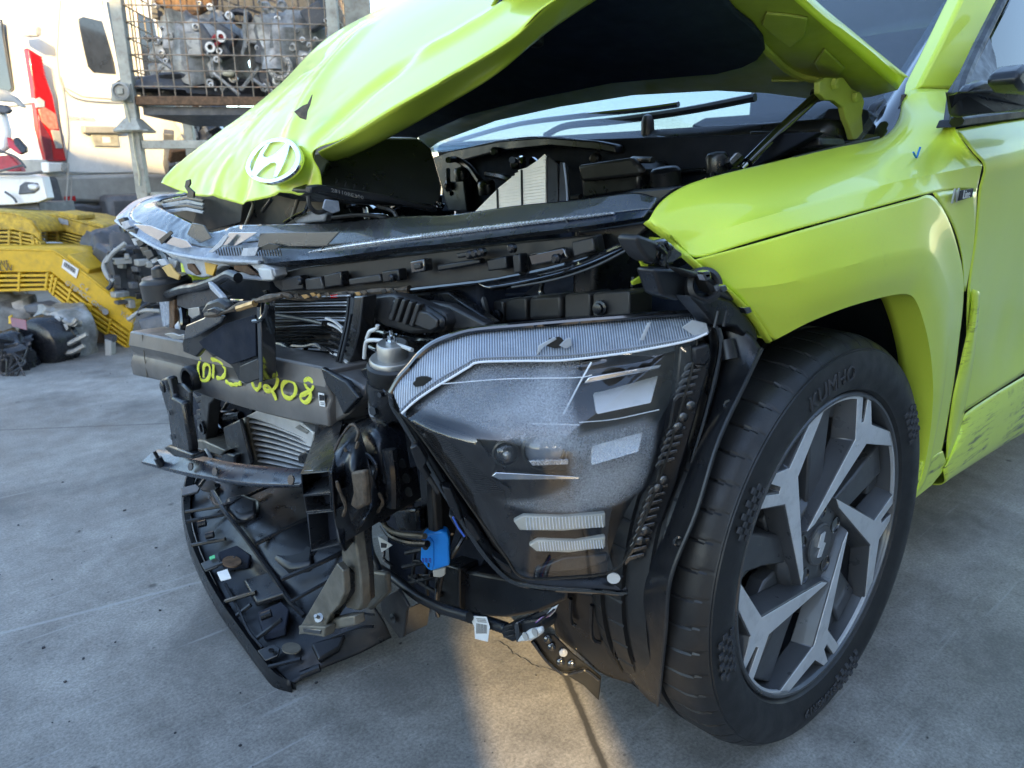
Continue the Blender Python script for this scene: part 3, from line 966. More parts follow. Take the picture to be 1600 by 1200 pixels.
m.add(oe + ie + [p + th for p in oe] + [p + th for p in ie],
      [[i, (i + 1) % n_, n_ + (i + 1) % n_, n_ + i] for i in range(n_)] + [[i, (i + 1) % n_, 2 * n_ + (i + 1) % n_, 2 * n_ + i] for i in range(n_)]
      + [[n_ + i, n_ + (i + 1) % n_, 3 * n_ + (i + 1) % n_, 3 * n_ + i] for i in range(n_)])
emb = build('emblem_ring', m, 'chrome', hood, 0.0008)
HL = Z3([(790, 1036), (822, 950), (850, 888), (890, 836), (908, 832), (884, 872), (866, 902), (868, 916), (892, 922), (934, 902), (974, 866), (1008, 828), (1024, 840), (1010, 900), (990, 950), (966, 1000), (946, 1034), (928, 1036), (940, 990), (946, 962), (934, 950), (910, 954), (872, 980), (836, 1016), (818, 1040)])
slab('emblem_letter', en, ec, .006, HL, 'chrome', emb, 0.0004)
build('emblem_backing', MB().prism(oe, th * .6), 'lime_paint', emb).location = -en * .005
# folded inner flange along the near edge, wavy, plus the inside of the nose
fo = [hp(x, y, v) for x, y, v in ((497, 237, .145), (545, 213, .22), (605, 175, .32), (700, 121, .42), (800, 60, .5), (862, 3, .56), (960, -60, .62))]
fm = [hp(x, y, v) for x, y, v in ((505, 246, .11), (548, 232, .18), (606, 206, .27), (700, 145, .37), (790, 90, .45), (862, 28, .52), (960, -40, .58))]
fi = [hp(x, y, v) for x, y, v in ((520, 252, .08), (556, 240, .14), (612, 212, .24), (690, 168, .33), (772, 118, .42), (855, 50, .48), (960, -20, .54))]
build('hood_flange', MB().grid(dent(patch([fo, fm, fi], 70, 10), .008, 15, 5, lambda p: 1)), 'lime_paint', hood, ang=40, solid=0.001)
# inner panel of the rear half, facing the ground, with its black sound mat
HP = [hp(655, 218, -.6), hp(1400, 140, .70), hp(1240, 0, .72)]
hn = (HP[1] - HP[0]).cross(HP[2] - HP[0]).normalized()
if hn.dot(CAM - HP[0]) < 0: hn = -hn
hc = hn.dot(HP[0])
inner = [(652, 213), (665, 236), (688, 221), (775, 189), (876, 167), (990, 149), (1120, 142), (1200, 146), (1290, 158), (1360, 152), (1402, 141), (1414, 121), (1262, 0), (1150, -110), (860, -130), (760, 20), (600, 170), (560, 240), (600, 270)]
slab('hood_inner_panel', hn, hc, .004, inner, 'lime_hood_shade', hood, 0.001)
pad = [(655, 214), (730, 181), (827, 157), (957, 131), (1060, 122), (1120, 117), (1160, 107), (1184, 95), (1195, 80), (1192, 62), (1176, 42), (1150, 22), (1128, -4), (1060, -80), (880, -110), (760, 30), (600, 175), (565, 238), (600, 262), (640, 240)]
slab('sound_mat', hn, hc + .012, .01, pad, 'mat_navy', hood, 0.004)
# outer skin lip standing past the inner panel, bright along the near edge
lp0 = [at(x, y, hn, hc + .012) for x, y in ((1402, 141), (1300, 52), (1236, -4), (1120, -110))]
lp1 = [at(x, y, hn, hc + .003) for x, y in ((1414, 122), (1330, 55), (1263, 0), (1150, -112))]
lp2 = [at(x, y, hn, hc - .02) for x, y in ((1413, 120), (1332, 52), (1266, -4), (1154, -116))]
lp3 = [at(x, y, hn, hc - .03) for x, y in ((1330, 110), (1250, 40), (1190, -10), (1080, -120))]
build('hood_lip', MB().grid(patch([lp0, lp1, lp2, lp3], 30, 12)), 'lime_paint', hood, ang=50, solid=0.001)
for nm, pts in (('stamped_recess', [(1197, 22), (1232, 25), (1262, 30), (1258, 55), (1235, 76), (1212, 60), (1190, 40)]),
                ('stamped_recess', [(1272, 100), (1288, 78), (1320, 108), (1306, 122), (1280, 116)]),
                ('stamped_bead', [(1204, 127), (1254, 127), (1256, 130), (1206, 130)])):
    slab(nm, hn, hc + .005, .005, pts, 'lime_hood_shade', hood, 0.004, seg=3)
rod('stamped_bead', hn, hc + .002, [(1110, 0), (1170, 50), (1235, 112), (1300, 128)], .008, 'lime_hood_shade', hood)
# hinge
hg = slab('hood_hinge', 'Y', .665, .012, [(1281, 128), (1290, 121), (1318, 121), (1331, 138), (1346, 146), (1351, 158), (1347, 180), (1349, 205), (1344, 218), (1333, 218), (1328, 200), (1322, 186), (1318, 168), (1304, 157), (1290, 156), (1281, 146)], 'lime_hood_shade', car, 0.002)
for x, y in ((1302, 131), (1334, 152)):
    build('hinge_bolt', MB().lathe([(.010, 0), (.010, .007), (.008, .009), (0, .009)], at(x, y, 'Y', .666), (0, 1, 0), 6), 'lime_hood_shade', hg)
# ================================================================ front end of the car
def grp(name):
    o = bpy.data.objects.new(name, None)
    o.parent = car
    COL.objects.link(o)
    return o
HC = .815
def hl(px, py, off=0.0):
    return at(px, py, 'H', HC + off)
HN = PLANES['H']

# ---- left headlight
lamp = grp('headlight')
HO = [(611, 612), (624, 590), (640, 572), (655, 554), (676, 537), (704, 525), (742, 515), (820, 508), (900, 501), (980, 495), (1060, 489), (1090, 490), (1110, 500), (1122, 518), (1124, 545), (1115, 590), (1100, 650), (1082, 710), (1062, 775), (1040, 830), (1018, 878), (1000, 905), (988, 919), (972, 924), (930, 921), (870, 918), (826, 913), (800, 905), (778, 888), (752, 858), (722, 812), (690, 760), (655, 700), (628, 655), (614, 632)]
h1 = [hl(x, y, -.012) for x, y in HO]
cen = sum(h1, Vector()) / len(h1)
h2 = [cen + (p - cen) * .97 - HN * .05 for p in h1]
h3 = [cen + (p - cen) * .80 - HN * .13 for p in h1]
m = MB()
k = len(h1)
m.add(h1 + h2 + h3, [[i, (i + 1) % k, k + (i + 1) % k, k + i] for i in range(k)] + [[k + i, k + (i + 1) % k, 2 * k + (i + 1) % k, 2 * k + i] for i in range(k)] + [[2 * k + i for i in range(k)]])
build('lamp_housing', m, 'black_plastic', lamp, ang=40, solid=0.003)
# bead along the housing rim
build('housing_rim', MB().tube([p + HN * .004 for p in h1] + [h1[0] + HN * .004], .0042, 8), 'gloss_black', lamp)
# dark bezel floor under the lens
bez = [(622, 640), (748, 566), (905, 561), (1070, 532), (1098, 522), (1108, 545), (1090, 620), (1068, 700), (1040, 790), (1008, 868), (985, 905), (960, 912), (860, 905), (806, 895), (770, 855), (725, 780), (660, 690)]
slab('bezel', 'H', HC - .035, .01, bez, 'black_plastic', lamp, 0.002)
# hatched reflector field on the inner side
slab('hatched_panel', 'H', HC - .022, .008, [(646, 672), (662, 658), (748, 690), (776, 722), (768, 746), (800, 765), (730, 772)], 'black_plastic', lamp, 0.001)
hb = MB()
for i in range(40):
    u = i / 39
    a = hl(648 + 84 * u, 674 + 98 * u, -.0205)
    b = hl(668 + 118 * u, 660 + 108 * u, -.0205)
    hb.tube([a, b], .0009, 4, False)
ho = build('hatching', hb, 'grey_plastic', lamp)
ho['kind'] = 'stuff'
# ribbed, frosted upper flange of the lens
fl_o = [(612, 607), (622, 590), (642, 570), (660, 550), (684, 536), (712, 526), (745, 518), (820, 511), (900, 505), (980, 499), (1060, 494), (1096, 496), (1112, 512)]
fl_i = [(628, 645), (646, 628), (668, 612), (690, 598), (712, 585), (732, 573), (750, 565), (820, 563), (880, 562), (960, 553), (1030, 541), (1076, 531), (1104, 520)]
fo_ = spline([hl(x, y, -.012) for x, y in fl_o], 101)
fi_ = spline([hl(x, y, .026) for x, y in fl_i], 101)
rows = []
for kx in range(7):
    u = kx / 6
    row = []
    for i, (p, q) in enumerate(zip(fo_, fi_)):
        b = p.lerp(q, u) + HN * .004 * sin(pi * u)
        row.append(b + HN * 0)
    rows.append(row)
build('ribbed_flange', MB().grid(rows), 'ribbed_clear', lamp, ang=80, solid=0.002)
build('flange_ridge', MB().tube([p + HN * .003 for p in fi_], .0016, 6, False), 'lamp_white', lamp)
build('flange_ridge', MB().tube([fo_[i].lerp(fi_[i], .86) + HN * .004 for i in range(len(fo_))], .0012, 6, False), 'frosted_ribbed', lamp)
rod('lens_facet', 'H', HC + .040, [(924, 566), (905, 600), (880, 648)], .0012, 'lamp_white', lamp, 6)
for L in ([(690, 600), (790, 592), (900, 590), (925, 586)], [(905, 660), (960, 655), (1030, 640)], [(830, 662), (905, 664)]):
    rod('lens_line', 'H', HC + .044, L, .0006, 'lamp_white', lamp, 5)
# small broken spots of the flange
for px, py, r in ((660, 597, .010), (868, 535, .012)):
    ch = MB()
    pts = [hl(px + 15 * (1 + .45 * noise.noise(Vector((px, a, 0)))) * cos(a), py + 9 * (1 + .6 * noise.noise(Vector((a, px, 3)))) * sin(a), .020) for a in [2 * pi * i / 11 for i in range(11)]]
    ch.prism(pts, -HN * .003)
    build('broken_spot', ch, 'tube_dark', lamp, 0.0004)
for pts in ([(838, 556), (842, 540), (866, 527), (870, 530), (850, 542)], [(884, 530), (892, 528), (894, 540), (884, 545), (874, 540)], [(1066, 512), (1082, 500), (1104, 505), (1108, 520), (1090, 528)], [(1000, 532), (1012, 505), (1018, 503), (1006, 532)]):
    slab('cracked_chip', 'H', HC + .024, .003, pts, 'grey_clear', lamp, 0.0006)
# clear lens bulging over everything
LO = [(625, 645), (668, 613), (710, 588), (748, 566), (820, 564), (905, 561), (980, 549), (1070, 531), (1088, 530), (1080, 580), (1060, 650), (1040, 720), (1015, 790), (985, 860), (955, 893), (890, 902), (818, 902), (790, 870), (755, 820), (720, 770), (685, 720), (650, 672)]
lo = [hl(x, y, .016) for x, y in LO]
lo = spline(lo + [lo[0]], 141)[:-1]
lc = hl(830, 680, .016)
NR = 36
lrows = []
def lens_h(p):
    """Bulge with a soft keel: above the line the lens leans up to the sky, below it leans down."""
    rel = p - hl(625, 645, .016)
    a = rel.dot(RGT)
    b = rel.dot(UPV)
    keel = b + .10 * a
    k1 = max(0, keel)
    return .030 - .42 * k1 - 1.2 * k1 * k1 - .20 * max(0, -keel - .01)
for i in range(NR + 1):
    s_ = 1 - i / NR
    row = []
    for p in lo:
        q = lc.lerp(p, s_)
        w = 1 - s_ ** 2
        row.append(q + HN * (.034 * w + (lens_h(q) + .014) * (1 - s_ ** 5)))
    row.append(row[0])
    lrows.append(row)
lens = build('lens', MB().grid(lrows), 'lens_clear', lamp, ang=80)
at_ = lens.data.attributes.new('mist', 'FLOAT', 'POINT')
MZ = [(640, 644), (700, 600), (748, 568), (905, 563), (915, 570), (895, 620), (905, 655), (1005, 645), (1028, 660), (1018, 730), (1005, 765), (960, 782), (900, 790), (845, 788), (800, 778), (770, 770), (850, 752), (880, 735), (880, 690), (800, 672), (720, 650)]
mz = [hl(x, y, .04) for x, y in MZ]
def to_px(p):
    d = p - CAM
    z = d.dot(FWD)
    return 800 + FOC * d.dot(RGT) / z, 600 - FOC * d.dot(UPV) / z
def inpoly(x, y, P):
    c = False
    j = len(P) - 1
    for i in range(len(P)):
        if (P[i][1] > y) != (P[j][1] > y) and x < (P[j][0] - P[i][0]) * (y - P[i][1]) / (P[j][1] - P[i][1]) + P[i][0]:
            c = not c
        j = i
    return c
def edge_dist(x, y, P):
    best = 1e9
    for i in range(len(P)):
        ax, ay = P[i - 1]; bx, by = P[i]
        l2 = (bx - ax) ** 2 + (by - ay) ** 2
        t = max(0, min(1, ((x - ax) * (bx - ax) + (y - ay) * (by - ay)) / l2))
        best = min(best, hypot(x - ax - t * (bx - ax), y - ay - t * (by - ay)))
    return best
# mist dried on the glass: outline on the glass in millimetres along (RGT, UPV)-free axes of the lamp itself
LX = Vector((HN.y, -HN.x, 0)).normalized() * -1
def lamp_xy(p):
    return (p.dot(LX) * 1000, p.z * 1000)
MP = [lamp_xy(p) for p in mz]
heavy = [lamp_xy(hl(x, y, .04)) for x, y in ((740, 640), (860, 565), (890, 575), (888, 650), (930, 700), (1012, 690), (1012, 745), (960, 780), (890, 790), (820, 782), (880, 760), (905, 700), (830, 660))]
for i, v in enumerate(lens.data.vertices):
    x, y = lamp_xy(v.co)
    a = 0.0
    if inpoly(x, y, MP):
        a = .42 * min(1, edge_dist(x, y, MP) / 8)
    if inpoly(x, y, heavy):
        a += .34 * min(1, edge_dist(x, y, heavy) / 22)
    at_.data[i].value = min(1, a)
build('lens_edge', MB().tube([p + HN * .001 for p in lo] + [lo[0] + HN * .001], .0016, 6), 'tube_dark', lamp)
# light units inside
def unit(nm, pts, off, th, mat, b=.002):
    return slab(nm, 'H', HC + off, th, pts, mat, lamp, b)
unit('upper_blade', [(912, 592), (1062, 548), (1066, 534), (905, 566)], -.005, .02, 'gloss_black')
unit('chrome_blade', [(912, 600), (1030, 577), (1036, 569), (920, 588)], 0.0, .01, 'chrome')
d1 = unit('running_lamp', [(926, 607, HC - .045), (1032, 577, HC - .045), (1018, 630, HC + .008), (932, 648, HC + .008)], -.004, .012, 'lamp_white', .003)
d2 = unit('running_lamp', [(926, 690, HC - .045), (1006, 668, HC - .045), (998, 706, HC + .006), (924, 728, HC + .006)], -.004, .012, 'lamp_white', .003)
gm = MB()
for i in range(9):
    u = i / 8
    gm.tube([hl(928 + 100 * u, 608 - 28 * u, -.003), hl(934 + 82 * u, 646 - 17 * u, -.003)], .0006, 4, False)
for i in range(5):
    u = i / 4
    gm.tube([hl(927 + 5 * u, 609 + 37 * u, -.003), hl(1031 - 12 * u, 579 + 49 * u, -.003)], .0006, 4, False)
t1 = unit('indicator_lamp', [(802, 814), (818, 806), (880, 808), (946, 802), (946, 824), (880, 830), (812, 829)], -.012, .01, 'lamp_cream', .002)
t2 = unit('indicator_lamp', [(826, 852), (840, 844), (900, 846), (946, 838), (946, 856), (890, 864), (838, 862)], -.012, .01, 'lamp_cream', .002)
for t_, (ya, yb), (xa, xb) in ((t1, (809, 828), (822, 940)), (t2, (847, 861), (842, 940))):
    gm = MB()
    for i in range(24):
        u = i / 23
        x = xa + (xb - xa) * u
        gm.tube([hl(x, ya - 3 * u, -.011), hl(x + 2, yb - 4 * u, -.011)], .0008, 4, False)
    so_ = build('fluting', gm, 'lamp_white', t_)
    so_['kind'] = 'stuff'
unit('lower_reflector', [(836, 890), (880, 872), (950, 866), (948, 878), (905, 892), (840, 896)], -.014, .01, 'grey_plastic', .002)
unit('bezel_step', [(775, 700), (800, 668), (905, 664), (905, 735), (790, 745)], -.022, .012, 'black_plastic', .003)
unit('chrome_bar', [(768, 744), (775, 738), (905, 745), (905, 749), (780, 750)], -.008, .008, 'chrome', .001)
# projector
pc = hl(850, 702, -.012)
build('projector_lens', MB().lathe([(.026, -.02), (.0265, 0), (.024, .008), (.017, .014), (.009, .017), (0, .018)], pc, HN, 32), 'lens_clear', lamp, ang=60)
build('projector_ring', MB().lathe([(.030, -.02), (.031, .002), (.0275, .004), (.0265, -.004)], pc, HN, 32, cap=False), 'tube_dark', lamp)
unit('projector_frame', [(812, 683), (822, 678), (884, 680), (888, 690), (886, 724), (822, 722)], -.020, .012, 'frosted_ribbed', .003)
unit('projector_tray', [(826, 720), (888, 718), (888, 726), (832, 728)], -.006, .006, 'strip_silver', .001)
build('inner_lens', MB().lathe([(.016, -.006), (.016, .002), (.010, .007), (0, .009)], hl(790, 708, -.016), HN, 24), 'lens_clear', lamp, ang=60)
build('inner_lens_ring', MB().lathe([(.0185, -.006), (.019, .002), (.0165, .003)], hl(790, 708, -.016), HN, 24, cap=False), 'tube_dark', lamp)
build('bulb', MB().lathe([(.006, -.004), (.006, .004), (.003, .007), (0, .008)], hl(792, 710, -.014), HN, 12), 'bare_steel', lamp)
# keel line and thin trim lines in the lens
unit('sticker_dot', [(959 + 10.5 * cos(2 * pi * i / 16), 904 + 8.5 * sin(2 * pi * i / 16)) for i in range(16)], -.006, .002, 'paper', .0002)
# clip rail along the outer side
unit('clip_rail', [(1062, 542), (1108, 536), (1112, 560), (1088, 650), (1062, 740), (1036, 815), (1008, 870), (985, 876), (1000, 830), (1026, 745), (1046, 660), (1056, 600)], .010, .022, 'black_plastic', .003)
for cxp, cyp, sl_ in ((1074, 596, -18), (1046, 700, -26), (1018, 790, -28), (998, 850, -20)):
    for i in range(5):
        y = cyp - 26 + i * 12
        x = cxp - (i - 2) * 4.2
        unit('rail_clip', [(x - 14, y + 6), (x - 8, y - 2), (x + 17, y - 8), (x + 18, y - 3), (x - 4, y + 4), (x - 12, y + 12)], .016, .012, 'wet_black', .001)
for px, py in ((1092, 555), (1092, 566), (1078, 632), (1066, 650), (1058, 665), (1036, 748), (1027, 760), (1008, 826), (1000, 842)):
    build('rail_boss', MB().lathe([(.0065, -.004), (.0065, .006), (.004, .008), (0, .008)], hl(px, py, .012), HN, 12), 'wet_black', lamp, ang=50)
unit('end_cap', [(1080, 542), (1108, 536), (1112, 558), (1104, 574), (1084, 572)], .022, .014, 'black_plastic', .005)
# tabs of the housing on the inner side
for pts in ([(640, 700), (652, 694), (668, 720), (662, 730), (672, 746), (664, 752), (650, 728)], [(690, 760), (704, 764), (716, 792), (722, 812), (716, 816), (700, 790)], [(724, 808), (740, 822), (752, 842), (744, 846), (730, 828)], [(768, 868), (784, 878), (800, 888), (800, 898), (786, 892)]):
    unit('housing_tab', pts, .006, .02, 'black_plastic', .002)
for pts in ([(660, 742), (672, 740), (690, 768), (684, 776)], [(700, 806), (712, 806), (726, 838), (716, 832)]):
    unit('mounting_lug', pts, -.02, .03, 'grey_plastic', .003)
rod('blue_wire', 'H', HC - .012, [(708, 808), (716, 824), (726, 838)], .0016, 'wire_blue', lamp)

# ---- bumper beam with chalk marks
beam = grp('bumper_beam')
bt = [(203, 517), (255, 527), (330, 541), (410, 555), (470, 567), (515, 576)]
bb = [(207, 586), (256, 597), (330, 622), (400, 643), (460, 658), (515, 668)]
BT = spline(PT('W', .552, bt), 30)
BBm = spline(PT('W', .552, bb), 30)
back = Vector((-.075, .0, .0))
rows = [[p + back for p in BT], BT, [p.lerp(q, .30) + Vector((.006, 0, 0)) for p, q in zip(BT, BBm)], [p.lerp(q, .5) - Vector((.004, 0, 0)) for p, q in zip(BT, BBm)], [p.lerp(q, .70) + Vector((.004, 0, 0)) for p, q in zip(BT, BBm)], BBm, [p + back for p in BBm]]
rows = list(map(list, zip(*rows)))
bm_ = MB().grid(rows)
bm_.add(rows[0], [list(range(7))])
bm_.add(rows[-1], [list(range(7))])
build('beam_shell', bm_, 'beam_steel', beam, 0.004, ang=30)
rod('beam_seam', 'W', .5545, [(222, 523), (226, 560), (230, 590)], .0012, 'tan_steel', beam, 5)
tow = at(297, 591, 'W', .565)
build('tow_eye_socket', MB().lathe([(.028, -.03), (.028, .004), (.025, .008), (.0195, .008), (.018, -.028), (0, -.028)], tow, (1, .19, 0), 28), 'black_plastic', beam, ang=40)
ZC = lambda L: [(180 + x / 3.75, 480 + y / 3.75) for x, y in L]
strokes = [[(505, 300), (487, 340), (489, 395), (506, 428), (535, 428), (553, 398), (553, 350), (536, 332), (520, 350), (518, 410)], [(574, 308), (576, 360), (572, 414)], [(562, 304), (605, 318), (640, 352), (642, 392), (622, 415), (596, 414)],
           [(648, 434), (676, 452), (710, 452), (738, 444)], [(800, 435), (815, 472), (834, 482), (850, 455), (850, 430)], [(858, 366), (860, 374)],
           [(872, 412), (896, 384), (928, 376), (950, 402), (946, 452), (918, 488), (884, 488), (874, 466), (896, 462), (930, 510), (944, 545)],
           [(1018, 428), (985, 446), (976, 482), (990, 520), (1022, 534), (1050, 512), (1058, 474), (1044, 442), (1018, 428)],
           [(1130, 420), (1112, 436), (1120, 468), (1142, 492), (1142, 530), (1118, 558), (1092, 546), (1088, 520), (1112, 506), (1146, 488), (1160, 462), (1150, 432), (1130, 420)]]
for st_ in strokes:
    pts = PT('W', .552 + .0045, ZC(st_))
    mb_ = MB().tube(pts, lambda u, q=random.random() * 9: .0042 + .0009 * sin(q + u * 21), 8)
    nW = PLANES['W'].normalized()
    cW = (.552 + .0045) / PLANES['W'].length
    mb_.v = [v - nW * (nW.dot(v) - cW) * .72 for v in mb_.v]
    build('chalk_stroke', mb_, 'chalk', beam)
lab = slab('barcode_label', 'W', .556, .001, ZC([(1188, 500), (1222, 506), (1230, 585), (1198, 578)]), 'paper', beam, 0)
for i in range(9):
    x = 1194 + i * 3.4
    slab('label_bar', 'W', .5568, .0006, ZC([(x, 512 + i * .6), (x + (2.2 if i % 3 else 1.2), 512 + i * .6), (x + 3.4, 548), (x + 1.6, 548)]), 'ink', lab, 0)
for i in range(2):
    slab('label_bar', 'W', .5568, .0006, ZC([(1202, 558 + i * 9), (1222, 560 + i * 9), (1222, 563 + i * 9), (1202, 561 + i * 9)]), 'ink', lab, 0)
# crushed near end of the beam
slab('crushed_end', 'X', .50, .07, [(496, 572), (545, 592), (566, 604), (568, 625), (540, 650), (505, 672), (494, 640)], 'beam_steel', beam, 0.006)
slab('crushed_flange', 'X', .52, .012, [(500, 574), (540, 596), (560, 622), (536, 648), (524, 620), (508, 600)], 'black_steel', beam, 0.003)

# ---- upright bracket left of the opening, and its foot
up_ = grp('side_bracket')
slab('upright', 'X', .655, .02, [(250, 592), (262, 588), (268, 620), (284, 628), (296, 700), (296, 708), (270, 706), (262, 650), (252, 615)], 'black_steel', up_, 0.006)
slab('upright_flange', 'X', .64, .008, [(262, 596), (284, 600), (296, 612), (298, 715), (294, 712), (286, 640), (268, 622)], 'black_plastic', up_, 0.004)
slab('upright_foot', 'X', .66, .03, [(254, 700), (262, 696), (300, 710), (298, 718), (272, 714)], 'black_steel', up_, 0.004)
build('rivet', MB().lathe([(.013, 0), (.013, .004), (.009, .006), (0, .006)], at(256, 604, 'X', .66), (1, 0, 0), 16), 'black_steel', up_)
for px, py in ((265, 645), (268, 683)):
    build('rivet', MB().lathe([(.006, 0), (.006, .002), (0, .002)], at(px, py, 'X', .658), (1, 0, 0), 12), 'gloss_black', up_)

# ---- lower cross bar
bar = grp('lower_crossbar')
ct = [(226, 709), (290, 720), (340, 731), (400, 738), (474, 744)]
cb = [(224, 726), (285, 743), (340, 753), (400, 762), (472, 762)]
CT = spline(PT('W', .60, ct), 24); CBt = spline(PT('W', .60, cb), 24)
bk = Vector((-.05, -.01, .012))
rows = [[p + Vector((-.03, 0, .004)) for p in CT], [p + Vector((-.014, 0, 0)) for p in CT], [p.lerp(q, .70) + Vector((.008, 0, 0)) for p, q in zip(CT, CBt)], CBt, [p + bk - Vector((0, 0, .012)) for p in CBt]]
rows = list(map(list, zip(*rows)))
m = MB().grid(rows); m.add(rows[0], [list(range(5))]); m.add(rows[-1], [list(range(5))])
build('bar_shell', m, 'satin_navy', bar, 0.003)
for px, py in ((299, 729), (337, 737), (456, 750)):
    build('bar_hole', MB().lathe([(.009, 0), (.009, .003), (0, .003)], at(px, py, 'W', .604), (1, .19, .3), 14), 'gloss_black', bar)
build('bolt', MB().lathe([(.009, -.01), (.009, .012), (.004, .013), (.004, .03), (0, .03)], at(250, 722, 'W', .607), (.3, 0, 1), 8), 'black_steel', bar)

# ---- cut-off rail end on the near side: two stacked square tubes, scratched, torn at its side
rail = grp('crash_box')
RB = Vector((-.22, -.03, .015))
def wallset(poly, c, mat, nm, vec, t=.003):
    """Open tube: outline extruded backwards, walls only."""
    pts = PT('X', c, poly)
    q = [p + vec for p in pts]
    n = len(pts)
    m = MB().add(pts + q, [[i, (i + 1) % n, n + (i + 1) % n, n + i] for i in range(n)])
    return build(nm, m, mat, rail, 0.003, solid=t)
top = [at(x, y, 'X', v) for x, y, v in ((472, 742, .64), (510, 737, .64), (534, 680, .54), (563, 640, .47), (527, 636, .47), (520, 662, .52))]
XB = [(472, 742), (513, 737), (516, 770), (474, 773)]
wallset(XB, .64, 'black_steel', 'upper_tube', at(540, 640, 'X', .45) - at(513, 737, 'X', .64))
XC = [(474, 774), (516, 771), (518, 798), (478, 801)]
wallset(XC, .635, 'black_steel', 'middle_tube', Vector((-.12, -.01, .0)))
XD = [(480, 802), (521, 798), (527, 832), (530, 852), (486, 862)]
wallset(XD, .635, 'black_steel', 'lower_tube', Vector((-.16, -.02, .02)))
for nm, c in (('tube_floor', .60), ):
    slab(nm, 'X', c, .01, [(472, 742), (513, 737), (530, 852), (486, 862)], 'pad_black', rail, 0)
# torn flank: rippled sheet with bare ripped edges
tf = [[(516, 738, .64), (524, 706, .60), (540, 676, .56), (556, 662, .53)],
      [(518, 770, .64), (530, 735, .615), (546, 700, .59), (562, 672, .55)],
      [(520, 800, .635), (536, 770, .60), (552, 735, .61), (570, 700, .57)],
      [(530, 850, .635), (540, 812, .615), (560, 790, .60), (582, 740, .58)],
      [(538, 862, .63), (552, 842, .60), (572, 812, .61), (594, 780, .57)]]
tfr = [[at(x, y, 'X', v) for x, y, v in r] for r in tf]
tfm = dent(patch(tfr, 40, 40), .014, 26, 2)
build('torn_flank', MB().grid(tfm), 'black_steel', rail, ang=50, solid=.003)
for L in ([(522, 706, .615), (530, 688, .60), (544, 668, .58), (553, 664, .575), (560, 676, .575), (556, 690, .58)], [(538, 700, .60), (546, 712, .595), (554, 706, .59), (560, 690, .585)], [(526, 752, .64), (532, 770, .635), (540, 790, .63), (536, 806, .63)], [(592, 770, .585), (598, 785, .58), (590, 800, .58)]):
    build('torn_edge', MB().tube([at(x, y, 'X', v) for x, y, v in L], lambda u: .0018 + .0012 * abs(sin(u * 9)), 6), 'torn_edge', rail)
sc = MB()
for i, (x, y, w) in enumerate(((482, 735, 14), (490, 722, 12), (500, 708, 16), (512, 690, 10), (519, 676, 22), (528, 664, 18), (536, 652, 14), (544, 644, 10))):
    build('scratch', MB().tube([at(x - w / 2, y + 1, 'X', .648 - (742 - y) * .0019), at(x + w / 2, y, 'X', .648 - (742 - y) * .0019)], .0007, 5, False), 'grey_clear', rail)
slab('rust_tongue', 'X', .625, .012, [(547, 738), (566, 735), (568, 752), (571, 790), (556, 797), (546, 790), (551, 770)], 'torn_edge', rail, 0.004)
# rounded pot of the apron behind it
pot = [[(556, 662, .50), (590, 650, .48), (628, 660, .46)],
       [(560, 690, .545), (592, 672, .53), (634, 688, .48)],
       [(566, 740, .55), (596, 730, .545), (642, 740, .49)],
       [(582, 795, .53), (606, 800, .53), (648, 795, .48)]]
build('apron_pot', MB().grid(patch([[at(x, y, 'X', v) for x, y, v in r] for r in pot], 24, 24)), 'black_steel', rail, ang=50, solid=.006)
rod('pot_bead', 'X', .55, [(608, 702), (612, 730), (614, 760), (614, 790)], .011, 'black_steel', rail, 10)
for px, py in ((630, 724), (636, 747), (640, 768)):
    build('pot_hole', MB().lathe([(.0075, 0), (.0075, .003), (0, .003)], at(px, py, 'X', .525), (1, .3, 0), 14), 'tube_dark', rail)
build('opening_rim', MB().tube([at(x, y, 'X', .575) for x, y in ((528, 718), (540, 708), (560, 706), (578, 714), (588, 730), (584, 748))], .003, 8), 'black_steel', rail)
slab('dark_opening', 'X', .566, .004, [(528, 720), (540, 709), (560, 707), (577, 715), (586, 731), (590, 780), (560, 800), (540, 800)], 'gloss_black', rail, 0)

# ---- hanging lower strut and its plates
st_ = grp('hanging_strut')
slab('strut_bar', 'X', .60, .018, [(530, 800), (548, 790), (556, 850), (563, 900), (565, 944), (560, 955), (540, 950), (534, 880)], 'tan_steel', st_, 0.003)
slab('strut_web', 'X', .585, .02, [(548, 795), (560, 800), (566, 860), (570, 940), (562, 946), (556, 860)], 'black_steel', st_, 0.003)
slab('strut_foot', 'X', .612, .02, [(513, 968), (552, 962), (554, 978), (516, 985)], 'tan_steel', st_, 0.003)
slab('slanted_leg', 'X', .622, .012, [(526, 880), (536, 892), (538, 925), (530, 945), (516, 960), (506, 985), (466, 992), (468, 980)], 'tan_steel', st_, 0.002)
slab('slanted_leg_face', 'X', .616, .02, [(530, 890), (540, 900), (540, 930), (522, 958), (508, 978), (476, 980)], 'black_steel', st_, 0.002)
slab('leg_end', 'X', .632, .02, [(466, 978), (508, 980), (506, 996), (468, 990)], 'tan_steel', st_, 0.002)
slab('leg_slot', 'X', .634, .004, [(473, 982), (501, 985), (500, 991), (474, 988)], 'gloss_black', st_, 0.001)
build('stud', MB().lathe([(.008, 0), (.008, .004), (.003, .005), (.003, .016), (0, .016)], at(500, 966, 'X', .625), (.6, .3, .7), 10), 'bare_steel', st_)
slab('rear_plate', 'X', .53, .012, [(572, 892), (602, 896), (604, 928), (578, 954), (571, 950)], 'tan_steel', st_, 0.004)
slab('angle_bracket', 'X', .49, .006, [(594, 936), (622, 920), (638, 948), (634, 955), (630, 996), (624, 998), (596, 960)], 'grey_plastic', st_, 0.002)
slab('angle_flange', 'X', .485, .05, [(622, 955), (638, 950), (632, 994), (626, 994)], 'gloss_black', st_, 0.002)
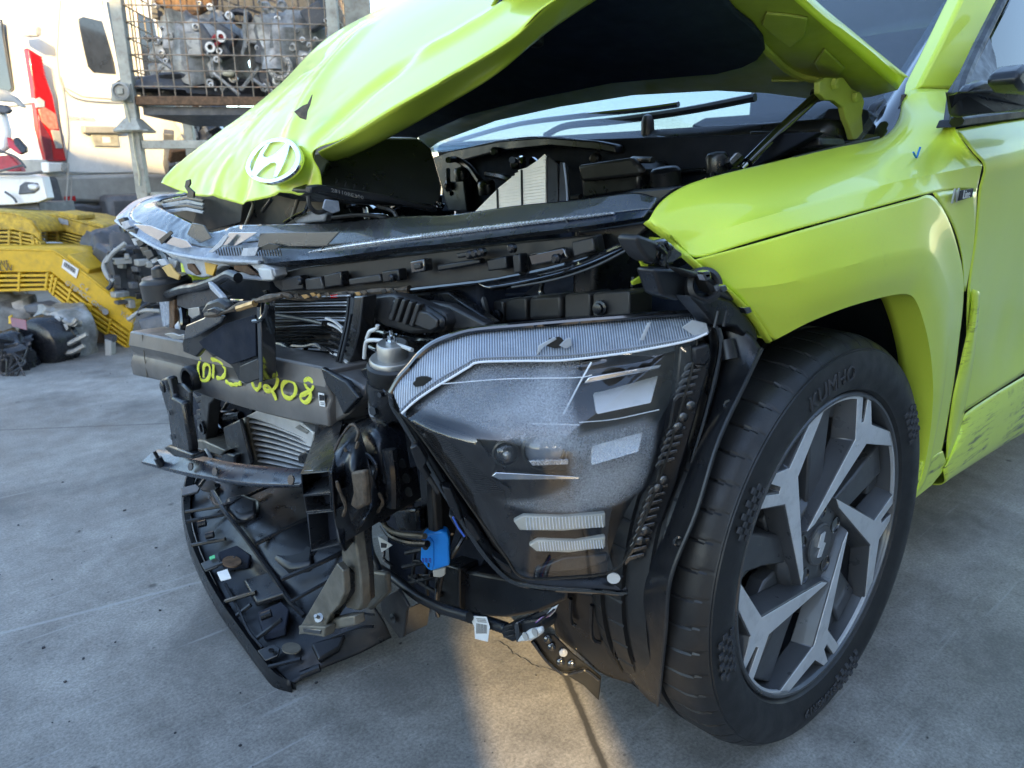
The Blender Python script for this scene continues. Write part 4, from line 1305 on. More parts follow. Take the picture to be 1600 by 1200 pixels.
build('bracket_hole', MB().lathe([(.009, 0), (.009, .002), (0, .002)], at(615, 966, 'X', .494), (1, 0, 0), 16), 'gloss_black', st_)

# ---- tattered lower bumper shield, tipped down on the ground
sh = grp('lower_shield')
def gz(px, py, z):
    return at(px, py, 'Z', z)
EO = [(318, 700, .20), (297, 728, .18), (285, 765, .15), (284, 800, .13), (291, 840, .11), (310, 890, .085), (340, 945, .06), (372, 990, .045), (405, 1035, .03), (428, 1062, .018), (455, 1074, .012)]
EI = [(334, 704, .205), (310, 730, .185), (299, 766, .155), (297, 800, .135), (304, 838, .115), (323, 886, .09), (353, 940, .065), (386, 986, .05), (418, 1030, .035), (442, 1058, .022), (462, 1068, .016)]
eo = spline([gz(*p) for p in EO], 60)
ei = spline([gz(*p) for p in EI], 60)
mid = [p.lerp(q, .5) + Vector((.004, 0, .012)) for p, q in zip(eo, ei)]
build('shield_edge', MB().grid([[p - Vector((0, 0, .02)) for p in eo], eo, mid, ei, [p - Vector((0, 0, .012)) for p in ei]]), 'black_plastic', sh, ang=40, solid=.003)
ribp = MB()
FL = [[(330, 706, .195), (420, 735, .20), (500, 760, .20), (560, 780, .20)],
      [(299, 770, .145), (370, 800, .165), (450, 830, .18), (560, 850, .19)],
      [(306, 840, .105), (370, 862, .12), (440, 880, .14), (560, 900, .15)],
      [(352, 940, .055), (420, 930, .08), (480, 935, .10), (580, 940, .115)],
      [(416, 1030, .025), (460, 1008, .05), (520, 990, .065), (600, 970, .08)],
      [(456, 1070, .008), (500, 1046, .02), (560, 1022, .03), (612, 996, .045)]]
fr = [[gz(*p) for p in r] for r in FL]
build('shield_floor', MB().grid(dent(patch(fr, 50, 60), .006, 14, 9)), 'black_plastic', sh, ang=40, solid=.003)
# shallow ribs across, raised lip, standing walls
for a, b in (((290, 800, .145), (350, 790, .165)), ((292, 815, .14), (372, 800, .165)), ((300, 852, .115), (352, 842, .135)), ((322, 890, .095), (368, 872, .125)), ((352, 940, .07), (400, 925, .10)), ((370, 962, .06), (392, 945, .08)), ((398, 1000, .05), (440, 968, .085)), ((420, 1042, .035), (470, 1030, .05)), ((330, 735, .2), (312, 760, .19))):
    build('rib', MB().tube([gz(*a), gz(*b)], .0045, 6, False), 'black_plastic', sh)
for L, r in (([(332, 768, .19), (352, 800, .18), (380, 835, .16), (420, 890, .125), (450, 935, .105), (475, 962, .09)], .0055), ([(352, 912, .08), (372, 950, .07), (388, 985, .06), (410, 1012, .05)], .003), ([(330, 770, .17), (345, 790, .185), (420, 760, .2)], .004),
             ([(400, 850, .16), (470, 815, .19), (520, 795, .2)], .005), ([(440, 905, .14), (500, 880, .17), (540, 860, .18)], .005), ([(455, 940, .11), (520, 905, .14), (560, 890, .15)], .004)):
    build('shield_rib', MB().tube([gz(*p) for p in L], r, 6), 'black_plastic', sh)
def zslab(nm, pts, th, mat, b=.002):
    return build(nm, MB().prism([gz(*p) for p in pts], Vector((0, 0, -th))), mat, sh, b)
zslab('shield_boss', [(350, 776, .19), (380, 768, .20), (404, 778, .20), (402, 800, .19), (370, 808, .18), (352, 796, .18)], .03, 'black_plastic', .012)
for k in range(5):
    build('shield_rib', MB().tube([gz(398 + k * 22, 812 + k * 14, .165), gz(450 + k * 20, 786 + k * 14, .185), gz(520 + k * 10, 790 + k * 18, .19)], .0035, 6), 'black_plastic', sh)
for k in range(4):
    build('shield_rib', MB().tube([gz(470 + k * 16, 930 + k * 22, .10), gz(530 + k * 10, 915 + k * 22, .115), gz(585, 925 + k * 18, .115)], .003, 6), 'black_plastic', sh)
zslab('shield_boss', [(424, 848, .155), (434, 836, .165), (450, 838, .17), (490, 850, .18), (488, 880, .16), (452, 884, .15), (428, 872, .145)], .04, 'black_plastic', .008)
zslab('shield_step', [(340, 862, .115), (372, 850, .13), (392, 866, .13), (388, 880, .12), (350, 884, .105)], .015, 'pad_black', .004)
zslab('shield_step', [(380, 905, .10), (430, 890, .12), (445, 925, .115), (400, 940, .09)], .015, 'black_plastic', .004)
zslab('shield_step', [(402, 955, .075), (440, 938, .10), (452, 950, .10), (446, 980, .08), (412, 990, .06)], .02, 'pad_black', .004)
zslab('shield_step', [(486, 1005, .06), (506, 998, .065), (540, 990, .07), (530, 1012, .05), (498, 1030, .045)], .012, 'black_plastic', .004)
for pts in ([(282, 762, .165), (306, 756, .175), (312, 762, .175), (309, 768, .172), (284, 774, .16)], [(313, 880, .10), (338, 870, .112), (344, 876, .112), (340, 884, .108), (320, 892, .095)], [(402, 1016, .05), (428, 1006, .06), (438, 1012, .06), (434, 1024, .052), (414, 1032, .042)]):
    zslab('fixing_tab', pts, .006, 'black_plastic', .0015)
for px, py, z, mat in ((326, 759, .171, 'concrete'), (362, 877, .121, 'rusty_steel'), (455, 1012, .056, 'tan_steel')):
    pts = [(px + 15 * cos(2 * pi * i / 18), py + 8.5 * sin(2 * pi * i / 18), z + .006) for i in range(18)]
    zslab('oval_hole', pts, .003, mat if mat != 'concrete' else 'grey_plastic', 0)
for px, py, z in ((424, 1016, .061), (340, 758, .18)):
    zslab('tab_hole', [(px + 5 * cos(2 * pi * i / 12), py + 3.4 * sin(2 * pi * i / 12), z) for i in range(12)], .002, 'gloss_black', 0)
for (a, b) in (((310, 820, .145), (322, 817, .148)), ((322, 838, .135), (334, 835, .138)), ((408, 964, .095), (424, 958, .10)), ((470, 1055, .03), (500, 1043, .04))):
    build('fixing_pin', MB().tube([gz(*a), gz(*b)], .008, 10, False), 'black_plastic', sh)
stk = zslab('paper_sticker', [(339, 894, .112), (355, 889, .118), (361, 903, .112), (345, 907, .105)], .002, 'paper', 0)
zslab('green_sticker', [(327, 870, .113), (335, 867, .118), (336, 871, .116), (328, 874, .112)], .002, 'green_sticker', 0)
rod('white_strut', 'X', .58, [(322, 702), (330, 716), (337, 730)], .004, 'white_plastic', sh, 8, False)
# ---- light bar across the nose, broken on the far side
lb = grp('light_bar')
BC = .45
def brow(pts):
    return [at(p[0], p[1], 'B', BC + (p[2] if len(p) > 2 else 0)) for p in pts]
T0 = [(375, 352, -.028), (450, 350, -.030), (530, 347, -.030), (620, 338, -.030), (700, 336, -.030), (800, 322, -.028), (900, 312, -.026), (985, 301, -.022), (1026, 308, -.02)]
T1 = [(372, 366, -.013), (440, 366, -.013), (530, 362, -.013), (620, 356, -.013), (700, 349, -.013), (800, 337, -.013), (900, 326, -.012), (985, 316, -.010), (1022, 316, -.008)]
T2 = [(400, 384, .0), (452, 386, .0), (516, 385, .0), (620, 373, .0), (700, 363, .0), (800, 351, .0), (900, 340, .0), (985, 329, .0), (1016, 326, .0)]
T3 = [(412, 411, .021), (450, 408, .021), (520, 402, .021), (620, 388, .021), (700, 380, .021), (800, 367, .021), (900, 355, .021), (970, 345, .021), (1006, 339, .012)]
T4 = [(422, 418, -.004), (460, 416, -.004), (530, 410, -.004), (620, 396, -.004), (700, 388, -.004), (800, 374, -.004), (900, 362, -.004), (970, 352, -.004), (1006, 345, -.004)]
t0, t1, t2, t3, t4 = [brow(r) for r in (T0, T1, T2, T3, T4)]
build('upper_cover', MB().grid(patch([t0, t1, t2], 80, 6, False)), 'wet_black', lb, ang=40, solid=.003)
build('gloss_panel', MB().grid(patch([[p + Vector((.002, 0, 0)) for p in t2], t3, t4], 80, 5, False)), 'satin_navy', lb, ang=20, solid=.003)
# light strip between the two
SU = [(492, 389, .006), (560, 377, .006), (640, 367, .006), (730, 356, .006), (830, 344, .006), (920, 334, .006), (959, 330, .006)]
SD = [(480, 398, .007), (556, 388, .007), (640, 376, .007), (730, 365, .007), (830, 352, .007), (920, 341, .007), (961, 335, .007)]
su, sd = brow(SU), brow(SD)
smid = [p.lerp(q, .5) + Vector((.005, 0, 0)) for p, q in zip(su, sd)]
build('light_strip', MB().grid(patch([su, smid, sd], 120, 7)), 'strip_silver', lb, ang=60, solid=.002)
rod('light_strip_seam', 'B', BC + .010, [(884, 344), (888, 350), (889, 361)], .0015, 'black_plastic', lb, 6)
rod('panel_seam', 'B', BC + .010, [(506, 385), (500, 394), (488, 404)], .0015, 'black_plastic', lb, 6)
# far, broken half: ribbed carrier bent round in a loop, clear and silver shards on it
LOo = [(292, 302, -.16), (246, 304, -.13), (212, 313, -.09), (190, 330, -.04), (181, 343, 0), (196, 356, .02), (225, 374, .035), (258, 390, .04), (300, 400, .04), (345, 405, .035), (405, 408, .02), (430, 405, .01)]
LOm = [(292, 302, -.15), (248, 307, -.11), (222, 315, -.07), (206, 328, -.03), (204, 340, -.005), (220, 351, .01), (246, 365, .02), (276, 377, .025), (312, 386, .025), (346, 386, .02), (390, 378, .005), (425, 374, -.01)]
LOi = [(292, 304, -.15), (262, 309, -.12), (248, 314, -.09), (246, 321, -.05), (258, 329, -.03), (272, 336, -.02), (292, 346, -.01), (306, 353, 0), (322, 362, 0), (342, 361, -.01), (372, 352, -.03), (408, 350, -.045)]
lo_, lm_, li_ = brow(LOo), brow(LOm), brow(LOi)
build('bent_carrier', MB().grid(dent(patch([li_, lm_], 90, 8, False), .004, 60, 4)), 'wet_black', lb, ang=50, solid=.004)
build('clear_cover', MB().grid(dent(patch([lm_, lo_], 90, 10, False), .006, 45, 6)), 'frosted_ribbed', lb, ang=50, solid=.003)
rod('cover_edge', 'B', BC + .045, [(181, 345, BC + .005), (212, 368, BC + .03), (255, 391, BC + .045), (300, 402, BC + .045), (345, 407, BC + .04), (405, 410, BC + .025)], .004, 'grey_clear', lb, 8)
def bsl(nm, pts, off, th, mat, b=.0015):
    return slab(nm, 'B', BC + off, th, pts, mat, lb, b)
for pts, off, mat in (([(345, 383), (358, 363), (402, 363), (382, 376), (368, 384)], .03, 'chrome'), ([(406, 364), (530, 362), (510, 384), (492, 384), (402, 386)], .02, 'wet_black'),
                      ([(208, 350), (232, 352), (258, 362), (262, 366), (248, 376), (226, 364)], .04, 'chrome'), ([(262, 367), (292, 376), (300, 386), (284, 388), (250, 378)], .045, 'chrome'),
                      ([(248, 374), (266, 360), (270, 364), (252, 382)], .05, 'tube_dark'), ([(325, 394), (340, 380), (352, 366), (356, 370), (346, 384), (332, 395)], .045, 'grey_clear'),
                      ([(400, 388), (420, 380), (438, 384), (430, 390), (402, 391)], .03, 'tube_dark'), ([(380, 388), (404, 386), (398, 400), (376, 400)], .035, 'grey_clear'),
                      ([(300, 348), (318, 352), (330, 372), (312, 380), (292, 366)], .03, 'wet_black')):
    bsl('lamp_shard', pts, off, .003, mat, .0006)
tr = MB()
for i in range(26):
    x = 332 + i * 4.2
    a, b = at(x, 386 + i * .1, 'B', BC + .028), at(x + 3, 399 + i * .05, 'B', BC + .030)
    tr.tube([a, b], .0012, 4, False)
tro = build('reflector_teeth', tr, 'tube_dark', lb)
tro['kind'] = 'stuff'
# white plastic tray under the broken half
bsl('white_tray', [(256, 394), (300, 404), (350, 410), (412, 413), (428, 420), (430, 432), (420, 440), (374, 436), (370, 426), (398, 424), (392, 416), (346, 416), (338, 422), (335, 430), (315, 434), (290, 428), (284, 412), (272, 408), (266, 402)], .02, .03, 'grey_clear', .003)
bsl('tray_side', [(262, 402), (276, 408), (274, 420), (264, 412)], .03, .004, 'white_plastic', .001)
bsl('amber_part', [(319, 410), (338, 414), (332, 431), (322, 428)], .024, .006, 'amber', .001)
bsl('amber_part', [(292, 412), (300, 412), (311, 428), (306, 430), (293, 420)], .026, .006, 'rusty_steel', .001)
bsl('brown_block', [(364, 415), (384, 414), (402, 430), (390, 430), (366, 422)], .024, .01, 'rusty_steel', .002)
bsl('foam_scrap', [(252, 418), (264, 412), (272, 424), (280, 430), (278, 438), (262, 432)], .05, .006, 'orange_foam', .002)
bsl('foam_scrap', [(244, 406), (256, 404), (262, 414), (252, 416)], .05, .008, 'grey_clear', .002)
bsl('white_hook', [(402, 418), (422, 420), (426, 438), (410, 439), (404, 430)], .026, .008, 'white_plastic', .003)
# fringe of broken lugs along the far end
for i, (x, y) in enumerate(((196, 352), (206, 365), (218, 380), (232, 398), (240, 405), (254, 412), (190, 346), (212, 376), (226, 392))):
    w = 6 + 4 * random.random()
    bsl('broken_lug', [(x - w, y - w * .6), (x + w * .4, y - w), (x + w, y + w * .3), (x - w * .2, y + w)], .03 - .02 * random.random(), .012, random.choice(['grey_clear', 'tube_dark', 'grey_plastic']), .0015)
# carrier strip below the gloss panel with its clips
bsl('carrier', [(420, 430), (470, 418), (640, 398), (780, 381), (930, 366), (936, 396), (880, 414), (760, 440), (640, 452), (540, 460), (455, 466), (430, 448)], -.02, .02, 'grey_plastic', .003)
for pts, off, th, mat in (([(440, 436), (468, 430), (474, 452), (440, 456)], .005, .02, 'black_plastic'), ([(476, 436), (500, 432), (506, 452), (478, 454)], .01, .03, 'grey_plastic'), ([(505, 430), (532, 424), (534, 446), (508, 450)], .008, .02, 'black_plastic'),
                          ([(544, 436), (592, 428), (596, 440), (546, 446)], .006, .02, 'grey_plastic'), ([(596, 424), (622, 420), (624, 438), (598, 442)], .008, .02, 'black_plastic'), ([(640, 408), (662, 404), (664, 424), (642, 428)], .014, .02, 'gloss_black'),
                          ([(645, 412), (656, 410), (657, 420), (646, 422)], .018, .006, 'grey_plastic'), ([(682, 414), (748, 404), (750, 412), (684, 424)], .004, .015, 'black_plastic'), ([(760, 406), (790, 400), (792, 420), (762, 424)], .006, .02, 'black_plastic'),
                          ([(800, 398), (812, 396), (814, 426), (802, 428)], .008, .02, 'black_plastic'), ([(824, 398), (880, 386), (888, 404), (830, 416)], .0, .012, 'gloss_black'), ([(892, 378), (926, 370), (930, 392), (896, 402)], .002, .012, 'grey_plastic'),
                          ([(712, 396), (752, 388), (754, 396), (714, 404)], .006, .012, 'grey_plastic'), ([(470, 444), (535, 440), (536, 448), (472, 454)], -.004, .012, 'black_plastic')):
    bsl('carrier_clip', pts, off, th, mat, .0025)
for x, y in ((613, 434), (470, 440), (735, 398), (744, 396), (753, 394), (870, 404), (800, 388)):
    build('carrier_screw', MB().lathe([(.007, -.004), (.007, .004), (.004, .007), (0, .007)], at(x, y, 'B', BC + .012), PLANES['B'], 10), 'black_steel', lb)
vs_, fs_ = text_mb('SXF LH SP162', .013, .0003)
o_ = at(558, 455, 'B', BC - .015)
ex_ = (at(600, 450, 'B', BC - .015) - at(520, 458, 'B', BC - .015)).normalized()
build('moulded_lettering', MB().add([o_ + ex_ * v.x + Vector((0, 0, 1)) * v.y + PLANES['B'] * .004 for v in vs_], fs_), 'ink', lb, fix=False)
# burnt, torn lower rim of the carrier
rod('torn_rim', 'B', BC - .004, [(330, 494, BC + .06), (370, 482, BC + .05), (410, 470, BC + .03), (440, 460, BC + .01), (470, 466), (540, 460), (640, 452)], lambda u: .004 + .004 * abs(sin(u * 23)), 'torn_edge', lb, 7)
rod('torn_rim', 'B', BC - .004, [(640, 453), (720, 444), (768, 438), (840, 424), (920, 404)], lambda u: .003 + .001 * abs(sin(u * 40)), 'gloss_black', lb, 7)
for i in range(16):
    x = 440 + i * 12 + random.uniform(-4, 4)
    y = 463 - max(0, x - 470) * .055 + random.uniform(-2, 3)
    w = random.uniform(3, 7)
    bsl('torn_flake', [(x - w, y - 2), (x + w * .3, y - 3.5), (x + w, y + 1), (x - w * .1, y + 4)], .0 + random.uniform(0, .012), .003, random.choice(['torn_edge', 'black_plastic', 'copper', 'grey_plastic']), .0004)
bsl('red_tag', [(516, 461), (526, 460), (527, 465), (517, 466)], .012, .002, 'lamp_red', .0003)
# glossy lower lip
L0 = [(745, 442, .0), (800, 432, .0), (860, 420, .0), (910, 405, .0), (955, 386, .0), (992, 368, -.01)]
L1 = [(760, 450, .012), (810, 442, .014), (870, 428, .014), (920, 412, .012), (965, 392, .01), (996, 374, .0)]
L2 = [(770, 455, .0), (815, 448, .0), (875, 434, .0), (925, 418, .0), (970, 398, .0), (998, 380, -.01)]
build('lower_lip', MB().grid(patch([brow(L0), brow(L1), brow(L2)], 50, 10)), 'gloss_black', lb, ang=40, solid=.003)
rod('lip_line', 'B', BC + .012, [(800, 449), (870, 436), (930, 416), (985, 388)], .002, 'grey_plastic', lb, 6)
bsl('panel_back', [(900, 362), (1006, 345), (1012, 358), (994, 374), (940, 398), (930, 380)], -.05, .02, 'black_plastic', .004)

# ---- hanging black plastic piece in front of the beam
hd = grp('hanging_duct')
def hs_(nm, pts, c, th, mat, b=.003):
    return slab(nm, 'W', c, th, pts, mat, hd, b)
hs_('duct_plate', [(284, 536), (292, 508), (340, 490), (404, 470), (405, 540), (408, 590), (384, 600), (372, 594), (364, 576), (346, 556), (332, 558), (318, 544), (306, 558), (286, 550)], .59, .012, 'black_plastic')
hs_('duct_top', [(286, 530), (290, 508), (318, 496), (326, 484), (350, 494), (344, 504), (302, 528)], .612, .008, 'wet_black')
hs_('duct_recess', [(310, 534), (350, 506), (398, 492), (400, 556), (360, 570), (318, 544)], .602, .004, 'pad_black', .001)
hs_('duct_fold', [(400, 470), (407, 470), (410, 596), (404, 598)], .604, .03, 'gloss_black', .002)
hs_('duct_tail', [(374, 572), (402, 560), (406, 592), (384, 600), (374, 594)], .604, .006, 'grey_plastic', .002)
hs_('duct_upper', [(312, 488), (322, 472), (340, 466), (352, 474), (356, 486), (330, 498)], .60, .02, 'grey_plastic', .006)
rod('copper_strip', 'W', .625, [(322, 492), (350, 488), (380, 476), (410, 468), (440, 462)], lambda u: .005 + .002 * sin(u * 17), 'torn_edge', hd, 7)
rod('copper_strip', 'W', .628, [(372, 482), (385, 478), (398, 474)], .006, 'copper', hd, 7)
hs_('wire_tangle', [(322, 484), (334, 480), (346, 486), (340, 492), (326, 492)], .63, .01, 'black_steel', .002)
rod('duct_wire', 'W', .615, [(418, 474), (414, 490), (406, 500), (396, 502)], .004, 'gloss_black', hd)

# ---- items seen over the far end of the beam
fm_ = grp('far_mount')
build('round_mount', MB().lathe([(.0, -.02), (.062, -.02), (.062, .022), (.055, .028), (.054, .034), (.030, .036), (.028, .056), (.018, .062), (0, .062)], at(262, 452, 'X', .52), (.08, 0, 1), 32), 'grey_plastic', fm_, ang=40)
slab('mount_strut', 'X', .5, .02, [(247, 463), (262, 463), (266, 508), (254, 512)], 'frosted_ribbed', fm_, .004)
slab('perforated_post', 'X', .53, .012, [(264, 470), (272, 468), (272, 516), (264, 517)], 'rusty_steel', fm_, .002)
build('horn_disc', MB().lathe([(.0, .0), (.028, .002), (.034, .010), (.040, .008), (.042, -.01), (0, -.012)], at(284, 503, 'X', .52), (1, -.1, .15), 28), 'bare_steel', fm_, ang=40)
build('horn_ring', MB().lathe([(.040, -.012), (.046, -.006), (.046, .008), (.040, .012)], at(284, 503, 'X', .52), (1, -.1, .15), 28, cap=False), 'gloss_black', fm_)
rod('curved_arm', 'X', .54, [(262, 460), (285, 452), (310, 448), (340, 438), (358, 429), (372, 434)], .010, 'black_plastic', fm_, 10)
slab('arm_web', 'X', .53, .02, [(276, 458), (312, 450), (326, 446), (350, 462), (334, 474), (300, 486), (276, 478)], 'black_plastic', fm_, .003)
slab('arm_plate', 'X', .56, .004, [(294, 482), (310, 480), (312, 492), (300, 498), (294, 492)], 'bare_steel', fm_, .001)
slab('clip', 'X', .56, .01, [(324, 440), (332, 446), (346, 462), (350, 470), (342, 466), (328, 452)], 'grey_clear', fm_, .002)
slab('torn_sheet', 'W', .60, .006, [(256, 522), (268, 520), (280, 524), (286, 522), (288, 530), (270, 530)], 'bare_steel', fm_, .001)
slab('dark_block', 'X', .42, .10, [(276, 440), (420, 430), (430, 470), (400, 500), (330, 500), (280, 510)], 'pad_black', fm_, .01)

# ---- condenser: bent flat tubes and its black side frame
cd = grp('condenser')
slab('fin_field', 'X', .425, .012, [(392, 466), (552, 458), (530, 582), (404, 562)], 'fin_dark', cd, 0)
for i in range(24):
    v = i / 23
    y0 = 468 + 92 * v
    y1 = 462 + 116 * v
    pts = []
    for j in range(11):
        u = j / 10
        x = 396 + (548 - 16 * v - 396) * u
        y = y0 + (y1 - y0) * u
        buckle = math.exp(-((v - .62) / .28) ** 2)
        off = .012 * buckle * sin(u * 6 + i * .9) + .02 * buckle * math.exp(-((u - .85) / .14) ** 2) * sin(i * 1.7)
        y += buckle * (4 * sin(u * 5 + 1) + 9 * max(0, u - .72) * sin(i * 2.3) * 2)
        pts.append(at(x, y, 'X', .438 + off))
    w = .0042
    pts = spline(pts, 25)
    row0 = [p + Vector((.0, 0, w * .55)) for p in pts]; row1 = [p + Vector((.005, 0, 0)) for p in pts]; row2 = [p + Vector((.0, 0, -w * .55)) for p in pts]
    build('tube', MB().grid([row0, row1, row2]), 'aluminium' if i % 5 in (0, 2, 3) and not 10 < i < 17 else 'tube_dark', cd, ang=60, solid=.003)
slab('side_frame', 'X', .46, .03, [(547, 463), (566, 462), (560, 520), (544, 580), (526, 578), (536, 520)], 'wet_black', cd, .003)
for x0 in (538, 543):
    rod('frame_cable', 'X', .475, [(x0 + 8, 464), (x0 + 4, 500), (x0 - 6, 545), (x0 - 14, 580), (x0 - 22, 630), (x0 - 26, 662)], .0035, 'gloss_black', cd, 6)
for i in range(7):
    x, y = 515 + random.uniform(0, 20), 505 + i * 9
    rod('bent_fin', 'X', .47, [(x - 14, y - 8), (x, y - 2), (x + 12, y + 8)], .0028, random.choice(['tube_dark', 'aluminium', 'black_steel']), cd, 5)
slab('connector', 'X', .46, .02, [(404, 534), (417, 532), (425, 538), (418, 546), (404, 544)], 'black_steel', cd, .002)
rod('pipe', 'X', .46, [(418, 538), (440, 538), (455, 548), (468, 558), (480, 540)], .005, 'black_steel', cd)
rod('pipe', 'X', .462, [(398, 488), (430, 492), (480, 500), (505, 506)], .004, 'tube_dark', cd)
rod('silver_scrap', 'X', .472, [(456, 540), (474, 541), (492, 538), (502, 546)], .003, 'bare_steel', cd, 5)

# ---- charge cooler below the beam
ic = grp('charge_cooler')
slab('core', 'X', .47, .05, [(374, 655), (470, 640), (492, 660), (494, 700), (470, 742), (392, 730)], 'fin_dark', ic, 0)
for i in range(9):
    v = i / 8
    a = (384 + 10 * v, 658 + 70 * v)
    b = (486 - 4 * v - (26 * max(0, v - .6)), 690 + 52 * v)
    pts = [at(a[0] + (b[0] - a[0]) * u, a[1] + (b[1] - a[1]) * (u ** 1.5), 'X', .488 + .004 * sin(u * 3)) for u in [j / 12 for j in range(13)]]
    w = .0085
    build('tube', MB().grid([[p + Vector((-.004, 0, w * .5)) for p in pts], [p + Vector((.003, 0, w * .2)) for p in pts], [p + Vector((.003, 0, -w * .2)) for p in pts], [p + Vector((-.004, 0, -w * .5)) for p in pts]]), 'aluminium', ic, ang=50, solid=.003)
    pts2 = [p - Vector((.012, 0, w * .95)) for p in pts]
    build('fin_row', MB().grid([[p + Vector((0, 0, .0035)) for p in pts2], [p - Vector((0, 0, .0035)) for p in pts2]]), 'tan_steel', ic, solid=.002)
slab('end_tank', 'X', .50, .04, [(373, 655), (382, 652), (398, 722), (392, 728), (386, 720)], 'tan_steel', ic, .006)
slab('top_plate', 'X', .492, .03, [(383, 651), (404, 640), (470, 660), (490, 676), (486, 700), (468, 686), (430, 666), (400, 656)], 'aluminium', ic, .003)
slab('plate_recess', 'X', .495, .004, [(460, 668), (466, 664), (482, 674), (478, 678)], 'bare_steel', ic, .001)
for a, b, y in ((387, 492, 625), (388, 492, 632), (390, 492, 637)):
    rod('upper_fin', 'X', .46, [(a, y), (440, y + 11), (b, y + 24)], .0035, 'aluminium' if y != 632 else 'tan_steel', ic, 6)
slab('sensor_plug', 'X', .505, .03, [(464, 712), (478, 704), (484, 712), (480, 726), (466, 724)], 'black_plastic', ic, .004)
slab('grille_post', 'X', .49, .03, [(492, 650), (508, 648), (506, 690), (490, 712)], 'black_plastic', ic, .003)
# dark bits left of the cooler
fp = grp('front_carrier')
slab('carrier_bracket', 'X', .53, .03, [(314, 612), (330, 612), (334, 624), (326, 632), (320, 700), (312, 690)], 'grey_plastic', fp, .003)
slab('carrier_plate', 'X', .50, .03, [(306, 640), (328, 638), (330, 700), (310, 696)], 'black_steel', fp, .003)
slab('carrier_shelf', 'X', .54, .06, [(300, 688), (316, 688), (352, 704), (344, 712), (300, 698)], 'tan_steel', fp, .003)
slab('air_guide', 'X', .52, .01, [(348, 668), (374, 655), (392, 724), (386, 734), (352, 730), (354, 702)], 'black_plastic', fp, .004)
slab('air_guide_dark', 'X', .46, .01, [(296, 606), (400, 630), (385, 660), (350, 700), (300, 690)], 'pad_black', fp, 0)
slab('air_guide_foot', 'X', .535, .02, [(346, 704), (366, 712), (366, 732), (344, 728)], 'black_plastic', fp, .005)
rod('carrier_rib', 'X', .50, [(292, 608), (316, 628), (330, 640)], .004, 'grey_plastic', fp, 6, False)
for x, y in ((344, 648), (352, 652)):
    build('carrier_tube', MB().tube([at(x, y, 'X', .49), at(x + 24, y - 3, 'X', .47)], .01, 10), 'black_plastic', fp)
build('carrier_socket', MB().lathe([(.018, 0), (.018, .006), (.012, .006), (.011, -.006), (0, -.006)], at(318, 668, 'X', .532), (1, 0, 0), 20), 'black_steel', fp)
for i in range(6):
    x, y = 296 + random.uniform(0, 20), 622 + i * 9
    slab('broken_clip', 'X', .51 + random.uniform(0, .03), .008, [(x, y), (x + 9, y - 3), (x + 12, y + 3), (x + 3, y + 7)], random.choice(['black_steel', 'bare_steel', 'black_plastic', 'grey_plastic']), fp, .001)

# ---- between condenser and headlight: panels, engine mount, pipe
en_ = grp('engine_mount')
slab('inner_panel', 'X', .36, .02, [(560, 465), (700, 455), (770, 505), (740, 560), (640, 600), (580, 640), (545, 620), (556, 520)], 'black_steel', en_, .004)
slab('ribbed_cover', 'X', .42, .03, [(575, 462), (612, 458), (690, 486), (697, 505), (690, 520), (640, 522), (600, 510), (570, 492)], 'grey_plastic', en_, .006)
slab('ribbed_cover_face', 'X', .432, .012, [(612, 466), (660, 476), (690, 496), (690, 512), (676, 520), (640, 512), (606, 494)], 'black_plastic', en_, .006)
slab('cover_window', 'X', .437, .006, [(650, 484), (668, 488), (683, 500), (682, 512), (672, 518), (646, 508)], 'grey_plastic', en_, .004)
for x in (606, 616, 627, 638):
    slab('cover_rib', 'X', .44, .012, [(x + 12, 464 + (x - 606) * .3), (x + 17, 466 + (x - 606) * .3), (x + 6, 502 + (x - 606) * .3), (x, 498 + (x - 606) * .3)], 'grey_plastic', en_, .002)
slab('bracket_arm', 'X', .40, .02, [(664, 470), (700, 476), (758, 506), (756, 514), (700, 516), (690, 490)], 'grey_plastic', en_, .004)
slab('left_pocket', 'X', .41, .01, [(566, 476), (588, 470), (594, 486), (586, 508), (566, 500)], 'grey_plastic', en_, .003)
mc = at(616, 574, 'X', .475)
build('mount_body', MB().lathe([(0, -.04), (.040, -.04), (.0425, -.034), (.0425, -.012), (.044, -.010), (.044, .006), (.040, .010)], mc, (.12, .12, 1), 40), 'rubber', en_, ang=40)
build('mount_plate', MB().lathe([(.0385, .009), (.0385, .016), (.0365, .0185), (.024, .0185)], mc, (.12, .12, 1), 40), 'bare_steel', en_, ang=40)
build('mount_core', MB().lathe([(.025, .018), (.025, .040), (.0225, .043), (0, .043)], mc, (.12, .12, 1), 32), 'bare_steel', en_, ang=40)
build('mount_nut', MB().lathe([(.010, .043), (.010, .047), (.0065, .047), (.0065, .056), (.003, .057), (.003, .064), (0, .064)], mc, (.12, .12, 1), 6), 'chrome', en_)
cu_ = MB()
build('mount_cup', MB().lathe([(.046, -.02), (.048, -.03), (.044, -.075), (.03, -.08)], mc, (.12, .12, 1), 32), 'black_steel', en_, ang=40)
slab('mount_strap', 'X', .475, .012, [(574, 572), (600, 585), (612, 598), (622, 606), (614, 614), (588, 604), (570, 592), (560, 578)], 'black_steel', en_, .004)
rod('brake_pipe', 'X', .47, [(590, 508), (588, 514), (578, 518), (573, 530)], .0035, 'white_plastic', en_, 8)
rod('brake_pipe', 'X', .475, [(569, 560), (571, 540), (576, 532), (600, 533), (628, 541), (644, 547)], .0035, 'white_plastic', en_, 8)
for pts in ([(560, 510), (600, 520), (640, 530), (680, 532)], [(560, 530), (576, 540), (600, 552)], [(604, 515), (598, 535), (592, 552)], [(625, 520), (622, 534)]):
    rod('hose', 'X', .40, pts, .0045, 'gloss_black', en_, 7)
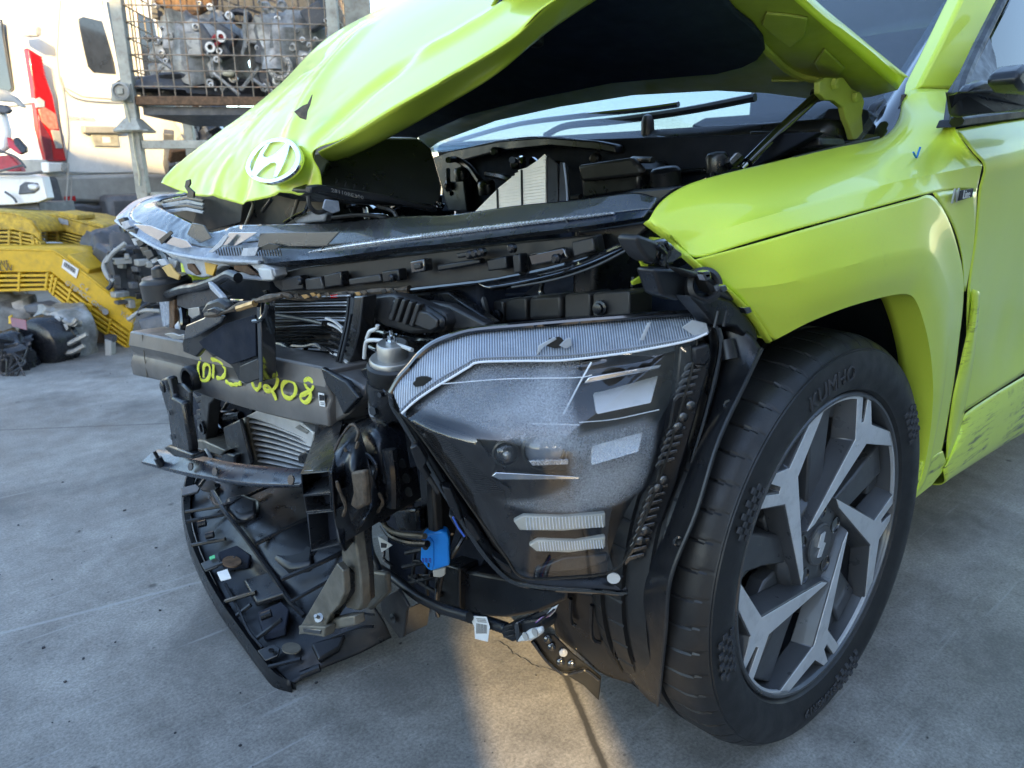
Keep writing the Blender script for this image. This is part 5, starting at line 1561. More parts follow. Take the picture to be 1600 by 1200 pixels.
slab('side_member', 'X', .47, .05, [(544, 596), (572, 602), (574, 640), (560, 642), (540, 640), (528, 662), (512, 664), (520, 620)], 'black_steel', en_, .006)
slab('headlamp_bracket', 'X', .50, .01, [(585, 604), (600, 602), (610, 612), (612, 650), (606, 666), (590, 666), (584, 650)], 'black_steel', en_, .004)
slab('bracket_face', 'X', .485, .02, [(570, 604), (586, 598), (590, 640), (584, 662), (574, 650)], 'frosted_ribbed', en_, .006)
for x, y, r in ((592, 639, .012), (603, 614, .007)):
    build('bolt', MB().lathe([(r, -.004), (r, .004), (r * .7, .006), (r * .7, .014), (0, .014)], at(x, y, 'X', .505), (1, .2, 0), 6), 'gloss_black', en_)

# ---- air duct box above the headlight, fender bracket chain
ab = grp('duct_box')
slab('box_back', 'X', .20, .10, [(735, 462), (990, 452), (1010, 500), (760, 512)], 'pad_black', ab, .004)
for a, b, y0, y1 in ((758, 786, 472, 506), (790, 822, 468, 502), (826, 876, 464, 500), (882, 922, 460, 498), (926, 984, 458, 496)):
    t_ = (a - 758) * .045
    slab('box_face', 'X', .30, .05, [(a, y0 + 2), (a + 6, y0 - 1), (b - 4, y0 - 4), (b, y0), (b, y1 - 2), (a, y1)], 'grey_plastic', ab, .006, seg=3)
for x, y in ((776, 494), (938, 481)):
    build('bolt', MB().lathe([(.011, -.01), (.011, .003), (.0075, .004), (.0075, .010), (.004, .011), (0, .011)], at(x, y, 'X', .305), (1, .2, 0), 10), 'black_steel', ab)
rod('box_hook', 'X', .32, [(742, 505), (736, 480), (742, 464), (752, 462), (758, 480), (762, 500)], .006, 'grey_plastic', ab)
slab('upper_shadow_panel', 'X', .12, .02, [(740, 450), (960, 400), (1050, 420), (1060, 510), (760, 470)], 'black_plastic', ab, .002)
for L in ([(850, 432), (845, 452), (848, 462)], [(990, 432), (986, 470), (988, 490)], [(1012, 440), (1010, 500)]):
    rod('cable', 'X', .24, L, .005, 'gloss_black', ab)

fbk = grp('fender_bracket')
def fy(nm, pts, v, th, mat='black_plastic', b=.003):
    return slab(nm, 'Y', v, th, pts, mat, fbk, b)
fy('sensor_body', [(993, 372), (1000, 367), (1026, 376), (1036, 386), (1030, 392), (1024, 412), (1012, 404), (1000, 388)], 0.820, .03, 'grey_plastic', .004)
fy('sensor_shell', [(1024, 376), (1040, 372), (1056, 384), (1068, 392), (1068, 402), (1052, 414), (1034, 416), (1028, 400)], 0.815, .03, 'gloss_black', .004)
for L in ([(1028, 384), (1040, 398), (1036, 416)], [(1040, 378), (1046, 396), (1032, 412)], [(1050, 386), (1038, 404), (1044, 418)]):
    rod('sensor_wire', 'Y', .822, L, .0028, 'black_steel', fbk, 6)
# arm with its round eye
eye = at(1098, 447, 'Y', .838)
en2 = (Vector((.55, .8, .25))).normalized()
build('eye_ring', MB().lathe([(.0145, -.012), (.0145, .008), (.017, .011), (.0225, .008), (.024, -.012)], eye, en2, 32, cap=False), 'grey_plastic', fbk, ang=40)
fy('arm_left', [(1022, 420), (1056, 418), (1074, 420), (1082, 432), (1074, 452), (1082, 468), (1060, 470), (1036, 462)], 0.825, .03, 'black_plastic', .005)
fy('arm_top', [(1060, 418), (1086, 424), (1110, 432), (1140, 456), (1150, 470), (1136, 468), (1112, 456), (1100, 430), (1084, 434)], 0.850, .02, 'grey_plastic', .003)
fy('arm_lower', [(1080, 462), (1100, 470), (1120, 462), (1142, 468), (1166, 490), (1182, 512), (1186, 530), (1176, 540), (1150, 512), (1120, 508), (1096, 480)], 0.850, .03, 'black_plastic', .004)
fy('arm_dark', [(1100, 472), (1124, 464), (1150, 478), (1160, 502), (1136, 512), (1112, 490)], 0.840, .04, 'pad_black', .002)
fy('lime_tab', [(1018, 424), (1032, 424), (1030, 452), (1018, 453)], .72, .004, 'lime_paint', .001)
fy('lime_corner', [(1000, 406), (1016, 402), (1012, 418), (1004, 416)], .72, .004, 'lime_paint', .001)
fy('lime_inner', [(988, 440), (1012, 424), (1010, 440), (990, 446)], .70, .004, 'lime_paint', .001)
for L in ([(1122, 486), (1116, 512)], [(1136, 486), (1130, 510)]):
    rod('arm_rib', 'Y', .855, L, .002, 'grey_plastic', fbk, 6)
for x, y in ((1104, 434), (1130, 452), (1168, 486), (1104, 430)):
    fy('broken_clip', [(x - 5, y - 5), (x + 5, y - 7), (x + 8, y + 2), (x, y + 5)], 0.880, .01, 'gloss_black', .001)

# ---- liner between headlight and tyre
ln = grp('wheel_liner')
L_ = [[(1112, 496, .775), (1140, 506, .79), (1172, 520, .80), (1190, 545, .805)],
      [(1112, 600, .78), (1128, 596, .80), (1150, 594, .82), (1166, 596, .835)],
      [(1062, 780, .79), (1078, 730, .815), (1100, 696, .85), (1122, 690, .872)],
      [(1004, 900, .79), (1030, 850, .83), (1058, 815, .865), (1088, 800, .895)],
      [(950, 925, .77), (990, 928, .81), (1020, 915, .86), (1048, 902, .905)],
      [(945, 1000, .74), (985, 1010, .79), (1015, 1000, .84), (1040, 988, .885)],
      [(985, 1060, .75), (1000, 1080, .78), (1015, 1095, .81), (1028, 1102, .83)]]
build('liner_sheet', MB().grid(patch(rows3(L_, 'H'), 24, 50)), 'black_plastic', ln, ang=50, solid=.003)
fl_ = [[(858, 915, .70), (905, 925, .72), (950, 930, .745), (990, 935, .79)],
       [(862, 950, .68), (910, 970, .70), (950, 985, .735), (992, 1000, .78)],
       [(868, 992, .66), (905, 1022, .68), (940, 1052, .70), (990, 1070, .75)]]
build('liner_front', MB().grid(patch(rows3(fl_, 'H'), 24, 24)), 'black_plastic', ln, ang=50, solid=.003)
for L in ([(892, 935, .72), (892, 970, .70), (900, 978, .70)], [(925, 945, .745), (925, 995, .725), (938, 1004, .72)], [(968, 950, .775), (960, 1020, .75), (970, 1028, .75), (978, 1024, .755), (982, 950, .785)]):
    build('liner_bead', MB().tube([at(x, y, 'H', v) for x, y, v in L], .0035, 6), 'black_plastic', ln)
slab('liner_lip', 'H', .68, .004, [(832, 1000), (848, 988), (866, 992), (896, 1022), (928, 1048), (940, 1058), (936, 1096), (912, 1072), (886, 1056), (860, 1040)], 'black_plastic', ln, .002)
rod('lip_edge', 'H', .685, [(832, 1002), (856, 1034), (880, 1052), (900, 1050), (916, 1047), (936, 1062)], .0035, 'gloss_black', ln)
for x, y in ((880, 1019), (893, 1037), (862, 1010), (876, 1034), (856, 998)):
    build('lip_clip', MB().lathe([(.007, 0), (.007, .003), (.004, .005), (0, .005)], at(x, y, 'H', .682), (.637, .771, .2), 12), 'gloss_black' if x != 880 else 'grey_clear', ln)
rod('liner_edge', 'H', .84, [(1190, 545, .806), (1166, 596, .836), (1122, 690, .873), (1088, 800, .896), (1048, 902, .906), (1040, 988, .886), (1028, 1102, .831)], .0028, 'grey_plastic', ln, 6)
for x, y, v in ((1138, 632, .832), (1060, 845, .893)):
    build('liner_hole', MB().lathe([(.0075, 0), (.0075, .002), (.005, .003), (0, .0005)], at(x, y, 'H', v + .004), (.637, .771, 0), 14), 'gloss_black', ln)
build('liner_post', MB().tube([at(1134, 532, 'H', .80), at(1140, 562, 'H', .81)], .012, 12), 'black_plastic', ln)

# ---- under the headlight: carrier, harness, blue connector
bp = grp('bumper_bracket')
slab('bracket_front', 'X', .36, .05, [(700, 885), (716, 890), (800, 905), (826, 914), (885, 922), (882, 938), (840, 958), (790, 966), (716, 962), (690, 950)], 'black_plastic', bp, .006)
slab('bracket_left', 'X', .375, .05, [(690, 880), (717, 888), (717, 960), (688, 962), (684, 920)], 'black_plastic', bp, .004)
for L in ([(634, 864), (672, 856)], [(630, 886), (676, 876)], [(634, 912), (684, 900)], [(648, 862), (644, 912)], [(664, 858), (668, 930)], [(640, 900), (690, 930)]):
    rod('lattice_bar', 'X', .38, L, .0045, 'black_plastic', bp, 6, False)
slab('lattice_back', 'X', .33, .03, [(600, 780), (720, 770), (760, 870), (700, 960), (610, 900)], 'pad_black', bp, .002)
slab('rear_pillar', 'X', .42, .04, [(654, 720), (680, 722), (688, 830), (676, 870), (660, 866)], 'black_plastic', bp, .004)
slab('rear_pillar_face', 'X', .44, .02, [(664, 750), (676, 756), (680, 832), (668, 836)], 'grey_plastic', bp, .005)
rod('twin_pipe', 'X', .47, [(596, 806), (604, 824), (625, 834), (664, 838)], .005, 'tan_steel', bp, 10)
rod('twin_pipe', 'X', .465, [(598, 820), (612, 838), (640, 848), (668, 850)], .006, 'black_steel', bp, 10)
build('pipe_end', MB().lathe([(.006, -.01), (.010, -.01), (.010, .004), (.006, .006), (0, .004)], at(598, 808, 'X', .475), (1, .4, .1), 18), 'black_steel', bp)
slab('caution_tag', 'X', .48, .001, [(590, 838), (613, 852), (596, 863)], 'paper', bp, 0)
slab('tag_print', 'X', .4812, .0006, [(595, 848), (604, 850), (603, 856), (595, 856)], 'ink', bp, 0)
slab('duct_grey', 'X', .44, .02, [(610, 796), (650, 794), (654, 832), (622, 830)], 'black_steel', bp, .006)

bc = grp('blue_connector')
KC = HN.dot(at(680, 862, 'X', .44))
bo = [at(x, y, 'H', KC) for x, y in ((657, 876), (658, 846), (662, 838), (670, 833), (688, 830), (698, 833), (702, 842), (703, 884), (674, 893), (668, 890))]
build('connector_cap', MB().prism(bo, -HN * .026), 'blue_plastic', bc, .004, seg=3)
build('cap_side', MB().prism([p + HN * .003 for p in [at(x, y, 'H', KC) for x, y in ((659, 872), (660, 848), (664, 841), (672, 838), (678, 846), (678, 884), (674, 890))]], HN * -.004), 'blue_plastic', bc, .0015)
build('cap_hole', MB().lathe([(.005, 0), (.005, .001), (0, .001)], at(665, 855, 'H', KC + .0042), HN, 14), 'ink', bc)
for x in (659, 664, 670):
    slab('cap_slot', 'H', KC + .0042, .001, [(x, 872), (x + 3.5, 873), (x + 3.5, 880), (x, 878)], 'wire_blue', bc, 0)
slab('cap_notch', 'H', KC + .0048, .001, [(668, 880), (671, 881), (671, 887), (668, 886)], 'ink', bc, 0)
slab('connector_plug', 'H', KC - .004, .016, [(676, 892), (696, 887), (696, 898), (690, 903), (677, 902)], 'lamp_cream', bc, .002)
rod('connector_wire', 'H', KC - .008, [(690, 900), (686, 920), (682, 945), (684, 962)], .0045, 'black_plastic', bc)
rod('connector_wire', 'H', KC - .006, [(684, 902), (682, 925), (681, 950), (685, 964)], .0035, 'gloss_black', bc)

hn_ = grp('wiring_harness')
rod('hose_down', 'X', .50, [(577, 806), (576, 836), (580, 862), (588, 880), (592, 892)], .006, 'grey_plastic', hn_, 10)
rod('main_loom', 'X', .47, [(592, 888), (620, 906), (650, 930), (676, 944), (700, 954), (734, 964)], .0085, 'black_plastic', hn_, 12)
lp_ = spline(PT('X', .47, [(700, 955), (734, 964), (760, 972), (790, 980)]), 30)
cm = MB()
cp = spline(PT('X', .45, [(686, 950), (712, 957), (740, 966), (765, 973), (792, 982)]), 45)
cm.tube(cp, lambda u: .0082 + .0016 * (1 if int(u * 44) % 2 else 0), 12, False)
build('corrugated_sleeve', cm, 'black_plastic', hn_, ang=60)
tg = slab('paper_label', 'X', .463, .001, [(733, 962), (760, 964), (765, 980), (762, 1003), (742, 998), (741, 980)], 'paper', hn_, .0003)
for i in range(10):
    x = 744 + i * 1.7
    slab('label_bar', 'X', .4645, .0006, [(x, 974 + .3 * i), (x + (1.1 if i % 3 else .6), 974 + .3 * i), (x + .6, 990), (x - .3, 990)], 'ink_grey', hn_, 0)
for i in range(3):
    slab('label_bar', 'X', .4645, .0006, [(744 + i, 966 + i * 2.4), (758 + i, 967 + i * 2.4), (758 + i, 968.2 + i * 2.4), (744 + i, 967.2 + i * 2.4)], 'ink_grey', hn_, 0)
pl = slab('plug_body', 'X', .46, .035, [(783, 980), (800, 974), (838, 966), (846, 974), (842, 988), (808, 1000), (800, 1004), (784, 996)], 'black_plastic', hn_, .004)
slab('plug_collar', 'X', .468, .045, [(802, 974), (808, 972), (812, 1002), (806, 1005)], 'gloss_black', hn_, .002)
for y in (976, 984, 992):
    slab('plug_rib', 'X', .468, .01, [(786, y + 3), (800, y), (800, y + 2), (786, y + 5)], 'grey_plastic', hn_, .001)
slab('plug_lever', 'X', .474, .008, [(806, 1004), (812, 994), (826, 984), (844, 980), (846, 990), (838, 996), (828, 1002)], 'white_plastic', hn_, .003)
for x, y in ((821, 994), (836, 988)):
    build('lever_hole', MB().lathe([(.006, 0), (.006, .001), (0, .001)], at(x, y, 'X', .4752), (1, 0, 0), 14), 'ink_grey', hn_)
for i, mt in enumerate(('wire_blue', 'wire_red', 'wire_white', 'wire_red', 'wire_blue', 'black_plastic')):
    rod('thin_wire', 'X', .455 + i * .002, [(838, 970 + i), (848, 965 - i * .6 + i), (858, 962 - i * 1.5 + i * .8), (866, 952)], .0014, mt, hn_, 6)
slab('wire_tape', 'X', .458, .003, [(853, 960), (862, 950), (871, 945), (866, 956), (858, 964)], 'white_plastic', hn_, .0008)

# ---- engine bay
eb = grp('engine_bay')
slab('bay_floor', 'Z', .45, .05, [(0, 0)], 'pad_black', eb, 0) if False else None
build('engine_block', MB().box((-.05, 0, .55), (.45, .75, .42)), 'pad_black', eb, .03)
build('firewall', MB().box((-.44, 0, .72), (.04, 1.3, .62)), 'pad_black', eb, .01)
build('radiator_pack', MB().box((.30, -.08, .52), (.06, 1.0, .52)), 'pad_black', eb, .01)
build('inner_wing', MB().box((-.1, .60, .80), (.75, .05, .16)), 'black_steel', eb, .01)
build('far_inner_wing', MB().box((.0, -.64, .72), (.8, .05, .3)), 'black_steel', eb, .01)
build('far_fender', MB().box((.05, -.80, .72), (.75, .05, .34)), 'lime_paint', eb, .02)
build('cowl_panel', MB().box((-.46, 0, 1.005), (.22, 1.30, .05)), 'black_plastic', eb, .02)
# air box at the far side, its lid leaning
axl = [hp(510, 292, .10), hp(690, 322, .25), hp(684, 250, .20), hp(655, 218, .12), hp(560, 210, .02), hp(500, 240, .04)]
slab('air_box', 'Y', .10, .25, [(488, 300, .10), (560, 318, .14), (690, 326, .22), (692, 290, .22), (676, 232, .18), (655, 214, .14), (600, 214, .10), (520, 240, .08), (508, 262, .08)], 'black_plastic', eb, .008)
slab('air_box_edge', 'Y', .15, .02, [(484, 290, .125), (500, 288, .13), (600, 304, .18), (684, 324, .245), (684, 332, .245), (600, 314, .18), (500, 300, .13), (486, 302, .125)], 'black_plastic', eb, .003)
for i in range(8):
    x, y = 524 + i * 14, 278 + i * 3.8
    v = .112 + i * .0085
    slab('air_box_rib', 'Y', v, .008, [(x, y + 10), (x + 3, y), (x + 6, y + 10)], 'black_plastic', eb, .001)
vs_, fs_ = text_mb('28110BE300', .030, .0003)
a_, b_ = hp(521, 297, .145), hp(571, 309, .17)
e_ = (b_ - a_).normalized()
w_ = max(v.x for v in vs_) - min(v.x for v in vs_)
k_ = (b_ - a_).length / w_
build('part_number', MB().add([(a_ + b_) / 2 + e_ * v.x * k_ + Vector((0, 0, 1)) * v.y * k_ * .8 + Vector((.3, .3, 0)) * .03 for v in vs_], fs_), 'ink_grey', eb, fix=False)
slab('air_box_tag', 'Y', .16, .004, [(508, 311), (530, 314), (532, 330), (520, 334), (504, 326)], 'frosted_ribbed', eb, .002)
rod('air_box_hose', 'Y', .15, [(482, 306), (484, 322), (496, 332), (512, 328)], .004, 'grey_plastic', eb)
slab('lower_deck', 'B', .30, .06, [(286, 300), (500, 300), (520, 345), (330, 364), (260, 330)], 'black_plastic', eb, .004)
slab('grey_flap', 'B', .34, .004, [(316, 300), (380, 310), (376, 348), (320, 362), (300, 350)], 'grey_plastic', eb, .002)
for L in ([(384, 352), (396, 320), (390, 312)], [(410, 330), (424, 312)], [(444, 348), (460, 338), (476, 330), (482, 318)], [(456, 342), (466, 310)], [(520, 340), (560, 336), (600, 340), (616, 350)], [(590, 322), (614, 330), (622, 344)]):
    rod('bay_cable', 'B', .38, L, .004, random.choice(['gloss_black', 'grey_plastic', 'tan_steel']), eb)
slab('bracket_grey', 'B', .37, .02, [(456, 338), (484, 330), (510, 334), (506, 346), (462, 350)], 'frosted_ribbed', eb, .004)
# slats seen inside the loop of the broken bar
for i in range(4):
    slab('grille_slat', 'B', .36 + .01 * i, .004, [(252, 314 + i * 5), (290, 306 + i * 6), (318, 312 + i * 6), (316, 316 + i * 6), (290, 311 + i * 6), (256, 319 + i * 5)], 'grey_clear' if i % 2 else 'wet_black', eb, .001)
# air filter standing in the bay, pleats facing the front
n_f = 30
fo2 = [(742, 330), (760, 312), (780, 292), (800, 276), (816, 266), (852, 242), (854, 330)]
fpn = Vector((.80, .42, .42))
fcn = fpn.dot(hp(852, 300, .40))
slab('air_filter', fpn, fcn, .02, fo2, 'filter_paper', eb, .001)
pm = MB()
for i in range(20):
    y = 246 + i * 5.0
    xl = 742 + (330 - y) * 1.05 if y > 268 else 852 - (y - 242) * 1.45
    xl = max(742, min(850, 742 + (330 - y) * 1.02)) if y > 262 else 852 - (y - 242) * 1.5
    if xl < 846 and y < 332:
        pm.tube([at(xl + 3, y + 2, fpn, fcn + .001), at(853, y - 9 if y - 9 > 242 else 243, fpn, fcn + .001)], .0034, 5, False)
po = build('filter_pleats', pm, 'filter_paper', eb)
po['kind'] = 'stuff'
for x in (778, 816):
    rod('filter_band', fpn, fcn + .004, [(x, 330), (x - 1, 266 if x > 800 else 296)], .0022, 'tube_dark', eb, 6, False)
slab('filter_side', fpn, fcn - .002, .06, [(854, 240), (872, 256), (872, 330), (854, 330)], 'tube_dark', eb, .002)
slab('filter_frame', fpn, fcn - .004, .02, [(874, 252), (884, 254), (888, 330), (872, 330)], 'grey_plastic', eb, .002)
rod('filter_seal', fpn, fcn, [(881, 255), (885, 290), (887, 330)], .002, 'frosted_ribbed', eb, 6)
# bulkhead trim with its scuttle, wiper arm, washer nozzle
slab('bulkhead_cover', 'X', -.20, .03, [(700, 330), (676, 246), (700, 236), (780, 220), (850, 214), (930, 220), (960, 226), (962, 240), (940, 236), (860, 228), (780, 236), (720, 252), (730, 330)], 'black_plastic', eb, .004)
slab('bulkhead_dark', 'X', -.24, .03, [(690, 330), (690, 240), (850, 220), (1280, 206), (1180, 262), (1010, 330)], 'pad_black', eb, .004)
for x, y in ((774, 237), (805, 257), (930, 248), (700, 290)):
    build('bulkhead_knob', MB().lathe([(.012, -.01), (.012, .006), (.007, .01), (0, .01)], at(x, y, 'X', -.19), (1, .3, 0), 14), 'black_plastic', eb)
rod('bulkhead_bead', 'X', -.215, [(690, 244), (780, 222), (860, 216), (960, 228)], .005, 'black_plastic', eb)
for pts in ([(985, 268), (1100, 262), (1102, 268), (986, 276)], [(990, 290), (1040, 286), (1042, 292), (992, 298)]):
    slab('bulkhead_rail', 'X', -.21, .02, pts, 'black_plastic', eb, .003)
rod('wiper_arm', 'X', -.40, [(852, 212), (884, 197), (960, 189), (1040, 178), (1100, 168), (1180, 152)], .009, 'black_plastic', eb)
rod('wiper_blade', 'X', -.42, [(700, 224), (800, 196), (900, 182), (1010, 170), (1060, 163)], .007, 'gloss_black', eb)
build('washer_nozzle', MB().lathe([(.016, -.02), (.015, .01), (.010, .022), (0, .026)], at(1012, 196, 'X', -.36), (.1, 0, 1), 16), 'black_plastic', eb)
slab('scuttle_edge', 'X', -.36, .04, [(880, 214), (980, 206), (1110, 204), (1240, 204), (1286, 206), (1284, 222), (1120, 214), (980, 214)], 'black_plastic', eb, .005)
slab('scuttle_box', 'X', -.28, .10, [(1170, 205), (1246, 205), (1280, 214), (1284, 228), (1240, 236), (1180, 246)], 'black_plastic', eb, .004)
slab('scuttle_side', 'X', -.42, .08, [(1262, 222), (1292, 170), (1330, 168), (1332, 216), (1290, 226)], 'pad_black', eb, .004)
slab('hinge_cover', 'Y', .66, .02, [(1352, 210), (1372, 164), (1390, 150), (1410, 148), (1408, 166), (1398, 190), (1386, 212)], 'black_plastic', eb, .004)
rod('fender_seal', 'Y', .70, [(1386, 213), (1400, 192), (1410, 164), (1413, 148)], .006, 'rubber', eb)
rod('seal_strip', 'Y', .735, [(1240, 248, .72), (1300, 233, .712), (1386, 213, .70)], .004, 'rubber', eb)
# gas strut
sp0, sp1, sp2 = at(1168, 254, 'Y', .60), at(1216, 206, 'Y', .61), at(1278, 148, 'Y', .625)
build('gas_strut', MB().tube([sp0, sp1, sp2], .0095, 12, False), 'gloss_black', eb)
build('strut_rod', MB().tube([sp0 + (sp0 - sp1) * .2, sp0], .005, 10, False), 'chrome', eb)
build('strut_joint', MB().lathe([(0, -.012), (.012, -.01), (.014, 0), (.012, .01), (0, .012)], sp2, (0, 1, 0), 16), 'black_steel', eb)
slab('front_ledge', 'B', .33, .06, [(940, 312), (990, 296), (1040, 292), (1060, 292), (1030, 318), (1020, 330)], 'black_plastic', eb, .004)
# hood rubber stop and hook on the nose
build('hood_stop', MB().lathe([(.0, .0), (.014, .002), (.016, .03), (.012, .034), (0, .034)], at(838, 40, hn, hc + .012), -hn * -1, 16), 'rubber', hood, ang=50)
slab('nose_hook', 'B', .45, .004, [(290, 282), (296, 280), (297, 287), (294, 292), (303, 300), (302, 309), (292, 308), (293, 300), (288, 292)], 'black_steel', hood, .0008)

# ---- badges and marks on the fender
nb = at(1503, 305, 'Y', .9105)
ba = at(1521, 302, 'Y', .9105) - at(1487, 308, 'Y', .9105)
bx = ba.normalized()
slab('badge_plate', 'Y', .912, .004, [(1501, 298), (1522, 294), (1519, 308), (1499, 314)], 'ink', fender, .001)
put_text('badge_letter', 'N', .031, at(1492, 307, 'Y', .912), bx, (0, 0, 1), 'bare_steel', fender, .0012, bold=.0008, shear=.2)
put_text('badge_lettering', 'Line', .019, at(1510.5, 304, 'Y', .9132), bx, (0, 0, 1), 'white_plastic', fender, .0006)
rod('tick_mark', 'Y', .8500, [(1427, 238), (1432, 246), (1435, 238), (1438, 230)], .0016, 'blue_ink', fender, 6)

# ---- loose cables, hoses and clips filling the broken front end and the bay
rc = random.Random(77)
def tangle(root, n, x0, x1, y0, y1, c0, c1, r0, r1, mats, nm):
    for i in range(n):
        x, y = rc.uniform(x0, x1), rc.uniform(y0, y1)
        a = rc.uniform(0, 2 * pi)
        L = []
        for k in range(4):
            L.append((x, y, rc.uniform(c0, c1)))
            a += rc.uniform(-.9, .9)
            s = rc.uniform(14, 34)
            x = max(x0, min(x1, x + s * cos(a)))
            y = max(y0, min(y1, y + s * sin(a)))
        rod(nm, 'X', c0, L, rc.uniform(r0, r1), rc.choice(mats), root, 7)
tangle(en_, 6, 545, 740, 500, 600, .36, .40, .0025, .006, ['gloss_black', 'black_steel', 'grey_plastic'], 'loose_cable')
tangle(bp, 7, 600, 735, 760, 900, .37, .42, .0025, .005, ['gloss_black', 'black_plastic', 'grey_plastic', 'tan_steel'], 'loose_cable')
tangle(fp, 5, 300, 380, 610, 700, .47, .51, .002, .005, ['gloss_black', 'grey_plastic', 'bare_steel'], 'loose_cable')
tangle(fm_, 4, 280, 420, 430, 480, .43, .50, .0025, .006, ['gloss_black', 'black_plastic', 'grey_clear'], 'loose_cable')
tangle(eb, 12, 700, 1150, 250, 310, -.16, -.10, .005, .013, ['gloss_black', 'black_plastic', 'rubber'], 'bay_hose')
tangle(eb, 6, 500, 700, 320, 345, .2, .3, .003, .006, ['gloss_black', 'grey_plastic', 'tan_steel'], 'bay_cable')
for i in range(12):
    x, y = rc.choice([(rc.uniform(560, 735), rc.uniform(640, 900)), (rc.uniform(540, 720), rc.uniform(500, 610)), (rc.uniform(300, 420), rc.uniform(430, 500))])
    w = rc.uniform(3, 9)
    slab('broken_clip', 'X', .40 + rc.uniform(-.02, .03), rc.uniform(.004, .012), [(x - w, y - w * rc.uniform(.2, .9)), (x + w * .4, y - w * rc.uniform(.4, 1)), (x + w, y + w * rc.uniform(.1, .8)), (x - w * .3, y + w * rc.uniform(.5, 1))], rc.choice(['gloss_black', 'black_plastic', 'grey_plastic', 'black_steel', 'tan_steel']), bp if y > 640 else (en_ if x > 500 else fm_), .0012)
for x, y, r in ((760, 290, .022), (1040, 272, .03), (1120, 250, .02), (720, 270, .018)):
    build('filler_cap', MB().lathe([(r, -.02), (r, .006), (r * .8, .012), (r * .3, .014), (0, .014)], at(x, y, 'X', -.12), (.2, 0, 1), 18), 'black_plastic', eb, ang=40)
slab('fuse_box', 'X', -.10, .12, [(905, 262), (985, 250), (1000, 268), (998, 300), (910, 312)], 'black_plastic', eb, .008)
slab('fuse_box_lid', 'X', -.085, .02, [(902, 258), (985, 246), (1002, 264), (1000, 274), (908, 284)], 'grey_plastic', eb, .006)
# ================================================================ white van behind
def vdir(az):
    return Vector((cos(az), sin(az), 0))
VR = vdir(YAW + pi - radians(25))          # along the rear face, to the right as seen
VS = Vector((-VR.y, VR.x, 0)) * 1.0        # along the side, away
if VS.dot(FWD) < 0: VS = -VS
vd = RGT * ((75 - 800) / FOC) - UPV * ((290 - 600) / FOC) + FWD
VO = CAM + vd * 5.6
VN = -VS                                   # rear face looks back at us
van = thing('white_van', 'white panel van with red tail lamp parked behind the wire cage', 'van', (VO.x, VO.y, 0))
VN_c = VN.dot(VO)
SN = -VR                                   # side face normal
SN_c = SN.dot(VO)
def vr(px, py, off=0.0):
    return at(px, py, VN, VN_c + off)
def vsd(px, py, off=0.0):
    return at(px, py, SN, SN_c + off)
def vslab(nm, pts, off, th, mat, side=False, b=.006):
    n, c = (SN, SN_c) if side else (VN, VN_c)
    return build(nm, MB().prism([at(x, y, n, c + off) for x, y in pts], -n * th), mat, van, b)
def vp(r, s, z):
    return Vector((VO.x, VO.y, 0)) + VR * r + VS * s + Vector((0, 0, z))
body = [vp(0, 0, .62), vp(1.95, 0, .62), vp(1.95, .02, 1.3), vp(1.85, .16, 2.55), vp(.10, .16, 2.55), vp(0, .02, 1.3)]
build('body', MB().prism(body, VS * 4.6), 'van_white', van, .05, seg=4)
vslab('left_door', [(105, 0), (150, 0), (186, 60), (205, 152), (222, 270), (106, 272), (96, 200), (88, 120)], .0, .004, 'van_white', b=.002)
vslab('door_panel', [(84, -60), (160, -60), (208, 158), (130, 152), (104, 138), (90, 110)], .012, .02, 'van_white', b=.01)
vslab('door_window', [(122, 30), (130, 26), (160, 33), (168, 60), (184, 116), (146, 113), (138, 104), (130, 70)], .02, .008, 'van_glass', b=.003)
vslab('right_door_window', [(160, 0), (186, 8), (190, 50), (206, 150), (190, 120), (176, 70)], .022, .01, 'van_glass', b=.003)
vslab('right_door', [(208, -60), (262, -60), (300, 275), (226, 270)], .004, .02, 'van_white', b=.008)
vslab('right_window', [(214, 20), (240, 30), (262, 150), (232, 148)], .018, .01, 'van_glass', b=.003)
rodm = MB().tube([vr(163, 0, .03), vr(186, 125, .03)], .012, 8)
build('door_seal', rodm, 'van_white', van)
for L in ([(94, 0), (90, 60), (90, 100), (100, 138), (130, 156), (208, 161)], [(103, 272), (106, 200), (96, 120)], [(205, 152), (222, 270)], [(76, 268), (150, 270), (225, 269)]):
    build('door_seam', MB().tube([vr(x, y, .012) for x, y in L], .005, 5), 'van_grey', van)
# tail lamp in its colours
vslab('tail_lamp', [(43, 74), (66, 88), (72, 118), (84, 150), (96, 210), (105, 252), (74, 252), (60, 200), (52, 130)], .035, .06, 'lamp_red', b=.012)
vslab('lamp_segment', [(56, 155), (62, 152), (70, 158), (70, 168), (58, 168)], .045, .02, 'grey_clear', b=.003)
vslab('lamp_segment', [(60, 170), (72, 168), (88, 178), (92, 202), (80, 203), (66, 190)], .043, .02, 'lamp_pink', b=.006)
vslab('lamp_segment', [(80, 203), (94, 204), (99, 232), (88, 232)], .043, .02, 'van_grey', b=.004)
vslab('lamp_segment', [(60, 178), (68, 196), (80, 215), (84, 250), (73, 250), (64, 214)], .043, .02, 'lamp_dark_red', b=.006)
lt = MB()
for i in range(15):
    y = 86 + i * 5
    x0 = 48 + i * .9
    lt.tube([vr(x0, y, .037), vr(x0 + 18, y + 3, .037)], .004, 4, False)
lto = build('lamp_ribs', lt, 'lamp_red', van)
lto['kind'] = 'stuff'
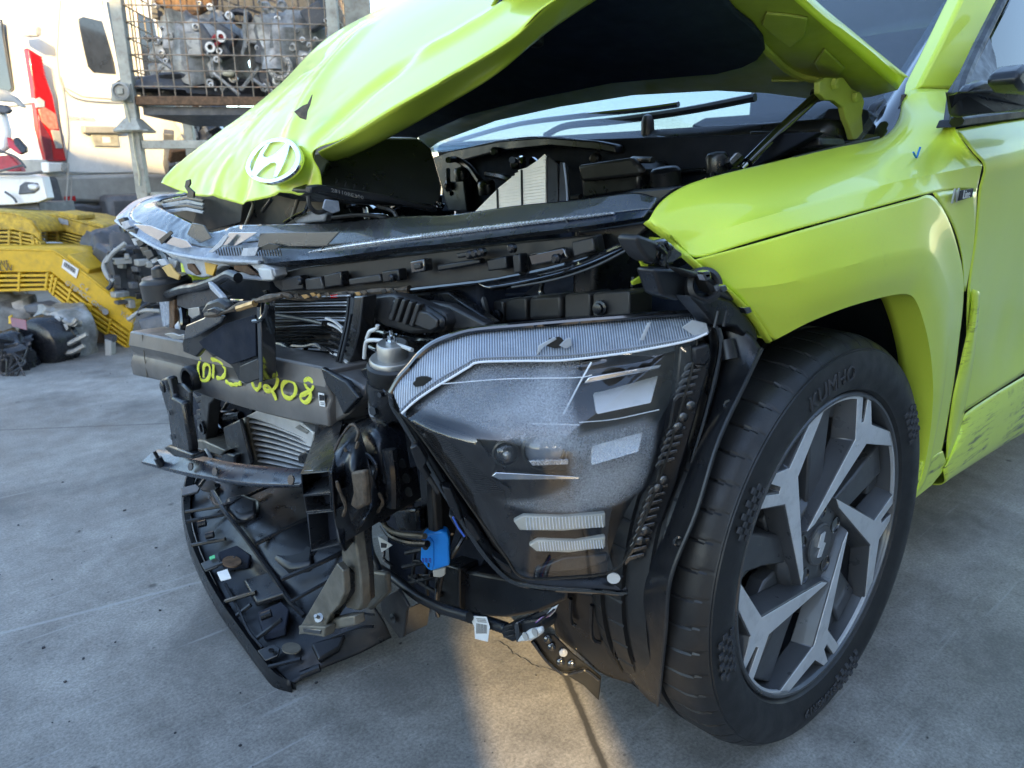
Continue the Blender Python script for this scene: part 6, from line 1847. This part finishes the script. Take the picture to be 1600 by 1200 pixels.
# hinges, handle, bracket
for pts in ([(40, 42), (60, 40), (63, 58), (44, 56)], [(75, 253), (105, 255), (106, 268), (76, 270)]):
    vslab('door_hinge', pts, .08, .09, 'van_white', b=.01)
for x, y in ((60, 46), (60, 52), (99, 258), (99, 264)):
    build('hinge_bolt', MB().lathe([(.018, 0), (.018, .01), (0, .012)], vr(x, y, .082), VN, 10), 'van_grey', van)
vslab('door_handle', [(131, 196), (196, 198), (199, 204), (195, 209), (133, 208)], .04, .05, 'van_grey', b=.01)
vslab('handle_recess', [(142, 209), (184, 211), (187, 229), (148, 228)], .016, .01, 'cage_paint', b=.002)
vslab('recess_hole', [(160, 214), (172, 214), (173, 223), (161, 223)], .018, .004, 'van_white', b=.001)
ex_ = (vr(150, 186) - vr(106, 183)).normalized()
put_text('door_lettering', 'SONIC MOTOR', .032, vr(128, 185, .016), ex_, (0, 0, 1), 'ink_grey', van, .001)
# bumper: grey upper, dark step below, red reflector
vslab('bumper', [(66, 275), (225, 271), (300, 273), (300, 318), (160, 318), (122, 316), (112, 326), (84, 330)], .05, .14, 'van_grey', b=.03)
vslab('bumper_corner', [(66, 277), (90, 276), (104, 328), (86, 330)], .06, .05, 'van_dark', b=.02)
vslab('bumper_step', [(90, 326), (112, 318), (128, 318), (150, 322), (215, 316), (300, 318), (300, 345), (180, 348), (100, 338)], .09, .12, 'van_dark', b=.02)
vslab('red_reflector', [(101, 307), (118, 306), (119, 314), (102, 315)], .056, .01, 'lamp_red', b=.003)
for L in ([(107, 255), (106, 285), (104, 310), (106, 330)], [(112, 276), (112, 300), (110, 316)]):
    build('hanging_wire', MB().tube([vr(x, y, .09) for x, y in L], .006, 6), 'van_grey', van)
# side: window glass, trim, filler flap
vslab('side_glass', [(-80, 10), (0, 30), (4, 60), (18, 138), (14, 143), (-80, 120)], .006, .02, 'van_glass', True, .004)
vslab('side_rail', [(-40, 165), (52, 153), (54, 160), (-40, 174)], .012, .02, 'van_white', True, .006)
vslab('side_moulding', [(-60, 245), (70, 250), (72, 272), (-60, 276)], .015, .03, 'van_grey', True, .01)
vslab('filler_flap', [(22, 188), (41, 187), (42, 201), (24, 202)], .008, .015, 'van_white', True, .004)
vslab('side_skirt', [(-80, 280), (70, 278), (86, 328), (-80, 340)], .02, .08, 'van_dark', True, .02)
for s in (.9, 3.6):
    build('wheel', MB().lathe([(.20, -.1), (.30, -.11), (.345, -.08), (.345, .08), (.30, .11), (.2, .09), (.19, .03), (0, .03)], vp(.12, s, .345), -VR, 32), 'rubber', van, ang=40)

# ================================================================ wire cage on posts with gearboxes in it
CD = 4.35
cdv = RGT * ((225 - 800) / FOC) - UPV * ((152 - 600) / FOC) + FWD
CO = CAM + cdv * CD
CR_ = vdir(YAW + pi - radians(84))           # along the front of the cage, to the right as seen
CB_ = Vector((-CR_.y, CR_.x, 0))
if CB_.dot(FWD) < 0: CB_ = -CB_
cage = thing('wire_cage', 'grey steel mesh cage on posts with rusty wires', 'cage', (CO.x, CO.y, 0))
def cg(px, py, off=0.0):
    return at(px, py, -CB_, (-CB_).dot(CO) + off)
zf = CO.z
pL = cg(213, 152)
pR = cg(528, 152)
WID = (pR - pL).length
DEP = 1.05
CT_ = 1.0
def cgp(u, d, z):
    return pL + CR_ * u + CB_ * d + Vector((0, 0, z - pL.z))
def cbox(nm, a, b, w, mat, d=None, bev=.004):
    a, b = Vector(a), Vector(b)
    ax = (b - a)
    L = ax.length
    z = ax.normalized()
    x = CR_ if abs(z.dot(CR_)) < .9 else CB_
    y = z.cross(x).normalized()
    x = y.cross(z)
    M = Matrix((x, y, z)).transposed()
    return build(nm, MB().box((a + b) / 2, (w, d or w, L), M), mat, cage, bev)
top = zf + CT_
for u, d in ((-.035, 0), (WID, 0), (-.035, DEP), (WID, DEP)):
    cbox('post', cgp(u, d, 0), cgp(u, d, top), .066, 'cage_paint')
for d in (0, DEP):
    cbox('bottom_rail', cgp(0, d, zf - .02), cgp(WID, d, zf - .02), .05, 'rusty_steel' if d == 0 else 'cage_paint')
    cbox('top_rail', cgp(0, d, top), cgp(WID, d, top), .05, 'cage_paint')
for u in (0, WID):
    cbox('side_rail', cgp(u, 0, zf - .02), cgp(u, DEP, zf - .02), .05, 'cage_paint')
cbox('floor_pan', cgp(WID / 2, 0.02, zf - .075), cgp(WID / 2, DEP, zf - .075), WID - .04, 'van_dark', .05)
cbox('lower_beam', cgp(0, .0, zf - .27), cgp(WID * .8, .0, zf - .27), .05, 'cage_paint', .05)
for i in range(3):
    cbox('lower_rail', cgp(0, .0, zf - .56 - i * .03), cgp(WID * .8, .0, zf - .56 - i * .03), .014, 'cage_paint', .02)
cbox('foot_plate', cgp(-.035, 0, zf - .20), cgp(-.035, 0, zf - .185), .2, 'cage_paint', .14)
build('post_collar', MB().lathe([(.12, 0), (.05, .07), (.0, .07)], cgp(-.035, 0, zf - .19), (0, 0, 1), 4, ph=pi / 4), 'cage_paint', cage)
nv = 13
for i in range(nv):
    u = .045 + (WID - .09) * i / (nv - 1)
    build('wire', MB().tube([cgp(u, 0, zf), cgp(u, 0, top)], .0042, 6, False), 'cage_wire', cage)
for j in range(11):
    z = zf + .06 + j * .088
    build('wire', MB().tube([cgp(0, -.005, z), cgp(WID, -.005, z)], .0042, 6, False), 'cage_wire', cage)
for s_u in (0, WID):
    for i in range(9):
        d = .08 + i * .115
        build('wire', MB().tube([cgp(s_u, d, zf), cgp(s_u, d, top)], .0042, 6, False), 'cage_wire', cage)
    for j in range(11):
        z = zf + .06 + j * .088
        build('wire', MB().tube([cgp(s_u, 0, z), cgp(s_u, DEP, z)], .0042, 6, False), 'cage_wire', cage)
for i in range(9):
    u = .09 + (WID - .18) * i / 8
    build('wire', MB().tube([cgp(u, DEP, zf), cgp(u, DEP, top)], .0042, 6, False), 'cage_wire', cage)
# perforated side sheet at the right
build('side_sheet', MB().box(cgp(WID + .13, .25, zf + .55), (.16, .012, .9), Matrix((CR_, CB_, Vector((0, 0, 1)))).transposed()), 'cage_paint', cage)
# round reel on the left post with a yellow cord
reel = thing('cord_reel', 'grey square reel with a thin cord hung on the cage post', 'reel', tuple(cgp(-.12, -.04, 0)))
rl = cg(190, 143, .06)
build('back_plate', MB().prism([cg(x, y, .05) for x, y in ((174, 130), (203, 130), (206, 160), (173, 158))], CB_ * .02), 'cage_paint', reel, .004)
build('reel_ring', MB().lathe([(.050, 0), (.052, .02), (.040, .024), (.036, .010), (0, .010)], rl, -CB_, 24), 'van_grey', reel, ang=40)
build('reel_hub', MB().box(rl - CB_ * .014, (.032, .02, .032), Matrix((CR_, CB_, Vector((0, 0, 1)))).transposed()), 'cage_paint', reel, .003)
build('cord', MB().tube([cg(x, y, .05) for x, y in ((191, 153), (198, 172), (206, 205), (211, 240), (217, 270), (218, 290))], .005, 6), 'tarp_cream', reel)

def lump(root, nm, c, size, mat, seed, n=14, amp=.25):
    """Rounded cast block with an uneven surface."""
    m = MB()
    rows = []
    for i in range(n + 1):
        th = pi * i / n
        row = []
        for k in range(2 * n + 1):
            ph = 2 * pi * k / (2 * n)
            d = Vector((sin(th) * cos(ph), sin(th) * sin(ph), cos(th)))
            e = Vector([abs(q) ** .55 * (1 if q > 0 else -1) for q in d])
            f = 1 + amp * noise.noise(d * 2.3 + Vector((seed, 0, 0))) + amp * .4 * noise.noise(d * 6 + Vector((0, seed, 0)))
            row.append(Vector(c) + Vector((e.x * size[0], e.y * size[1], e.z * size[2])) * f)
        rows.append(row)
    m.grid(rows)
    return build(nm, m, mat, root, ang=35)

def gearbox(root, c, ex, ey, w, h, d, seed, bosses=18, ring=None):
    """Gearbox casting: body blocks, ribs, bolt bosses, and a bell mouth."""
    rnd = random.Random(seed)
    c = Vector(c)
    ex, ey = Vector(ex).normalized(), Vector(ey).normalized()
    ez = Vector((0, 0, 1))
    M = Matrix((ex, ey, ez)).transposed()
    lump(root, 'casing', c, (w * .42, d * .4, h * .42), 'cast_aluminium', seed, 14, .3)
    for i in range(7):
        p = c + ex * rnd.uniform(-.36, .36) * w + ez * rnd.uniform(-.36, .36) * h - ey * d * rnd.uniform(.25, .42)
        R = Matrix.Rotation(rnd.uniform(-.6, .6), 3, 'Y')
        build('casing_block', MB().box(p, (w * rnd.uniform(.14, .3), d * .2, h * rnd.uniform(.14, .34)), M @ R), rnd.choice(['cast_aluminium', 'cast_aluminium', 'van_dark']), root, .012)
    for i in range(9):
        a = c + ex * rnd.uniform(-.42, .42) * w + ez * rnd.uniform(-.42, .42) * h - ey * d * .46
        b = a + ex * rnd.uniform(-.28, .28) * w + ez * rnd.uniform(-.25, .25) * h
        build('casing_rib', MB().tube([a, b], .012, 6, False), 'cast_aluminium', root)
    for i in range(bosses):
        p = c + ex * rnd.uniform(-.46, .46) * w + ez * rnd.uniform(-.46, .46) * h - ey * d * rnd.uniform(.42, .52)
        r = rnd.uniform(.012, .026)
        build('boss', MB().lathe([(r, -.05), (r, 0), (r * .55, .002), (r * .5, -.012), (0, -.012)], p, -ey, 14), rnd.choice(['cast_aluminium', 'aluminium', 'bare_steel']), root, ang=40)
    if ring:
        p, r = ring
        build('bell_ring', MB().lathe([(r, -.08), (r, .02), (r * .62, .025), (r * .58, -.05), (0, -.05)], p, -ey, 36), 'cast_aluminium', root, ang=40)
        for k in range(18):
            a = 2 * pi * k / 18
            build('ring_tooth', MB().box(p + (ex * cos(a) + ez * sin(a)) * r * .82 - ey * .026, (.012, .014, .02), M @ Matrix.Rotation(-a, 3, 'Y')), 'bare_steel', root, .002)
        build('shaft_hole', MB().lathe([(r * .5, 0), (r * .5, .012), (r * .42, .014), (r * .40, .002), (0, .002)], p - ey * -.03, -ey, 28), 'ink', root, ang=40)

c1 = cg(320, 85, -.34)
gb1 = thing('gearbox', 'silver cast gearbox on the left inside the wire cage', 'gearbox', (c1.x, c1.y, 0), 'gearboxes in the wire cage')
gearbox(gb1, c1, CR_, CB_, .60, .56, .44, 11, 30)
build('red_bracket', MB().tube([cg(x, y, -.12) for x, y in ((333, 62), (338, 56), (352, 58), (345, 64), (332, 74))], .012, 8), 'red_paint', gb1)
for x, y, r in ((346, 58, .03), (329, 74, .03), (343, 80, .018)):
    build('ring_eye', MB().lathe([(r * .55, -.01), (r, -.01), (r, .012), (r * .55, .012)], cg(x, y, -.11), -CB_, 18, cap=False), 'aluminium', gb1)
c2 = cg(458, 85, -.34)
gb2 = thing('gearbox', 'silver cast gearbox with an open bell ring on the right inside the wire cage', 'gearbox', (c2.x, c2.y, 0), 'gearboxes in the wire cage')
gearbox(gb2, c2, CR_, CB_, .60, .58, .44, 23, 30, (cg(438, 105, -.12), .078))
c3 = cg(400, -10, -.72)
eng = thing('engine_block', 'dark greasy engine block behind the two gearboxes in the cage', 'engine', (c3.x, c3.y, 0))
lump(eng, 'block', c3, (.60, .2, .34), 'van_dark', 5, 16, .3)
build('engine_cover', MB().prism([cg(x, y, -.2) for x, y in ((236, 0), (330, -20), (330, 8), (300, 30), (272, 20))], CB_ * .15), 'rusty_steel', eng, .02)
for i, (x, y) in enumerate(((425, 18), (440, 8), (452, 26), (415, 10), (436, 34))):
    build('pulley', MB().lathe([(.03, -.03), (.032, 0), (.02, .008), (.012, .002), (0, .002)], cg(x, y, -.22), -CB_, 18), 'cast_aluminium', eng, ang=40)
build('engine_hose', MB().tube([cg(x, y, -.2) for x, y in ((350, 28), (370, 18), (390, 26), (380, 40))], .02, 8), 'bag_plastic', eng)
c4_ = cg(330, 140, -.4)
sc_ = thing('scrap_part', 'dark greasy sump lying on the floor of the wire cage', 'engine part', (c4_.x, c4_.y, 0))
lump(sc_, 'sump', c4_, (.50, .2, .07), 'van_dark', 8, 12, .3)
build('pale_rag', MB().prism([cg(x, y, -.1) for x, y in ((346, 112), (360, 108), (368, 113), (362, 120), (348, 119))], CB_ * .05), 'tarp_cream', sc_, .015)

# ================================================================ things between van and hood
def dpt(px, py, d):
    return CAM + (RGT * ((px - 800) / FOC) - UPV * ((py - 600) / FOC) + FWD) * d
w0 = dpt(290, 210, 6.4)
wreck = thing('scrap_heap', 'jumble of dark and pale scrap car parts behind the cage posts', 'scrap heap', (w0.x, w0.y, 0))
rn = random.Random(3)
for i in range(46):
    px, py = rn.uniform(262, 345), rn.uniform(165, 262)
    p = dpt(px, py, rn.uniform(6.1, 7.0))
    M = Matrix.Rotation(rn.uniform(0, 3), 3, 'X') @ Matrix.Rotation(rn.uniform(0, 3), 3, 'Z')
    build('scrap_piece', MB().box(p, (rn.uniform(.05, .3), rn.uniform(.03, .12), rn.uniform(.04, .2)), M), rn.choice(['van_dark', 'bag_plastic', 'van_grey', 'cast_aluminium', 'van_white', 'rusty_steel']), wreck, .01)
build('bent_pillar', MB().tube([dpt(x, y, 6.0) for x, y in ((262, 170), (272, 182), (284, 200), (294, 212))], .03, 8), 'tarp_cream', wreck)
build('heap_base', MB().box((w0.x, w0.y, .4), (1.6, .8, .8)), 'van_dark', wreck, .05)

# ================================================================ wrecked panel and red lamp bits at the left edge
e0 = dpt(15, 240, 4.7)
wp_ = thing('wrecked_body_panel', 'crumpled white body panel with red lamp remains at the left edge', 'car part', (e0.x, e0.y, 0))
def ed(nm, pts, d, th, mat, b=.006, par=None):
    return build(nm, MB().prism([dpt(x, y, d) for x, y in pts], (FWD - Vector((0, 0, FWD.z))).normalized() * th), mat, par or wp_, b)
ed('panel_sheet', [(-60, 272), (10, 276), (50, 272), (66, 276), (74, 310), (60, 316), (20, 320), (-60, 322)], 4.7, .08, 'van_white')
ed('panel_opening', [(30, 290), (38, 284), (58, 286), (60, 296), (52, 302), (28, 304)], 4.69, .02, 'van_dark')
ed('panel_boss', [(40, 288), (52, 286), (60, 290), (56, 298), (44, 297)], 4.68, .03, 'aluminium', .02)
ed('upper_sheet', [(-40, 170), (4, 174), (12, 205), (10, 232), (-4, 240), (-40, 244)], 4.75, .06, 'van_white', .02)
ed('red_lamp_piece', [(10, 214), (20, 220), (36, 238), (30, 242), (12, 230)], 4.72, .04, 'lamp_red')
ed('red_lamp_piece', [(-10, 244), (14, 242), (30, 258), (34, 268), (12, 268), (-10, 262)], 4.7, .05, 'red_paint')
ed('dark_bracket', [(20, 216), (26, 214), (40, 230), (40, 238), (34, 240), (22, 226)], 4.71, .03, 'bag_plastic')
ed('bent_rail', [(-30, 142), (2, 140), (24, 152), (38, 168), (32, 168), (20, 160), (-30, 156)], 4.74, .04, 'van_grey', .008)
ed('dark_bracket', [(-10, 162), (8, 164), (16, 172), (10, 178), (-10, 176)], 4.73, .04, 'van_dark', .01)
for L in ([(-10, 270), (20, 262), (36, 258)], [(0, 236), (26, 246), (40, 262)], [(-10, 272), (40, 272), (66, 268)], [(8, 300), (20, 308), (26, 316)]):
    build('wire', MB().tube([dpt(x, y, 4.66) for x, y in L], .008, 6), 'van_dark', wp_)
ed('panel_stand', [(-60, 318), (60, 316), (66, 345), (-60, 420)], 4.75, .4, 'van_dark')

# ================================================================ yellow plastic gearbox covers
YF = vdir(YAW + pi + radians(2))
def cover(label, d, top, bot, ribs, mat, tabs, th=.55, group='yellow plastic covers'):
    """Angled plastic cover: outline of its near wall, then depth, with a louvred lower band."""
    c = dpt(*top[len(top) // 2], d)
    t = thing('plastic_cover', label, 'plastic cover', (c.x, c.y, 0), group)
    nrm = -Vector((FWD.x, FWD.y, 0)).normalized()
    cc = nrm.dot(c)
    P = lambda x, y, o=0: at(x, y, nrm, cc + o)
    tp = [P(x, y) for x, y in top]
    bt_ = [P(x, y) for x, y in bot]
    midl = [p.lerp(q, ribs) for p, q in zip(tp, bt_)]
    n = len(tp)
    for nm, a, b in (('wall', tp, midl),):
        m = MB()
        f = a + b
        g_ = [p - nrm * .02 for p in f]
        m.add(f + g_, [[i, i + 1, n + i + 1, n + i] for i in range(n - 1)] + [[2 * n + i, 3 * n + i, 3 * n + i + 1, 2 * n + i + 1] for i in range(n - 1)] + [[0, n, 3 * n, 2 * n], [n - 1, 3 * n - 1, 4 * n - 1, 2 * n - 1]] + [[i, 2 * n + i, 2 * n + i + 1, i + 1] for i in range(n - 1)] + [[n + i, n + i + 1, 3 * n + i + 1, 3 * n + i] for i in range(n - 1)])
        build(nm, m, mat, t, .006)
    m = MB().grid([tp, [p - nrm * th + Vector((0, 0, -.02)) for p in tp]])
    build('top_sheet', m, mat, t, solid=.012)
    m = MB().grid([[p - nrm * .05 for p in midl], [p - nrm * .05 for p in bt_]])
    build('band_back', m, 'van_dark', t, solid=.01)
    for k in range(4):
        u0, u1 = k / 4 + .10, k / 4 + .24
        for i in range(n - 1):
            a0, a1 = midl[i].lerp(bt_[i], u0), midl[i + 1].lerp(bt_[i + 1], u0)
            b0, b1 = midl[i].lerp(bt_[i], u1), midl[i + 1].lerp(bt_[i + 1], u1)
            build('slat', MB().prism([a0 + nrm * .008, a1 + nrm * .008, b1 + nrm * .008, b0 + nrm * .008], -nrm * .05), mat, t, .003)
    for i in range(n - 1):
        for u in (0, .5, 1) if i == n - 2 else (.4, .95):
            a, b = midl[i].lerp(midl[i + 1], u), bt_[i].lerp(bt_[i + 1], u)
            e = (midl[i + 1] - midl[i]).normalized() * .008
            build('band_rib', MB().prism([a - e + nrm * .012, a + e + nrm * .012, b + e + nrm * .012, b - e + nrm * .012], -nrm * .05), mat, t, .003)
    for pts in tabs:
        build('top_tab', MB().prism([P(x, y, -.02) for x, y in pts], -nrm * .2), mat, t, .006)
    return t, P, nrm
t1_, P1, n1 = cover('bright yellow plastic cover with a barcode sticker, sloping down beside the gearboxes', 4.0, [(-70, 388), (0, 388), (84, 390), (98, 400), (150, 440), (212, 489)], [(-70, 458), (0, 456), (76, 454), (84, 462), (138, 505), (199, 545)], .55, 'yellow_plastic',
                    [[(104, 405), (106, 397), (140, 421), (137, 432)], [(168, 455), (172, 452), (206, 474), (205, 486)]])
lb1 = build('barcode_sticker', MB().prism([P1(x, y, .008) for x, y in ((99, 405), (123, 421), (119, 435), (96, 418))], -n1 * .003), 'paper', t1_)
for i in range(9):
    u = i / 9
    x, y = 101 + 18 * u, 409 + 12.5 * u
    build('sticker_bar', MB().prism([P1(x, y, .010), P1(x + (1.3 if i % 2 else .8), y + .8, .010), P1(x - .6, y + 7.5, .010), P1(x - 1.6, y + 6.8, .010)], -n1 * .002), 'ink', t1_)
exa = (P1(150, 440) - P1(98, 400)).normalized()
eya = Vector((0, 0, 1)) - exa * exa.z
for s, px, py, sz in (('aut', 4, 409, .05), ('ALW', 5, 419, .05)):
    put_text('cover_lettering', s, sz, P1(px, py, .010), (P1(80, 400) - P1(0, 399)), (0, 0, 1), 'ink', t1_)
for s, px, py, sz in (('GTE', 111, 447, .04), ('C 4', 131, 449, .035), ('MCC GMB', 141, 469, .04), ('Y-5401', 200, 497, .034)):
    put_text('cover_lettering', s, sz, P1(px, py, .010), exa, eya, 'ink_grey', t1_)
build('cover_badge', MB().lathe([(.018, 0), (.018, .004), (0, .004)], P1(165, 487, .008), n1, 14), 'ink_grey', t1_)
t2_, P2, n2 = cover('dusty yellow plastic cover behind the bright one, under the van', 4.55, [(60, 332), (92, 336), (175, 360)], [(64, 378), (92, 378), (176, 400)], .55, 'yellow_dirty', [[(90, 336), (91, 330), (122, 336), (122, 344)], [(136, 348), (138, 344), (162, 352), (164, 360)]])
build('blue_sticker', MB().prism([P2(x, y, .008) for x, y in ((91, 340), (106, 344), (107, 352), (92, 349))], -n2 * .003), 'frosted_ribbed', t2_)
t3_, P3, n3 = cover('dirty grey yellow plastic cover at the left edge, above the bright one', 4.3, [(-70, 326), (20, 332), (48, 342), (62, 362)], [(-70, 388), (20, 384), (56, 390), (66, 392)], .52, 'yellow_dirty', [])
# board and legs under the covers
bd = thing('wooden_board', 'dark brown board leaning under the bright yellow cover', 'board', tuple(dpt(165, 530, 4.1) * 1))
bd.location.z = 0
ed('plank', [(135, 470), (200, 520), (196, 552), (136, 548)], 4.25, .04, 'rusty_steel', .004, bd)
lgp = dpt(170, 545, 3.98)
lg = thing('steel_leg', 'short grey steel leg standing under the bright yellow cover', 'stand leg', (lgp.x, lgp.y, 0))
ed('upright', [(163, 530), (174, 534), (174, 562), (164, 560)], 3.95, .05, 'van_grey', .004, lg)
ed('upper_block', [(162, 524), (176, 526), (176, 536), (163, 534)], 3.96, .05, 'ink', .004, lg)

# gearboxes on the ground below the yellow cover
g0 = dpt(90, 545, 3.9)
g1 = thing('gearbox_on_floor', 'silver gearbox with a black end cover and red tag on the floor', 'gearbox', (g0.x, g0.y, 0))
lump(g1, 'casing', dpt(104, 520, 4.0) , (.13, .15, .16), 'cast_aluminium', 31, 16, .18)
lump(g1, 'casing_nose', dpt(122, 520, 4.0), (.07, .08, .12), 'cast_aluminium', 37, 12, .2)
axg = (dpt(40, 540, 3.75) - dpt(104, 520, 4.0)).normalized()
build('end_cover', MB().lathe([(.0, .03), (.10, .03), (.135, .015), (.15, -.02), (.15, -.10), (.155, -.10), (.155, -.13)], dpt(58, 540, 3.8), axg, 14), 'bag_plastic', g1, .006, ang=30)
for k in range(12):
    a = 2 * pi * k / 12
    e1 = axg.orthogonal().normalized(); e2 = axg.cross(e1)
    build('cover_bolt', MB().lathe([(.012, 0), (.012, .012), (0, .014)], dpt(58, 540, 3.8) + (e1 * cos(a) + e2 * sin(a)) * .15 - axg * .12, axg, 8), 'bare_steel', g1)
ed('red_tag', [(16, 496), (40, 500), (42, 516), (18, 510)], 3.62, .006, 'lamp_dark_red', .001, g1)
ed('yellow_rim', [(13, 494), (18, 492), (18, 506), (13, 506)], 3.63, .01, 'yellow_plastic', .001, g1)
ed('top_block', [(34, 478), (60, 474), (82, 482), (74, 492), (40, 490)], 3.95, .12, 'van_dark', .012, g1)
for L in ([(96, 540), (110, 536), (136, 522)], [(92, 552), (112, 550), (132, 540)], [(100, 500), (112, 506), (120, 498)]):
    build('casing_rib', MB().tube([dpt(x, y, 3.82) for x, y in L], .014, 6), 'cast_aluminium', g1)
for x, y in ((104, 512), (118, 505), (92, 500)):
    build('boss', MB().lathe([(.02, -.03), (.02, .02), (.01, .022), (0, .022)], dpt(x, y, 3.84), -FWD, 12), 'cast_aluminium', g1, ang=40)
b0 = dpt(15, 570, 3.65)
bag = thing('wrapped_bundle', 'black plastic wrapped bundle on the floor at the left edge', 'bundle', (b0.x, b0.y, 0))
lump(bag, 'wrapping', dpt(8, 565, 3.7), (.13, .13, .13), 'bag_plastic', 41, 26, .45)
for i in range(7):
    rn = random.Random(60 + i)
    build('loose_strap', MB().tube([dpt(rn.uniform(0, 44), rn.uniform(530, 605), 3.55) for _ in range(4)], .005, 6), 'bag_plastic', bag)
gt = thing('gearbox_under_cover', 'dull gearbox in shadow under the left end of the yellow cover', 'gearbox', tuple(dpt(5, 490, 4.2)))
gt.location.z = 0
lump(gt, 'casing', dpt(-5, 500, 4.25), (.22, .2, .17), 'cast_aluminium', 52, 14, .3)
# dark engine in the gap between covers and car
q0 = dpt(205, 440, 4.2)
dk = thing('scrap_engine', 'dark engine with hanging hoses between the yellow covers and the car', 'engine', (q0.x, q0.y, 0))
lump(dk, 'block', dpt(212, 430, 4.3), (.17, .17, .22), 'van_dark', 71, 18, .35)
lump(dk, 'block_side', dpt(176, 420, 4.5), (.14, .14, .22), 'van_dark', 75, 14, .35)
rn = random.Random(9)
for i in range(26):
    px, py = rn.uniform(180, 250), rn.uniform(385, 480)
    p = dpt(px, py, 4.0 + rn.uniform(0, .1))
    M = Matrix.Rotation(rn.uniform(-.4, .4), 3, 'Z')
    build('engine_piece', MB().box(p, (rn.uniform(.02, .09), .06, rn.uniform(.01, .05)), M), rn.choice(['van_dark', 'cast_aluminium', 'black_steel', 'van_grey']), dk, .004)
for L in ([(170, 400), (162, 415), (168, 432), (178, 440)], [(196, 380), (176, 396), (166, 410)], [(172, 430), (174, 445), (168, 452)], [(215, 492), (225, 478), (245, 470)], [(200, 500), (222, 486), (250, 486)]):
    build('engine_hose', MB().tube([dpt(x, y, 3.95) for x, y in L], .012, 8), random.choice(['bag_plastic', 'van_grey']), dk)
ed('engine_tray', [(214, 500), (260, 490), (262, 520), (222, 524)], 3.9, .2, 'van_dark', .01, dk)
ed('blue_grey_post', [(205, 330), (214, 326), (214, 344), (206, 346)], 4.4, .1, 'van_grey', .004, dk)

# ================================================================ low fence closing the yard far behind
fn_ = thing('yard_fence', 'low grey sheet fence closing the yard far behind the van', 'fence', (0, -30, 0))
for i in range(22):
    x = -44 + i * 4
    build('fence_panel', MB().box((x, -30, 1.0), (3.9, .04, 1.9)), 'van_grey', fn_, .01)
    build('fence_post', MB().box((x + 2, -29.96, 1.05), (.1, .1, 2.1)), 'cage_paint', fn_)
